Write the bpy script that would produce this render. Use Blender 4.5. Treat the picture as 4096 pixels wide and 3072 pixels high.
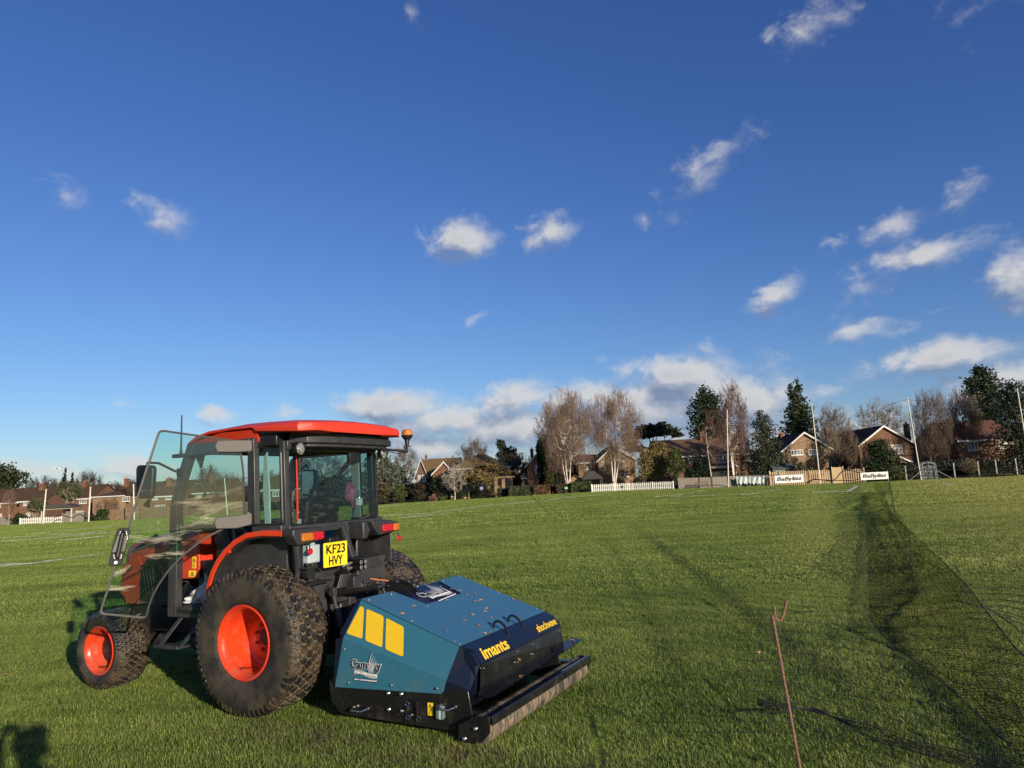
import bpy, math, random
import numpy as np
from mathutils import Vector, Matrix
R=math.radians
for o in list(bpy.data.objects): bpy.data.objects.remove(o)
S=bpy.context.scene; COL=S.collection
# ------------------------------------------------ camera, sky, sun, exposure
PITCH=R(8.33); ROLL=R(2.78); CAMH=1.7; FPX=2840.; SUN_EL=13.0; SUN_AZ=145.3   # azimuth from +Y towards +X
F=np.array([0,math.cos(PITCH),math.sin(PITCH)]); R0=np.array([1.,0,0]); U0=np.cross(R0,F)
RV=math.cos(ROLL)*R0-math.sin(ROLL)*U0; UV=math.sin(ROLL)*R0+math.cos(ROLL)*U0
CP=np.array([0,0,CAMH])
cam=bpy.data.cameras.new('camera'); co=bpy.data.objects.new('camera',cam); COL.objects.link(co)
cam.sensor_width=36; cam.lens=FPX/4096*36; cam.clip_start=0.02; cam.clip_end=20000
M=Matrix(((RV[0],UV[0],-F[0],0),(RV[1],UV[1],-F[1],0),(RV[2],UV[2],-F[2],CAMH),(0,0,0,1)))
co.matrix_world=M; S.camera=co
S.view_settings.view_transform='Standard'; S.view_settings.look='None'; S.view_settings.exposure=0.5; S.view_settings.gamma=1
SKY_STR=0.11; SUN_STR=4.8
sun=bpy.data.lights.new('sun','SUN'); sun.energy=SUN_STR; sun.angle=R(0.55); sun.color=(1,.87,.68)
so=bpy.data.objects.new('sun',sun); COL.objects.link(so)
sd=Vector((math.sin(R(SUN_AZ))*math.cos(R(SUN_EL)),math.cos(R(SUN_AZ))*math.cos(R(SUN_EL)),math.sin(R(SUN_EL))))
so.rotation_euler=sd.to_track_quat('Z','Y').to_euler(); so.location=(6,-8,12)

def ray(u,v): return F+RV*(u-2048)/FPX-UV*(v-1536)/FPX
def aty(u,v,Y):
    r=ray(u,v); return CP+r*Y/r[1]
# ------------------------------------------------ node helpers
class NT:
    def __init__(s,tree): s.t=tree; s.n=tree.nodes; s.l=tree.links
    def node(s,typ,ins=None,**kw):
        n=s.n.new(typ)
        for k,v in kw.items(): setattr(n,k,v)
        for k,v in (ins or {}).items():
            if isinstance(v,bpy.types.NodeSocket): s.l.new(v,n.inputs[k])
            else: n.inputs[k].default_value=v
        return n
    def math(s,op,a,b=0.,c=0.,clamp=False):
        n=s.node('ShaderNodeMath',{0:a,1:b,2:c},operation=op,use_clamp=clamp); return n.outputs[0]
    def vm(s,op,a,b=(0,0,0)):
        n=s.node('ShaderNodeVectorMath',{0:a,1:b},operation=op); return n.outputs[0]
    def ramp(s,f,stops):
        n=s.node('ShaderNodeValToRGB',{0:f}); e=n.color_ramp.elements
        e[0].position=stops[0][0]; e[0].color=(*stops[0][1],1)
        e[1].position=stops[-1][0]; e[1].color=(*stops[-1][1],1)
        for p,c in stops[1:-1]:
            k=e.new(p); k.color=(*c,1)
        return n.outputs[0]
    def mixc(s,f,a,b,mode='MIX'):
        n=s.node('ShaderNodeMix',data_type='RGBA',blend_type=mode)
        for i,v in ((0,f),(6,a),(7,b)):
            if isinstance(v,bpy.types.NodeSocket): s.l.new(v,n.inputs[i])
            else: n.inputs[i].default_value=v if i==0 else ((*v,1) if len(v)==3 else v)
        return n.outputs[2]
# ------------------------------------------------ world: Nishita sky with cumulus in direction space
W=bpy.data.worlds.new('World'); S.world=W; W.use_nodes=True
w=NT(W.node_tree); w.n.clear()
out=w.node('ShaderNodeOutputWorld'); bg=w.node('ShaderNodeBackground',{'Strength':SKY_STR}); w.l.new(bg.outputs[0],out.inputs[0])
sky=w.node('ShaderNodeTexSky',sky_type='NISHITA'); sky.sun_disc=False; sky.sun_elevation=R(SUN_EL); sky.sun_rotation=R(SUN_AZ)
sky.altitude=0; sky.air_density=1.0; sky.dust_density=0.35; sky.ozone_density=2.2
tc=w.node('ShaderNodeTexCoord'); sep=w.node('ShaderNodeSeparateXYZ',{0:tc.outputs['Generated']})
az=w.math('ARCTAN2',sep.outputs[0],sep.outputs[1]); el=w.math('ARCSINE',sep.outputs[2])
ao=w.node('ShaderNodeCombineXYZ',{0:az,1:el,2:0.0}).outputs[0]
def azel(u,v):
    r=ray(u,v); return math.atan2(r[0],r[1]), math.asin(r[2]/np.linalg.norm(r))
# (u,v,half width px,half height px,tilt deg,weight)
CL=[(1850,965,165,85,0,1.0),(2210,935,150,70,22,.72),(265,785,80,62,20,.45),(640,890,115,68,15,.54),
 (2830,700,260,85,32,.42),(3240,100,190,90,25,.38),(1645,45,65,60,0,.30),(3560,910,150,60,12,.52),(3800,810,170,45,28,.42),(3700,1010,230,65,10,.74),
 (3100,1180,125,65,30,.8),(3440,1170,260,80,22,.42),(3420,1330,190,45,12,.55),(4080,1110,130,120,35,.72),(3800,1430,230,70,8,.9),(3960,1540,300,85,5,.85),
 (1560,1620,250,75,0,1.1),(1800,1690,300,90,5,1.05),(2050,1600,220,75,14,.95),(2230,1610,150,70,14,.9),(2420,1590,200,90,5,.85),(2720,1520,270,120,3,1.05),
 (3010,1620,240,150,5,1.0),(2550,1640,420,130,0,1.1),(2300,1700,420,110,0,1.1),(2900,1620,300,170,0,1.15),(2000,1720,420,110,2,1.05),(1700,1790,260,60,0,.9),(2900,1760,500,100,2,.95),(3500,1700,350,90,5,.5),
 (850,1640,95,38,0,.8),(460,1625,80,30,0,.5),(180,1885,220,42,0,.6),(520,1890,170,58,0,.85),(750,1900,220,60,0,.75),(950,1840,250,50,0,.6),(1100,1900,400,70,0,.8),
 (3900,30,260,60,15,.25),(1920,1270,60,25,30,.3),(3300,1560,150,40,10,.4),(1180,1650,80,30,15,.4),(3700,1260,120,35,20,.35)]
def density(off):
    p=w.vm('ADD',ao,off)
    sc=w.node('ShaderNodeVectorMath',{0:p,1:(1,1.35,1)},operation='MULTIPLY').outputs[0]
    n1=w.node('ShaderNodeTexNoise',{'Vector':sc,'Scale':13.0,'Detail':8.0,'Roughness':.6,'Distortion':.25})
    n2=w.node('ShaderNodeTexNoise',{'Vector':sc,'Scale':52.0,'Detail':5.0,'Roughness':.65})
    warp=w.node('ShaderNodeVectorMath',{0:n1.outputs['Color'],1:(.5,.5,.5)},operation='SUBTRACT').outputs[0]
    warp=w.node('ShaderNodeVectorMath',{0:warp,1:(.075,.04,0)},operation='MULTIPLY').outputs[0]
    pw=w.vm('ADD',p,warp); m=None; sx=w.node('ShaderNodeSeparateXYZ',{0:pw})
    for (u,v,hw,hh,t,wt) in CL:
        a,e=azel(u,v); t=R(t-2.8)
        cv=w.node('ShaderNodeCombineXYZ',{0:sx.outputs[0],1:sx.outputs[1],2:0. if m is None else m}).outputs[0]   # chained so the blobs are evaluated one after another
        mp=w.node('ShaderNodeMapping',{'Vector':cv,'Location':(a,e,0),'Rotation':(0,0,t),'Scale':(hw/FPX*1.25,hh/FPX*1.3,1e6)},vector_type='TEXTURE')
        d=w.node('ShaderNodeVectorMath',{0:mp.outputs[0]},operation='LENGTH').outputs['Value']
        x=w.math('MULTIPLY_ADD',d,-wt,wt)
        m=x if m is None else w.math('SMOOTH_MAX',m,x,.15)
    m=w.math('MAXIMUM',m,-.9)
    k=w.math('MULTIPLY_ADD',n1.outputs[0],1.45,-.80)
    k2=w.math('MULTIPLY_ADD',n2.outputs[0],.42,-.21)
    return w.math('ADD',w.math('ADD',m,k),k2)
d0=density((0,0,0)); d1=density((.012,.022,0))
alpha=w.node('ShaderNodeMapRange',{0:d0,1:-.02,2:.74,3:0.,4:.92},interpolation_type='SMOOTHSTEP').outputs[0]
lit=w.node('ShaderNodeMapRange',{0:w.math('SUBTRACT',d0,d1),1:-.30,2:.36,3:0.,4:1.}).outputs[0]
thick=w.node('ShaderNodeMapRange',{0:d0,1:.5,2:1.3,3:0.,4:.35}).outputs[0]
lit=w.math('SUBTRACT',lit,thick,clamp=True)
ccol=w.ramp(lit,[(0,(.165,.20,.29)),(.42,(.30,.33,.41)),(1,(.55,.54,.53))])
ccol=w.node('ShaderNodeVectorMath',{0:ccol,1:(8.2,8.2,8.2)},operation='MULTIPLY').outputs[0]
_s=w.node('ShaderNodeSeparateXYZ',{0:sky.outputs[0]}); _k=SKY_STR*1.414   # colour balance of the whole sky, channel by channel
_c=[w.math('MULTIPLY',w.math('POWER',w.math('MULTIPLY',_s.outputs[i],_k*m_),p_),g_/_k) for i,(m_,p_,g_) in enumerate(((.50,1.22,1.25),(.58,1.13,1.12),(.885,.92,.93)))]
skyc=w.node('ShaderNodeCombineXYZ',{0:_c[0],1:_c[1],2:_c[2]}).outputs[0]
fin=w.mixc(alpha,skyc,ccol); w.l.new(fin,bg.inputs[0])
# ------------------------------------------------ materials
MATS={}
def mat(name,col,rough=.5,metal=0.,col2=None,nscale=8.,bump=0.,bscale=60.,contrast=(.35,.65),coat=0.,island=0.,spec=.5,stretch=None,translucent=0.,dirt=0.,dz=(.1,1.0)):
    if name in MATS: return MATS[name]
    m=bpy.data.materials.new(name); m.use_nodes=True; t=NT(m.node_tree); t.n.clear()
    o=t.node('ShaderNodeOutputMaterial'); b=t.node('ShaderNodeBsdfPrincipled',{'Roughness':rough,'Metallic':metal,'Coat Weight':coat,'Specular IOR Level':spec})
    tc=t.node('ShaderNodeTexCoord'); v=tc.outputs['Object']
    if stretch: v=t.node('ShaderNodeMapping',{'Vector':v,'Scale':stretch}).outputs[0]
    c2=col2 or tuple(x*.8 for x in col)
    n=t.node('ShaderNodeTexNoise',{'Vector':v,'Scale':nscale,'Detail':6.,'Roughness':.6})
    c=t.ramp(n.outputs[0],[(contrast[0],c2),(contrast[1],col)])
    if island:
        g=t.node('ShaderNodeNewGeometry'); k=t.math('MULTIPLY_ADD',g.outputs['Random Per Island'],2*island,1-island)
        c=t.node('ShaderNodeVectorMath',{0:c,1:k},operation='MULTIPLY').outputs[0] if False else t.mixc(1.0,c,t.node('ShaderNodeCombineXYZ',{0:k,1:k,2:k}).outputs[0],'MULTIPLY')
    if dirt:
        o_=tc.outputs['Object']; dn=t.node('ShaderNodeTexNoise',{'Vector':o_,'Scale':7.,'Detail':9.,'Roughness':.72}); ds=t.node('ShaderNodeTexNoise',{'Vector':o_,'Scale':70.,'Detail':3.})
        zz=t.node('ShaderNodeSeparateXYZ',{0:o_}).outputs[2]; low=t.node('ShaderNodeMapRange',{0:zz,1:dz[1],2:dz[0],3:.0,4:.14}).outputs[0]
        a_=t.node('ShaderNodeMapRange',{0:t.math('ADD',dn.outputs[0],low),1:.56,2:.78,3:0.,4:dirt}).outputs[0]; b_=t.node('ShaderNodeMapRange',{0:t.math('ADD',ds.outputs[0],low),1:.70,2:.76,3:0.,4:dirt*.8}).outputs[0]
        am=t.math('MAXIMUM',a_,b_); c=t.mixc(am,c,(.17,.135,.09)); ro=t.math('MULTIPLY_ADD',am,.5,rough); t.l.new(ro,b.inputs['Roughness'])
    t.l.new(c,b.inputs['Base Color'])
    if bump:
        n2=t.node('ShaderNodeTexNoise',{'Vector':v,'Scale':bscale,'Detail':4.})
        bp=t.node('ShaderNodeBump',{'Strength':bump,'Height':n2.outputs[0],'Distance':.02}); t.l.new(bp.outputs[0],b.inputs['Normal'])
    if translucent:
        tr=t.node('ShaderNodeBsdfTranslucent',{'Color':c}); mx=t.node('ShaderNodeMixShader',{0:translucent,1:b.outputs[0],2:tr.outputs[0]}); t.l.new(mx.outputs[0],o.inputs[0])
    else: t.l.new(b.outputs[0],o.inputs[0])
    MATS[name]=m; return m
def glassmat(name,tint,dirt=.0,rough=.0,refl=1.0,dscale=6.,dcol=(.6,.58,.5)):
    m=bpy.data.materials.new(name); m.use_nodes=True; t=NT(m.node_tree); t.n.clear()
    o=t.node('ShaderNodeOutputMaterial'); tr=t.node('ShaderNodeBsdfTransparent',{'Color':(*tint,1)})
    gl=t.node('ShaderNodeBsdfGlossy',{'Roughness':rough,'Color':(.9,1,.97,1)}); g_=t.node('ShaderNodeNewGeometry'); dt=t.node('ShaderNodeVectorMath',{0:g_.outputs['Incoming'],1:g_.outputs['Normal']},operation='DOT_PRODUCT').outputs['Value']
    f=t.math('MULTIPLY_ADD',t.math('POWER',t.math('SUBTRACT',1.,t.math('ABSOLUTE',dt)),5.),.9*refl,.06*refl); mx=t.node('ShaderNodeMixShader',{0:f,1:tr.outputs[0],2:gl.outputs[0]}); last=mx.outputs[0]
    if dirt:
        tc=t.node('ShaderNodeTexCoord')
        mp=t.node('ShaderNodeMapping',{'Vector':tc.outputs['Object'],'Scale':(1,1,5)})
        n=t.node('ShaderNodeTexNoise',{'Vector':mp.outputs[0],'Scale':dscale,'Detail':7.,'Roughness':.65,'Distortion':.8})
        n2=t.node('ShaderNodeTexNoise',{'Vector':tc.outputs['Object'],'Scale':130.,'Detail':2.})
        sz=t.node('ShaderNodeSeparateXYZ',{0:tc.outputs['Object']}).outputs[2]
        band=t.node('ShaderNodeMapRange',{0:sz,1:1.95,2:1.45,3:0.,4:1.}).outputs[0]
        a=t.node('ShaderNodeMapRange',{0:n.outputs[0],1:.54,2:.70,3:0.,4:dirt}).outputs[0]
        a=t.math('MULTIPLY',a,band)
        sp=t.node('ShaderNodeMapRange',{0:n2.outputs[0],1:.68,2:.74,3:0.,4:dirt*.5}).outputs[0]
        a=t.math('ADD',a,t.math('MULTIPLY',sp,band),clamp=True)
        df=t.node('ShaderNodeBsdfDiffuse',{'Color':(*dcol,1)})
        mx2=t.node('ShaderNodeMixShader',{0:a,1:last,2:df.outputs[0]}); last=mx2.outputs[0]
    t.l.new(last,o.inputs[0]); return m
# ------------------------------------------------ mesh builder
def tag(o,label=None,cat=None,group=None,kind=None):
    if label: o['label']=label
    if cat: o['category']=cat
    if group: o['group']=group
    if kind: o['kind']=kind
    return o
def empty(name,loc=(0,0,0),rz=0.,label=None,cat=None,group=None):
    o=bpy.data.objects.new(name,None); COL.objects.link(o); o.location=loc; o.rotation_euler=(0,0,rz); o.empty_display_size=.1
    return tag(o,label,cat,group)
def link(name,me,parent=None,m=None,loc=None):
    o=bpy.data.objects.new(name,me); COL.objects.link(o)
    if parent: o.parent=parent
    for k in (m if isinstance(m,(list,tuple)) else [m] if m else []): me.materials.append(k)
    if loc is not None: o.location=loc
    return o
def V(*a): return np.array(a,float)
class MB:
    def __init__(s): s.v=[]; s.f=[]; s.mi=[]; s.m=0
    def add(s,vs,fs):
        b=len(s.v); s.v+= [tuple(map(float,p)) for p in vs]; s.f+=[tuple(b+i for i in f) for f in fs]; s.mi+=[s.m]*len(fs); return s
    def box(s,c,d,rot=None):
        x,y,z=[k/2 for k in d]; vs=[(a*x,b*y,e*z) for a in(-1,1) for b in(-1,1) for e in(-1,1)]
        if rot: 
            mm=rot if isinstance(rot,Matrix) else Matrix.Rotation(rot[0],3,'X') @ Matrix.Rotation(rot[1],3,'Y') @ Matrix.Rotation(rot[2],3,'Z')
            vs=[tuple(mm@Vector(p)) for p in vs]
        vs=[(p[0]+c[0],p[1]+c[1],p[2]+c[2]) for p in vs]
        return s.add(vs,[(0,1,3,2),(4,6,7,5),(0,4,5,1),(2,3,7,6),(0,2,6,4),(1,5,7,3)])
    def box2(s,a,b): return s.box([(a[i]+b[i])/2 for i in range(3)],[abs(a[i]-b[i]) for i in range(3)])
    def tube(s,pts,r,n=8,cap=True):
        pts=[Vector(p) for p in pts]; rs=r if isinstance(r,(list,tuple)) else [r]*len(pts); vs=[]; fs=[]; up=None
        for i,p in enumerate(pts):
            d=(pts[min(i+1,len(pts)-1)]-pts[max(i-1,0)]).normalized()
            if up is None: up=Vector((0,0,1)) if abs(d.z)<.9 else Vector((1,0,0))
            a=d.cross(up).normalized(); 
            if a.length<.1: a=d.cross(Vector((0,1,0))).normalized()
            b=d.cross(a); up=-b if up.dot(-b)>0 else b
            a=d.cross(up).normalized(); b=a.cross(d)
            for k in range(n):
                t=2*math.pi*k/n; vs.append(p+a*math.cos(t)*rs[i]+b*math.sin(t)*rs[i])
        for i in range(len(pts)-1):
            for k in range(n): fs.append((i*n+k,i*n+(k+1)%n,(i+1)*n+(k+1)%n,(i+1)*n+k))
        if cap: fs+= [tuple(range(n))[::-1],tuple((len(pts)-1)*n+k for k in range(n))]
        return s.add(vs,fs)
    def cyl(s,a,b,r,n=16): return s.tube([a,b],r,n)
    def lathe(s,prof,c,axis='y',n=48,closed=False):   # prof: (radius, offset along axis)
        vs=[];fs=[];m=len(prof)
        for k in range(n):
            t=2*math.pi*k/n; ct,st=math.cos(t),math.sin(t)
            for r,o in prof:
                if axis=='y': vs.append((c[0]+r*ct,c[1]+o,c[2]+r*st))
                elif axis=='z': vs.append((c[0]+r*ct,c[1]+r*st,c[2]+o))
                else: vs.append((c[0]+o,c[1]+r*ct,c[2]+r*st))
        for k in range(n):
            for i in range(m if closed else m-1):
                a=k*m+i;b=k*m+(i+1)%m;c2=((k+1)%n)*m
                fs.append((a,b,c2+(i+1)%m,c2+i))
        return s.add(vs,fs)
    def prism(s,poly,o,ex,ey,ez):   # poly 2d in (ex,ey) at origin o, extruded along vector ez
        o,ex,ey,ez=map(Vector,(o,ex,ey,ez)); n=len(poly)
        vs=[o+ex*p[0]+ey*p[1] for p in poly]; vs+=[p+ez for p in vs]
        return s.add(vs,[tuple(range(n)),tuple(range(n,2*n))[::-1]]+[(i,(i+1)%n,n+(i+1)%n,n+i) for i in range(n)])
    def quad(s,*p): return s.add(p,[tuple(range(len(p)))])
    def build(s,name,m,parent=None,bevel=0.,smooth=True,seg=2,angle=32):
        me=bpy.data.meshes.new(name); me.from_pydata(s.v,[],s.f); me.update()
        o=link(name,me,parent,m)
        if max(s.mi or [0])>0: me.polygons.foreach_set('material_index',s.mi)
        bm_fix(me)
        if smooth: smoothmesh(me,angle)
        if bevel:
            b=o.modifiers.new('b','BEVEL'); b.width=bevel; b.segments=seg; b.limit_method='ANGLE'; b.angle_limit=R(30)
        return o
import bmesh
def bm_fix(me):
    bm=bmesh.new(); bm.from_mesh(me); bmesh.ops.recalc_face_normals(bm,faces=bm.faces); bm.to_mesh(me); bm.free()
def smoothmesh(me,angle=32):
    me.polygons.foreach_set('use_smooth',[True]*len(me.polygons)); me.set_sharp_from_angle(angle=R(angle))
def fast(name,verts,faces,m,parent=None,smooth=False):
    verts=np.asarray(verts,np.float32); faces=np.asarray(faces,np.int32); k=faces.shape[1]
    me=bpy.data.meshes.new(name); me.vertices.add(len(verts)); me.vertices.foreach_set('co',verts.ravel())
    me.loops.add(faces.size); me.loops.foreach_set('vertex_index',faces.ravel()); me.polygons.add(len(faces))
    me.polygons.foreach_set('loop_start',np.arange(0,faces.size,k,dtype=np.int32)); me.polygons.foreach_set('loop_total',np.full(len(faces),k,np.int32))
    if smooth: me.polygons.foreach_set('use_smooth',np.ones(len(faces),bool))
    me.update(calc_edges=True)
    return link(name,me,parent,m)
def segtubes(p0,p1,r0,r1,n=3):
    p0,p1,r0,r1=map(lambda a:np.asarray(a,float),(p0,p1,r0,r1)); d=p1-p0; d/=np.maximum(np.linalg.norm(d,axis=1,keepdims=True),1e-9)
    ref=np.where(np.abs(d[:,2:3])<.9,np.array([[0,0,1.]]),np.array([[1.,0,0]])); a=np.cross(d,ref); a/=np.linalg.norm(a,axis=1,keepdims=True); b=np.cross(d,a)
    t=np.arange(n)*2*np.pi/n; ring=a[:,None]*np.cos(t)[None,:,None]+b[:,None]*np.sin(t)[None,:,None]
    v=np.concatenate([p0[:,None]+ring*r0[:,None,None],p1[:,None]+ring*r1[:,None,None]],1).reshape(-1,3)
    k=np.arange(n); f=np.stack([k,(k+1)%n,n+(k+1)%n,n+k],1); f=(f[None]+(np.arange(len(p0))*2*n)[:,None,None]).reshape(-1,4)
    return v,f
def text(s,size,name,m,parent,Mx,extrude=.001,bold=0.,shear=0.,spacing=1.,align='CENTER'):
    c=bpy.data.curves.new(name,'FONT'); c.body=s; c.size=size; c.extrude=extrude; c.offset=bold; c.shear=shear; c.align_x=align; c.align_y='CENTER'; c.space_character=spacing
    t=bpy.data.objects.new('tmp',c); COL.objects.link(t); dg=bpy.context.evaluated_depsgraph_get()
    me=bpy.data.meshes.new_from_object(t.evaluated_get(dg)); bpy.data.objects.remove(t); me.name=name; me.materials.clear()
    me.transform(Mx); return link(name,me,parent,m)
def textfit(s,w,h,name,m,parent,Mx,**k):   # lettering scaled to a given width and height
    ob=text(s,1.,name,m,parent,Matrix.Identity(4),**k); c=[v.co.copy() for v in ob.data.vertices]
    x0,x1=min(v.x for v in c),max(v.x for v in c); y0,y1=min(v.y for v in c),max(v.y for v in c); z0=min(v.z for v in c)
    ob.data.transform(Mx @ Matrix.Diagonal((w/(x1-x0),h/(y1-y0),1,1)) @ Matrix.Translation((-(x0+x1)/2,-(y0+y1)/2,-z0))); return ob
def frame(o,ex,ey):   # matrix with origin o, x axis ex, y axis ey
    ex=Vector(ex).normalized(); ey=Vector(ey); ez=ex.cross(ey).normalized(); ey=ez.cross(ex)
    return Matrix(((ex.x,ey.x,ez.x,o[0]),(ex.y,ey.y,ez.y,o[1]),(ex.z,ey.z,ez.z,o[2]),(0,0,0,1)))
# ------------------------------------------------ terrain
_c=[(-3000,2240,105)]+[(80,2098,105),(560,2076,108),(1505,2019,105),(2365,1968,95),(2690,1956,93),(3380,1933,90),(4089,1903,85)]
_tab=[]
for u,v,Y in _c[1:]:
    P=aty(u,v,Y); _tab.append((P[0]/Y,P[2],Y))
_kx=[t[0] for t in _tab]; _kz=[t[1] for t in _tab]; _ky=[t[2] for t in _tab]
def yb(x,y):
    return float(np.interp(x/max(y,1),_kx,_ky))
def gz(x,y):
    if y<25: return 0.
    k=x/y; z=np.interp(k,_kx,_kz); Y=np.interp(k,_kx,_ky); t=min(max((y-25)/(Y-25),0),1); return float(z*t*t*(3-2*t))
def gp(u,v,dz=0.):   # pixel -> point on the terrain
    r=ray(u,v); lo,hi=1.,400.
    for _ in range(60):
        m=(lo+hi)/2; P=CP+r*m
        if P[2]>gz(P[0],P[1])+dz: lo=m
        else: hi=m
    return CP+r*lo
# ------------------------------------------------ ground
def ground():
    ys=list(np.arange(-40,20,2.5))+list(np.arange(20,130,3))+list(np.arange(130,400,20))+list(np.arange(400,3001,200))
    ks=np.arange(-1.6,1.61,.04); v=[];f=[]
    xs_n=len(ks)
    for y in ys:
        s=max(y,30)
        for k in ks:
            x=k*s*(1 if y<400 else 1.5); v.append((x,y,gz(x,y) if y>0 else 0.))
    for i in range(len(ys)-1):
        for j in range(xs_n-1): a=i*xs_n+j; f.append((a,a+1,a+1+xs_n,a+xs_n))
    m=bpy.data.materials.new('turf'); m.use_nodes=True; t=NT(m.node_tree); b=t.n['Principled BSDF']; b.inputs['Roughness'].default_value=1.; b.inputs['Specular IOR Level'].default_value=.0
    P=t.node('ShaderNodeNewGeometry').outputs['Position']
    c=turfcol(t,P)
    fn=t.node('ShaderNodeTexNoise',{'Vector':P,'Scale':38.,'Detail':5.,'Roughness':.75})
    mn=t.node('ShaderNodeTexNoise',{'Vector':P,'Scale':7.,'Detail':6.,'Roughness':.7})
    sp=t.node('ShaderNodeMapRange',{0:fn.outputs[0],1:.3,2:.7,3:.55,4:1.45}).outputs[0]
    sp2=t.node('ShaderNodeMapRange',{0:mn.outputs[0],1:.3,2:.7,3:.8,4:1.2}).outputs[0]
    k=t.math('MULTIPLY',sp,sp2); kk=t.node('ShaderNodeCombineXYZ',{0:k,1:k,2:k}).outputs[0]
    c=t.mixc(1.,c,kk,'MULTIPLY'); t.l.new(c,b.inputs['Base Color'])
    h=t.math('ADD',fn.outputs[0],t.math('MULTIPLY',mn.outputs[0],1.5))
    bp=t.node('ShaderNodeBump',{'Strength':.9,'Distance':.05,'Height':h}); t.l.new(bp.outputs[0],b.inputs['Normal'])
    o=fast('ground',v,f,m,smooth=True); tag(o,'mown green turf of the playing field','ground',kind='structure')
def turfcol(t,P):
    big=t.node('ShaderNodeTexNoise',{'Vector':P,'Scale':.35,'Detail':6.,'Roughness':.6})
    rotm=t.node('ShaderNodeMapping',{'Vector':P,'Rotation':(0,0,R(12)),'Scale':(.10,.9,1)})
    st=t.node('ShaderNodeTexNoise',{'Vector':rotm.outputs[0],'Scale':1.3,'Detail':4.,'Roughness':.6})
    yd=t.node('ShaderNodeSeparateXYZ',{0:P}).outputs[1]; fk=t.node('ShaderNodeMapRange',{0:yd,1:15.,2:50.,3:.0,4:1.}).outputs[0]
    st2=t.node('ShaderNodeTexNoise',{'Vector':t.node('ShaderNodeMapping',{'Vector':P,'Rotation':(0,0,R(8)),'Scale':(.035,.32,1)}).outputs[0],'Scale':1.6,'Detail':7.,'Roughness':.72})
    a=t.math('ADD',t.math('ADD',t.math('MULTIPLY',big.outputs[0],.45),t.math('MULTIPLY',st.outputs[0],.35)),t.math('MULTIPLY',st2.outputs[0],.2))
    a=t.math('ADD',a,t.math('MULTIPLY',fk,.035))
    # lighter, yellower turf to the right of the net line
    s=t.node('ShaderNodeSeparateXYZ',{0:P}); q=t.math('SUBTRACT',s.outputs[0],t.math('MULTIPLY',s.outputs[1],.52))
    q=t.node('ShaderNodeMapRange',{0:q,1:-1.,2:5.,3:0.,4:1.}).outputs[0]
    c=t.ramp(a,[(.38,(0.113,0.168,0.033)),(.5,(0.179,0.245,0.051)),(.62,(0.270,0.330,0.079))])
    c2=t.ramp(a,[(.38,(0.221,0.264,0.060)),(.5,(0.306,0.334,0.086)),(.62,(0.395,0.400,0.120))])
    # mud worn patches
    mu=t.node('ShaderNodeTexNoise',{'Vector':P,'Scale':1.1,'Detail':7.,'Roughness':.7})
    mm=t.node('ShaderNodeMapRange',{0:mu.outputs[0],1:.64,2:.74,3:0.,4:.55}).outputs[0]
    c=t.mixc(q,c,c2); c=t.mixc(mm,c,(.14,.12,.06))
    # muddy track behind the tractor's near wheel; two darker lines up the field
    xy=t.node('ShaderNodeSeparateXYZ',{0:P}); ca,sa=math.cos(2.6635),math.sin(2.6635)
    lx=t.math('ADD',t.math('MULTIPLY',xy.outputs[0],ca),t.math('MULTIPLY_ADD',xy.outputs[1],sa,-(-1.8297*ca+6.7193*sa))); ly=t.math('ADD',t.math('MULTIPLY',xy.outputs[0],-sa),t.math('MULTIPLY_ADD',xy.outputs[1],ca,-(1.8297*sa+6.7193*ca)))
    def band(v,c0,hw,soft): return t.node('ShaderNodeMapRange',{0:t.math('ABSOLUTE',t.math('SUBTRACT',v,c0)),1:hw+soft,2:hw-soft,3:0.,4:1.}).outputs[0]
    nn=t.node('ShaderNodeTexNoise',{'Vector':P,'Scale':5.,'Detail':6.,'Roughness':.7}); pn=t.node('ShaderNodeMapRange',{0:nn.outputs[0],1:.40,2:.62,3:0.,4:1.}).outputs[0]
    beh=t.math('MULTIPLY',t.node('ShaderNodeMapRange',{0:lx,1:.2,2:-.4,3:0.,4:1.}).outputs[0],t.node('ShaderNodeMapRange',{0:lx,1:-3.6,2:-2.6,3:0.,4:1.}).outputs[0]); tw=t.math('MULTIPLY',t.math('MULTIPLY',band(ly,1.05,.24,.1),beh),pn)
    c=t.mixc(t.math('MULTIPLY',tw,.75),c,(.12,.09,.055))
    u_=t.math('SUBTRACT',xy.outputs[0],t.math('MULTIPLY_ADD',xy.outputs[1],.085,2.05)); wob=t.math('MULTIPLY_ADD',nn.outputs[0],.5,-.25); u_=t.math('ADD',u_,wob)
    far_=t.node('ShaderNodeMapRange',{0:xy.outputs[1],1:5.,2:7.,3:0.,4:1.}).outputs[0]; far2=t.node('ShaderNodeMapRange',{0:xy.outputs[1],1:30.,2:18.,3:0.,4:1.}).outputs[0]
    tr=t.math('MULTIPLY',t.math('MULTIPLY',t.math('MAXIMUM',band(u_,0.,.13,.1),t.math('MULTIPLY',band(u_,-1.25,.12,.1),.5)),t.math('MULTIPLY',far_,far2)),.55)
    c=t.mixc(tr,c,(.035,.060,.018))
    v_=t.math('ADD',t.math('SUBTRACT',xy.outputs[0],t.math('MULTIPLY',xy.outputs[1],.40)),wob); pale=t.math('MULTIPLY',band(v_,.3,.9,.7),t.node('ShaderNodeMapRange',{0:xy.outputs[1],1:8.,2:16.,3:0.,4:.7}).outputs[0])
    return t.mixc(pale,c,(.30,.33,.09))
ground()
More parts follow.
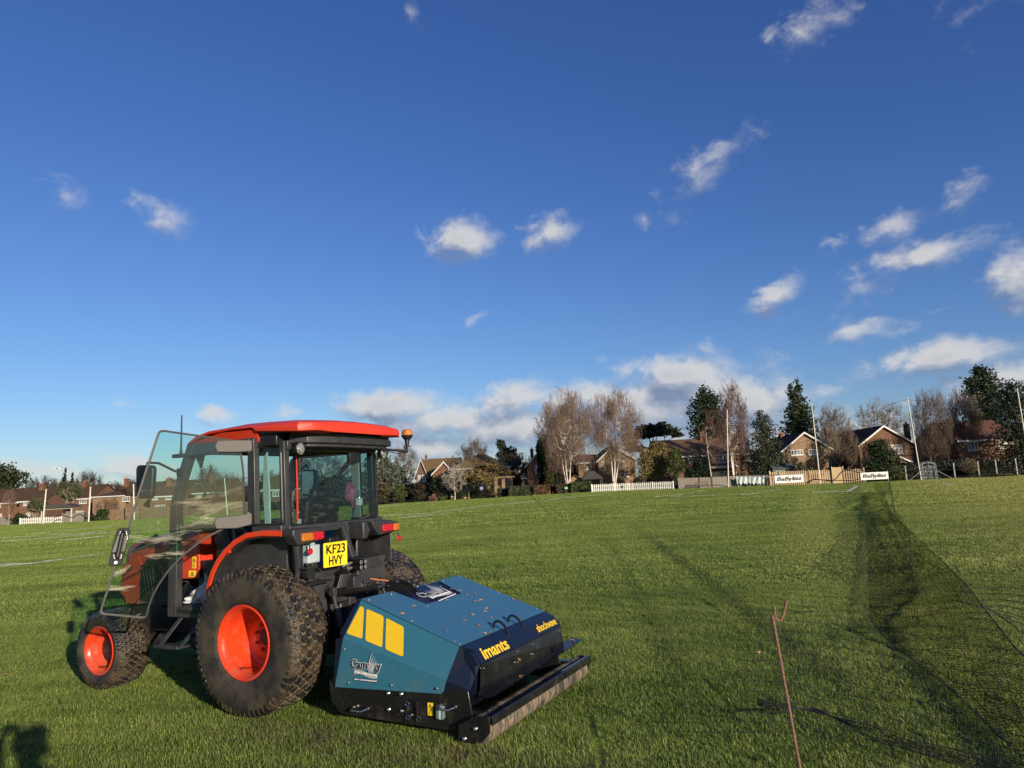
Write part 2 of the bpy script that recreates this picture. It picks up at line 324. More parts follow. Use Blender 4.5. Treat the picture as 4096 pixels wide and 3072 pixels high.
# grass blades: near band, instanced tufts
def grass():
    m=bpy.data.materials.new('grass_blade'); m.use_nodes=True; t=NT(m.node_tree); t.n.clear(); o=t.node('ShaderNodeOutputMaterial')
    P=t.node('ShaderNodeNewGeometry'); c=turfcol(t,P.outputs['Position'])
    at=t.node('ShaderNodeAttribute',attribute_name='tint'); k=t.math('MULTIPLY_ADD',at.outputs['Fac'],1.5,.35)
    c=t.mixc(1.,c,t.node('ShaderNodeCombineXYZ',{0:t.math('MULTIPLY',k,1.05),1:k,2:k}).outputs[0],'MULTIPLY')
    b=t.node('ShaderNodeBsdfPrincipled',{'Base Color':c,'Roughness':.5,'Specular IOR Level':.4}); tr=t.node('ShaderNodeBsdfTranslucent',{'Color':c})
    mx=t.node('ShaderNodeMixShader',{0:.25,1:b.outputs[0],2:tr.outputs[0]}); t.l.new(mx.outputs[0],o.inputs[0])
    srcs=[]
    hid=bpy.data.collections.new('tufts')
    for vi,(n,h,wd) in enumerate([(9500,.032,.0028),(9500,.030,.0030),(2600,.036,.0075),(4600,.05,.022)]):
        rng=np.random.default_rng(vi); L=1.0
        q_=4 if vi==3 else 1; x=rng.uniform(-.53,.53,n)*q_;y=rng.uniform(-.53,.53,n)*q_
        hh=h*rng.uniform(.5,1.25,n)*(1+.35*np.sin(x*9+vi)*np.cos(y*11+vi*2)); an=rng.uniform(0,6.283,n); le=rng.uniform(.2,1.25,n)
        dx=np.cos(an);dy=np.sin(an); wx=-dy*wd/2;wy=dx*wd/2; z0=np.zeros(n)-.004
        p=lambda k,q,s:np.stack([x+dx*le*hh*q+wx*s,y+dy*le*hh*q+wy*s,z0+hh*k],1)
        v=np.stack([p(0,0,1),p(0,0,-1),p(.6,.35,.85),p(.6,.35,-.85),p(1.,.95,.15),p(1.,.95,-.15)],1).reshape(-1,3)
        f=np.array([[0,1,3,2],[2,3,5,4]])[None]+(np.arange(n)*6)[:,None,None]
        ob=fast('tuft_source',v,f.reshape(-1,4),m); COL.objects.unlink(ob); hid.objects.link(ob)
        at_=ob.data.attributes.new('tint','FLOAT','POINT'); at_.data.foreach_set('value',np.repeat(rng.uniform(0,1,n)**1.3,6)*np.tile([.35,.35,.9,.9,1.15,1.15],n)); srcs.append(ob)
    rng=np.random.default_rng(9)
    pts={0:[],1:[],2:[],3:[]}
    for iy in range(9,27):
        for ix in range(-20,21):
            x_,y_=ix*4.,iy*4.; k_=x_/y_
            if abs(k_)<.84 and y_<float(np.interp(k_,_kx,_ky))-1: pts[3].append((x_,y_,gz(x_,y_)))
    for iy in range(3,34):
        for ix in range(-32,33):
            if abs(ix)>iy*.86+1.5: continue
            far=iy>=12
            pts[2 if far else int(rng.integers(0,2))].append((ix+rng.uniform(-.1,.1),iy+rng.uniform(-.1,.1),gz(ix,iy)))
    allp=[];src=[];rot=[]
    for k,pp in pts.items():
        for p in pp: allp.append(p);src.append(k);rot.append(float(rng.integers(0,4))*math.pi/2)
    me=bpy.data.meshes.new('grass'); me.from_pydata(allp,[],[]); ob=link('grass',me)
    a=me.attributes.new('src','INT','POINT'); a.data.foreach_set('value',src); a=me.attributes.new('rz','FLOAT','POINT'); a.data.foreach_set('value',rot)
    ng=bpy.data.node_groups.new('scatter','GeometryNodeTree'); ng.interface.new_socket('Geometry',in_out='INPUT',socket_type='NodeSocketGeometry'); ng.interface.new_socket('Geometry',in_out='OUTPUT',socket_type='NodeSocketGeometry')
    g=NT(ng); gi=g.node('NodeGroupInput'); go=g.node('NodeGroupOutput'); j=g.node('GeometryNodeJoinGeometry')
    na=g.node('GeometryNodeInputNamedAttribute',data_type='INT'); na.inputs[0].default_value='src'
    nr=g.node('GeometryNodeInputNamedAttribute',data_type='FLOAT'); nr.inputs[0].default_value='rz'
    rv=g.node('ShaderNodeCombineXYZ',{2:nr.outputs[0]})
    for k,sb in enumerate(srcs):
        oi=g.node('GeometryNodeObjectInfo'); oi.inputs[0].default_value=sb
        cp=g.node('FunctionNodeCompare',data_type='INT',operation='EQUAL'); g.l.new(na.outputs[0],cp.inputs[2]); cp.inputs[3].default_value=k
        ip=g.node('GeometryNodeInstanceOnPoints'); g.l.new(gi.outputs[0],ip.inputs['Points']); g.l.new(cp.outputs[0],ip.inputs['Selection']); g.l.new(oi.outputs['Geometry'],ip.inputs['Instance']); g.l.new(rv.outputs[0],ip.inputs['Rotation'])
        g.l.new(ip.outputs[0],j.inputs[0])
    g.l.new(j.outputs[0],go.inputs[0]); md=ob.modifiers.new('scatter','NODES'); md.node_group=ng
    tag(ob,'short blades of grass covering the near part of the field','grass',kind='stuff')
grass()
# white pitch markings
ML=mat('line_paint',(.70,.72,.60),.9,col2=(.30,.35,.16),nscale=3.,contrast=(.36,.56),spec=.1)
def line(pix,wd,label):
    P=[]
    for (a,b) in zip(pix[:-1],pix[1:]):
        A=gp(*a);B=gp(*b); n=max(2,int(np.linalg.norm(B-A)/(.35 if A[1]<45 else 1.2)))
        for i in range(n): P.append(A+(B-A)*i/n)
    P.append(gp(*pix[-1])); P=[np.array([p[0],p[1],gz(p[0],p[1])+(.045 if p[1]>34 else .022)]) for p in P]; v=[];f=[]
    rr=random.Random(len(label))
    for i,p in enumerate(P):
        d=P[min(i+1,len(P)-1)]-P[max(i-1,0)]; n=np.array([-d[1],d[0],0]); n/=np.linalg.norm(n); q=wd*(1+rr.uniform(-.25,.25)); h_=(.022 if p[1]>34 else .022)*rr.uniform(.5,1.4)
        v+= [p+n*q/2,p+np.array([0,0,h_]),p-n*q/2]
    for i in range(len(P)-1): f+=[(3*i,3*i+1,3*i+4,3*i+3),(3*i+1,3*i+2,3*i+5,3*i+4)]
    tag(fast('pitch_line',v,f,ML),label,'line marking',kind='structure')
line([(-60,2272),(120,2257),(415,2216)],.22,'near white touchline on the grass left of the tractor')
line([(-40,2262),(110,2256)],.18,'short white line joining the near touchline')
line([(-20,2172),(225,2152),(330,2142),(520,2125)],.15,'second white line across the left field')
line([(0,2153),(155,2146)],.12,'faint broken line at far left'); line([(125,2137),(200,2132)],.12,'short white dash on the left field')
line([(230,2128),(330,2118),(480,2105)],.15,'far white line ahead of the left goal posts'); line([(200,2140),(320,2139),(420,2124)],.07,'thin white line on the left field')
line([(240,2165),(420,2147)],.07,'thin white line nearer the tractor door')
line([(1500,2069),(1700,2056),(1960,2022),(2120,2010),(2270,1992),(2412,1981)],.16,'long white touchline beside the clubhouse bench')
line([(1595,2076),(1720,2062),(1805,2054)],.18,'short white line right of the tractor cab'); line([(1500,2032),(1680,2013)],.10,'faint white line near the hedges')
line([(2615,1990),(2700,1983),(2816,1964)],.12,'white corner line before the picket fence'); line([(2680,1988),(3000,1979),(3125,1958)],.12,'curved white line before the goal post')
line([(3390,1967),(3410,1958),(3427,1945)],.35,'bold white tick near the far net'); line([(3250,1971),(3470,1967)],.06,'thin line beyond the net')
line([(3745,1932),(3770,1935),(3800,1945)],.16,'short white curved mark near the gate')
# ------------------------------------------------ tractor (local: x forward, y left, z up; origin under the rear axle)
TX,TY,TPH=-1.8297,6.7193,2.6635
ORG=mat('orange_paint',(.60,.045,.010),.28,col2=(.55,.038,.009),nscale=3.,coat=.35,dirt=.55,dz=(.15,.75))
ROOFM=mat('orange_roof_plastic',(.56,.036,.014),.5,col2=(.51,.030,.011),nscale=5.)
BONM=mat('orange_bonnet',(.58,.042,.014),.36,col2=(.50,.034,.012),nscale=4.,dirt=.5,dz=(.7,1.5))
DG=mat('dark_grey_plastic',(.026,.027,.030),.5,col2=(.019,.019,.022),nscale=14.,bump=.1,dirt=.18,dz=(.2,1.3))
FRM=mat('cab_frame_grey',(.034,.035,.038),.38,col2=(.025,.025,.028),nscale=9.,dirt=.15,dz=(.6,1.6))
BK=mat('black_iron',(.012,.012,.013),.42,col2=(.03,.027,.022),nscale=11.,contrast=(.3,.45))
BLK=mat('black_plastic',(.009,.009,.010),.45,col2=(.006,.006,.007))
RUB=mat('tyre_rubber',(.015,.014,.013),.55,col2=(.055,.043,.029),nscale=5.5,contrast=(.40,.60),bump=.5,bscale=90.)
TRD=mat('tread_block',(.011,.010,.010),.28,col2=(.085,.062,.038),nscale=7.,contrast=(.38,.56),bump=.5,bscale=120.)
MUD=mat('tread_mud',(.13,.095,.055),.8,col2=(.05,.037,.024),nscale=14.,contrast=(.3,.6),bump=.8,bscale=80.)
ST=mat('bright_steel',(.6,.6,.58),.25,1.,col2=(.4,.4,.38)); GREYI=mat('trim_grey',(.42,.45,.44),.6,col2=(.36,.39,.38))
YEL=mat('plate_yellow',(.90,.62,.02),.4,col2=(.84,.56,.02)); TXT=mat('letter_black',(.01,.01,.01),.5)
AMB=mat('amber_lens',(.52,.17,.012),.15,col2=(.34,.09,.008),nscale=60.,coat=.6,bump=.5,bscale=90.); RED=mat('red_lens',(.55,.012,.02),.15,col2=(.3,.004,.01),nscale=60.,coat=.6,bump=.5,bscale=90.)
GL=glassmat('cab_glass',(.62,.82,.78),.15,dscale=3.); GLD=glassmat('door_glass',(.58,.81,.75),.65,dscale=1.8,dcol=(.50,.47,.36)); GLR=glassmat('rear_glass',(.40,.50,.48),.10,refl=.8)
GLK=glassmat('dark_glass',(.08,.1,.1))
T=empty('tractor',(TX,TY,0),TPH,'orange compact tractor with black cab and open glass door parked on the turf','tractor')
def wheel(x,y,Rr,rr,wd,side,nrow,nblk,name,bs,depth):
    # y = outer face; side=+1 left (outer face towards +y)
    s=side; c=(x,y,Rr)
    w=MB(); 
    w.lathe([(rr*.86,-s*(depth-.04)),(rr*.82,-s*depth),(rr*.74,-s*(depth+.012)),(rr*.45,-s*(depth+.0)),(rr*.42,-s*(depth-.012)),(.001,-s*(depth-.012))],c)
    W_=w.build('wheel',ORG,T)
    r=MB(); r.lathe([(rr,-.012*s),(rr+.004,.002*s),(rr-.006,.008*s),(rr-.018,0),(rr-.024,-.022*s),(rr-.030,-.030*s),(rr-.034,-.044*s),(rr-.026,-.050*s),(rr-.036,-.058*s),(rr*.875,-.066*s),(rr*.875,-.09*s),(rr*.86,-.10*s),(rr*.86,-s*wd*.85),(rr+.0,-s*wd*.98)],c)
    r.build('rim',ORG,W_)
    h=MB(); h.m=0; h.lathe([(.001,-s*(depth-.02)),(rr*.23,-s*(depth-.018)),(rr*.24,-s*(depth+.01))],c)
    h.build('hub',BK,W_)
    nut0=None
    for k in range(8):
        t=k*math.pi/4+.3; b=MB(); b.cyl((x+rr*.36*math.cos(t),y-s*(depth+.005),Rr+rr*.36*math.sin(t)),(x+rr*.36*math.cos(t),y-s*(depth-.04),Rr+rr*.36*math.sin(t)),.015,6); b.build('wheel_nut',ORG,W_)
    va=MB(); va.tube([(x+.2*rr,y-s*(depth*.8),Rr-rr*.80),(x+.2*rr,y-s*(depth*.45),Rr-rr*.76),(x+.24*rr,y-s*depth*.2,Rr-rr*.72)],[.006,.006,.008],8); va.build('valve',mat('brass',(.7,.5,.2),.3,1.),W_)
    # tyre body
    sh=.036
    prof=[(rr-.002,-.012),(rr+.012,.006),(rr+.05,.016),(rr+(Rr-rr)*.5,.022),(Rr-.065,.016),(Rr-.035,-.002),(Rr-.022,-.022),(Rr-.016,-.06),(Rr-.014,-wd/2)]
    prof=prof+[(a,-wd-o) for a,o in prof[::-1][1:]]
    t=MB(); t.lathe([(a,o*s) for a,o in prof],c,n=96); ty=t.build('tyre',RUB,W_,angle=60)
    # make groove base muddy: face material by radius
    ty.data.materials.append(MUD)
    for p in ty.data.polygons:
        rad=math.hypot(p.center[0]-x,p.center[2]-Rr)
        if rad>Rr-.034: p.material_index=1
    rnd=random.Random(int(Rr*1000)+side); tb=MB()
    def crown(o): # radius at lateral offset o (0..-wd)
        d=abs(o+wd/2)/(wd/2); return Rr-.014-.010*max(0,d-.55)/.45-.0
    def P(th,o,hh): 
        q=crown(o)+hh; return (x+q*math.cos(th),y+o*s,Rr+q*math.sin(th))
    pitch=2*math.pi/nblk; bw=wd/nrow
    for j in range(nrow):
        oc=-(j+.5)*bw
        for k in range(nblk):
            th=k*pitch+(j%2)*pitch/2+rnd.uniform(-.003,.003); sc=.93+rnd.uniform(-.05,.03)
            ha=pitch*.49*sc; hw=bw*.66*sc; H=.014+rnd.uniform(-.002,.001)
            pl=[(-ha*.95,-hw*.42),(-ha*.1,-hw*.98),(ha*.30,-hw*.90),(ha*.80,-hw*.45),(ha*.98,0),(ha*.80,hw*.45),(ha*.30,hw*.90),(-ha*.1,hw*.98),(-ha*.95,hw*.42),(-ha*.62,0)]
            if j%2: pass
            n=len(pl); mod=.16*ha
            vs=[P(th+a,min(max(oc+b,-wd+.004),-.004),-.004) for a,b in pl]+[P(th+a*.86,min(max(oc+b*.86,-wd+.006),-.006),H) for a,b in pl]
            tb.add(vs,[tuple(range(n,2*n))]+[(i,(i+1)%n,n+(i+1)%n,n+i) for i in range(n)])
    for k in range(int(nblk*1.5)):   # shoulder lugs
        th=k*2*math.pi/int(nblk*1.5); ha=.32*2*math.pi/int(nblk*1.5)
        for e in (0,1):
            f=lambda o:(o if e==0 else -wd-o)*s
            vs=[]
            for a in (-ha,ha):
                for rad,o in ((Rr-.002,-.03),(Rr-.012,.000),(Rr-.034,.014),(Rr-.066,.021),(Rr-.07,.012),(Rr-.04,-.006),(Rr-.03,-.03)):
                    aa=a*(1 if rad>Rr-.02 else .75); vs.append((x+rad*math.cos(th+aa),y+f(o),Rr+rad*math.sin(th+aa)))
            tb.add(vs,[tuple(range(7)),tuple(range(7,14))]+[(i,i+1,i+8,i+7) for i in range(6)])
    tr=tb.build('tread',TRD,ty,smooth=False)
    return W_
wheel(0,.914,.579,.292,.36,1,6,44,'rear',1,.25); wheel(0,-.914,.579,.292,.36,-1,6,44,'rear',1,.25)
wheel(2.0975,.76,.361,.221,.285,1,7,40,'front',1,.2); wheel(2.0975,-.76,.361,.221,.285,-1,7,40,'front',1,.2)
# chassis
b=MB(); b.box2((-.25,-.2,.34),(1.3,.2,.72)); b.box2((-.35,-.16,.38),(-.2,.16,.78)); b.box2((1.2,-.24,.45),(2.35,.24,.75)); b.box2((1.75,-.2,.55),(2.45,.2,1.0))
b.cyl((0,-.62,.579),(0,.62,.579),.12,20); b.cyl((0,-.5,.579),(0,.5,.579),.17,20); b.box2((-.2,.2,.6),(.75,.62,.74)); b.box2((-.2,-.62,.6),(.75,-.2,.74)); b.box2((.8,-.55,.42),(1.05,-.2,.7))
b.build('chassis',BK,T,bevel=.015)
b=MB(); b.cyl((2.1,-.62,.36),(2.1,.62,.36),.07,14); b.box2((1.95,-.12,.3),(2.25,.12,.6)); b.box2((2.3,-.2,.45),(2.5,.2,.8)); b.tube([(1.0,0,.42),(2.0,0,.4)],.03)
b.cyl((2.1,.5,.36),(2.1,.64,.36),.13,18); b.cyl((2.1,-.64,.36),(2.1,-.5,.36),.13,18); b.build('front_axle',BK,T,bevel=.01)
b=MB(); b.box2((1.0,-.3,.62),(1.3,.3,1.15)); b.box2((1.3,-.18,.7),(2.1,.18,1.05)); b.cyl((1.5,.2,.85),(1.5,.27,.85),.08); b.cyl((1.9,.2,.78),(1.9,.27,.78),.1); b.box2((1.45,.12,.62),(1.75,.3,.8)); b.tube([(1.3,.22,.8),(1.5,.28,.95),(1.9,.25,.9),(2.1,.2,.7)],.015); b.build('engine',BK,T,bevel=.012)
# bonnet: lofted
def ring(x,hw,zt,zb,cr):
    pts=[]; 
    for (yy,zz) in ((hw,zb),(hw*1.01,zb+(zt-zb)*.45),(hw,zt-cr*1.25),(hw*.94,zt-cr*.45),(hw*.72,zt-.012),(hw*.35,zt),(0,zt+.004)): pts.append((x,yy,zz))
    return pts+[(x,-p[1],p[2]) for p in pts[::-1][1:]]
def loft(mb,rings,close=True):
    n=len(rings[0]); b=len(mb.v); vs=[p for r in rings for p in r]
    fs=[(i*n+k,i*n+k+1,(i+1)*n+k+1,(i+1)*n+k) for i in range(len(rings)-1) for k in range(n-1)]
    if close: fs+=[tuple(range(n)),tuple((len(rings)-1)*n+k for k in range(n))[::-1]]
    mb.add(vs,fs)
b=MB(); loft(b,[ring(1.27,.33,1.47,1.15,.1),ring(1.6,.325,1.445,1.13,.1),ring(2.0,.315,1.405,1.10,.1),ring(2.3,.30,1.355,1.06,.1),ring(2.42,.285,1.315,1.05,.1),ring(2.475,.24,1.24,1.06,.09)])
bon=b.build('bonnet',BONM,T,bevel=.0,angle=50)
# side panels: red front strip, red rear panel, dark vented panel
for s in (1,-1):
    b=MB(); b.prism([(2.47,.82),(2.44,1.10),(2.2,1.2),(2.14,1.12),(2.125,.98),(2.12,.92),(2.10,.72),(2.36,.715),(2.40,.78)],(0,s*.296,0),(1,0,0),(0,0,1),(0,s*.02,0)); b.build('bonnet_side',BONM,T,bevel=.006)
    b=MB(); b.prism([(1.26,.985),(1.6,.975),(1.6,1.3),(1.26,1.3)],(0,s*.31,0),(1,0,0),(0,0,1),(0,s*.02,0)); b.build('bonnet_side',BONM,T,bevel=.006)
    b=MB(); b.prism([(1.6,.72),(2.14,.72),(2.15,.95),(2.13,1.08),(2.04,1.17),(1.85,1.22),(1.6,1.23)],(0,s*.305,0),(1,0,0),(0,0,1),(0,s*.018,0))
    for k in range(9): b.box((1.68+k*.05,s*.327,.98),(.018,.006,.28),(0,.28,0))
    b.build('engine_vent',BLK,T,bevel=.003)
b=MB(); b.box2((2.44,-.24,.72),(2.5,.24,1.2)); b.box2((2.5,-.2,.75),(2.515,.2,1.1)); b.build('grille',BLK,T,bevel=.02)
# model lettering and warning decals
text('L2-62',.075,'lettering',mat('letter_blue',(.01,.02,.06),.4),bon,frame((1.93,.331,1.30),(-1,0,-.10),(0,0,1)),bold=.001,shear=.25)
for (x0,x1,z0,z1,sy) in ((1.30,1.355,1.135,1.19,1),(1.30,1.355,1.08,1.13,2),(1.30,1.40,1.0,1.06,1)):
    d=MB(); d.box2((x0,.3305,z0),(x1,.333,z1)); dd=d.build('warning_decal',YEL,T,smooth=False)
    cx=(x0+x1)/2; 
    if sy==1:
        e=MB(); h=(z1-z0)*.38; a=(cx,.334,(z0+z1)/2-h*.15)
        e.tube([(cx-h,.334,a[2]-h*.7),(cx+h,.334,a[2]-h*.7),(cx,.334,a[2]+h*.95),(cx-h,.334,a[2]-h*.7)],.003,4); e.box((cx,.334,a[2]-h*.1),(h*.5,.002,h*.6))
    else:
        e=MB(); h=.016; e.tube([(cx-h,.334,z0+.012),(cx+h,.334,z0+.012),(cx+h,.334,z1-.012),(cx-h,.334,z1-.012),(cx-h,.334,z0+.012)],.002,4); e.box((cx,.334,(z0+z1)/2),(.003,.002,.03))
    e.build('symbol',TXT,dd,smooth=False)
# cab structure
YW=.68
def fr(pts,r=.03,name='cab_frame',m=FRM,flat=None): 
    b=MB(); b.tube(pts,r,10); return b.build(name,m,T)
cab=MB()
for s in (1,-1):
    y=s*YW
    cab.box2((.74,y-.03,.70),(1.19,y+.03,.775))                                   # sill
    cab.box2((1.08,y-.035,.70),(1.19,y+.035,1.52))                                  # lower A post
    cab.prism([(1.08,1.50),(1.19,1.50),(1.185,1.70),(1.10,1.95),(.97,2.23),(.88,2.23),(1.01,1.93),(1.09,1.68)],(0,y-.035,0),(1,0,0),(0,0,1),(0,.07,0))
    cab.prism([(.10,1.50),(.19,1.48),(.20,2.2),(.12,2.2)],(0,y-.035,0),(1,0,0),(0,0,1),(0,.06,0))          # B post
    cab.box2((.12,y-.04,2.13),(.98,y+.03,2.24))
    cab.prism([(-.17,1.42),(-.10,1.42),(-.08,2.2),(-.14,2.2)],(0,s*.585-.03,0),(1,0,0),(0,0,1),(0,.06,0)) # C post
    cab.prism([(-.17,1.40),(.17,1.42),(.17,1.485),(-.17,1.485)],(0,s*.60,0),(1,0,0),(0,0,1),(0,s*.075,0))
    cab.prism([(-.2,1.0),(.6,1.0),(.74,.71),(.74,.85),(.66,1.06),(.5,1.27),(.30,1.42),(-.2,1.42)],(0,s*.60,0),(1,0,0),(0,0,1),(0,s*.04,0)) # inner wheel arch wall
    cab.prism([(-.34,.76),(.74,.70),(.7,1.0),(.5,1.2),(.2,1.4),(-.34,1.42)],(0,s*.585,0),(1,0,0),(0,0,1),(0,s*.012,0))
cab.box2((-.19,-.60,1.41),(-.13,.60,1.47)); cab.box2((-.17,-.60,2.12),(-.10,.60,2.2)); cab.box2((1.12,-.66,1.44),(1.19,.66,1.50)); cab.box2((.88,-.66,2.15),(.98,.66,2.24))
cab.box2((.2,-.60,.70),(1.16,.60,.745)); cab.box2((-.3,-.59,.7),(-.24,.59,1.02)) 
cab.build('cab_frame',FRM,T,bevel=.008)
b=MB(); b.box2((-.28,-.58,1.0),(-.22,.58,1.12)); b.prism([(-.20,1.42),(-.38,1.12),(-.30,1.12),(-.14,1.42)],(0,.46,0),(1,0,0),(0,0,1),(0,.06,0)); b.prism([(-.20,1.44),(-.40,.95),(-.33,.95),(-.14,1.44)],(0,-.10,0),(1,0,0),(0,0,1),(0,.055,0)); b.box2((-.20,-.6,1.3),(-.16,-.1,1.44)); b.box2((-.2,.0,1.40),(-.155,.56,1.445)); b.build('rear_bracket',DG,T,bevel=.006)
b=MB(); b.quad((-.185,-.06,1.41),(-.185,.46,1.41),(-.27,.46,1.12),(-.27,-.02,1.12)); b.build('lower_rear_window',GLK,T,smooth=False)
b=MB(); b.box2((-.23,-.5,.78),(-.21,.58,1.14)); b.build('rear_panel',BLK,T)
# glazing
def pane(pts,name='window',m=GL,parent=T,fw=0,fm=BLK):
    b=MB(); b.quad(*pts); g=b.build(name,m,parent,smooth=False)
    if fw:
        f=MB(); f.tube(list(pts)+[pts[0]],fw,6,cap=False); f.build('seal',fm,g)
    return g
def rounded(pts,r,n=4):
    out=[]; k=len(pts)
    for i in range(k):
        p=Vector(pts[i]);a=(Vector(pts[i-1])-p);c=(Vector(pts[(i+1)%k])-p); q=min(r,a.length*.45,c.length*.45); A=p+a.normalized()*q; B=p+c.normalized()*q
        for j in range(n+1):
            t=j/n; out.append(tuple(A*(1-t)**2+p*2*t*(1-t)+B*t*t))
    return out
pane(rounded([(-.175,.565,1.475),(-.175,-.60,1.465),(-.155,-.60,2.13),(-.155,.555,2.045)],.06),'rear_window',GLR,fw=.009)
pane(rounded([(.155,.665,1.49),(-.125,.615,1.49),(-.105,.615,2.12),(.16,.665,2.17)],.04),'quarter_window',GL,fw=.012)
pane(rounded([(.155,-.665,1.49),(-.125,-.615,1.49),(-.105,-.615,2.12),(.16,-.665,2.17)],.04),'quarter_window',GL,fw=.012)
pane([(.2,-.68,.78),(1.1,-.68,.78),(1.14,-.68,1.6),(.93,-.68,2.14),(.2,-.68,2.14)],'right_door_window',GL,fw=.015)
pane([(1.17,.62,.9),(1.17,-.62,.9),(1.165,-.62,1.68),(.95,-.62,2.16),(.95,.62,2.16),(1.165,.62,1.68)][:0] or [(1.165,.64,1.5),(1.165,-.64,1.5),(.95,-.62,2.16),(.95,.62,2.16)],'windscreen',GL)
b=MB(); b.tube([(-.185,.50,1.50),(-.165,.49,2.06)],.008,6); b.build('window_gas_strut',mat('red_rod',(.5,.03,.02),.4),T)
b=MB(); b.tube([(-.21,-.20,2.05),(-.215,.14,1.80)],[.022,.010],6); b.box((-.20,-.215,2.065),(.04,.14,.09)); b.tube([(-.20,-.12,2.02),(-.21,.20,1.78)],.006,5); b.build('rear_wiper',BLK,T,bevel=.004)
for p in ((-.17,.47,2.03),(-.17,.47,1.95)):
    b=MB(); b.cyl((p[0],p[1],p[2]),(p[0]-.03,p[1],p[2]),.018,12); b.build('window_knob',BLK,T)
b=MB(); b.box2((-.20,.455,1.93),(-.165,.49,2.05)); b.build('window_hinge',DG,T,bevel=.003)
# light grey inner trim
for pp,yy,tt in (([(.99,1.5),(1.09,1.5),(1.10,1.68),(.95,2.1),(.86,2.1),(1.0,1.68)],-.64,.02),([(.06,1.47),(.16,1.47),(.18,2.12),(.08,2.12)],-.64,.02),([(.02,1.49),(.09,1.49),(.115,1.8),(.10,2.08),(.06,2.12),(.03,1.8)],.6,.012)):
    b=MB(); b.prism(pp,(0,yy,0),(1,0,0),(0,0,1),(0,tt,0)); b.build('pillar_trim',GREYI,T,bevel=.006)
b=MB(); b.prism([(.86,2.14),(.98,2.14),(.9,2.02)],(0,.6,0),(1,0,0),(0,0,1),(0,.02,0)); b.box2((-.1,-.6,2.15),(.9,.6,2.19)); b.build('headliner',mat('liner',(.06,.065,.07),.7),T)
# seat, wheel, console
b=MB(); b.box((.28,.02,1.16),(.46,.5,.13)); b.box((.05,.02,1.42),(.13,.46,.56),(0,-.17,0)); b.box((.0,.02,1.72),(.09,.26,.14),(0,-.12,0)); b.box((.28,.02,.92),(.3,.3,.34)); b.build('seat',mat('seat_vinyl',(.02,.02,.022),.45),T,bevel=.04,seg=3)
b=MB(); b.box((.24,.31,1.30),(.32,.06,.05)); b.build('armrest',BLK,T,bevel=.02); b=MB(); b.box((.3,-.30,1.28),(.36,.07,.06)); b.build('armrest',BLK,T,bevel=.02)
b=MB(); b.box2((-.12,-.58,1.0),(.75,-.34,1.32)); b.box2((-.12,.40,1.0),(.35,.58,1.30)); b.box2((-.11,-.34,1.0),(.1,.40,1.1)); b.build('control_console',BLK,T,bevel=.02)
for x_,y_ in ((.3,-.45),(.45,-.5)):
    b=MB(); b.tube([(x_,y_,1.31),(x_+.03,y_,1.5)],.012); b.tube([(x_+.03,y_,1.5),(x_+.035,y_,1.56)],.022); b.build('lever',BLK,T)
b=MB(); cc=Vector((.86,0,1.42)); ax=Vector((-.45,0,.89)).normalized(); e1=Vector((0,1,0)); e2=ax.cross(e1)
b.tube([cc+e1*.19*math.cos(t)+e2*.19*math.sin(t) for t in np.linspace(0,2*math.pi,29)],.014,8,cap=False); b.tube([cc,cc-ax*.28],.035)
for t in (0,2.1,4.2): b.tube([cc-ax*.02,cc+e1*.19*math.cos(t)+e2*.19*math.sin(t)],.012,6)
b.build('steering_wheel',BLK,T)
b=MB(); b.box((1.05,0,1.3),(.2,.5,.3),(0,.2,0)); b.box((1.08,0,1.0),(.16,.3,.4)); b.build('dashboard',BLK,T,bevel=.03)
b=MB(); b.tube([(1.02,.62,1.66),(.95,.56,1.68),(.90,.56,1.78),(.95,.56,1.87),(.99,.61,1.88)],.014,8); b.build('grab_handle',DG,T)
b=MB(); b.box2((.74,.3,.72),(1.08,.71,.79)); b.build('door_step_mat',mat('muddy_mat',(.05,.04,.03),.8,col2=(.02,.02,.018),bump=.6),T,bevel=.015)
# roof: lofted shell
def rr_(x,hw,zt,zs,zb,hb):   # half section
    pts=[(x,hb,zb),(x,hw,zb+.008),(x,hw+.006,(zb+zs)/2+.012),(x,hw-.015,zs),(x,hw*.72,zt-.012),(x,hw*.35,zt),(x,0,zt+.003)]
    return pts+[(p[0],-p[1],p[2]) for p in pts[::-1][1:]]
b=MB(); rs=[rr_(-.47,.50,2.330,2.322,2.262,.30),rr_(-.455,.60,2.355,2.335,2.258,.34),rr_(-.385,.70,2.375,2.337,2.252,.40),rr_(-.20,.715,2.39,2.335,2.262,.55),rr_(.085,.72,2.40,2.337,2.282,.6),rr_(.13,.72,2.402,2.337,2.316,.6),rr_(.40,.72,2.405,2.342,2.318,.6),rr_(.68,.72,2.39,2.342,2.305,.6),rr_(.86,.71,2.355,2.31,2.268,.58),rr_(.98,.69,2.30,2.262,2.225,.55),rr_(1.04,.65,2.25,2.235,2.205,.5)]
loft(b,rs); rf=b.build('roof',ROOFM,T,angle=28,bevel=.006)
b=MB(); loft(b,[[(x,s*h,z) for s,h,z in ((1,hb,zb),(1,hw,zt),(-1,hw,zt),(-1,hb,zb))] for x,hw,hb,zt,zb in ((.10,.70,.66,2.31,2.20),(.55,.70,.66,2.315,2.215),(.90,.68,.62,2.26,2.19),(1.02,.62,.58,2.22,2.18))]); b.build('roof_underside',BONM,rf)
b=MB(); b.box2((-.10,-.62,2.16),(.18,.66,2.27)); b.box2((.12,-.66,2.17),(.95,.66,2.2))
b.build('roof_liner',BLK,rf,bevel=.01)
pr=[(-.16,.58),(-.30,.50),(-.36,.36),(-.38,.10),(-.38,-.3),(-.36,-.55),(-.30,-.68),(-.16,-.70)]
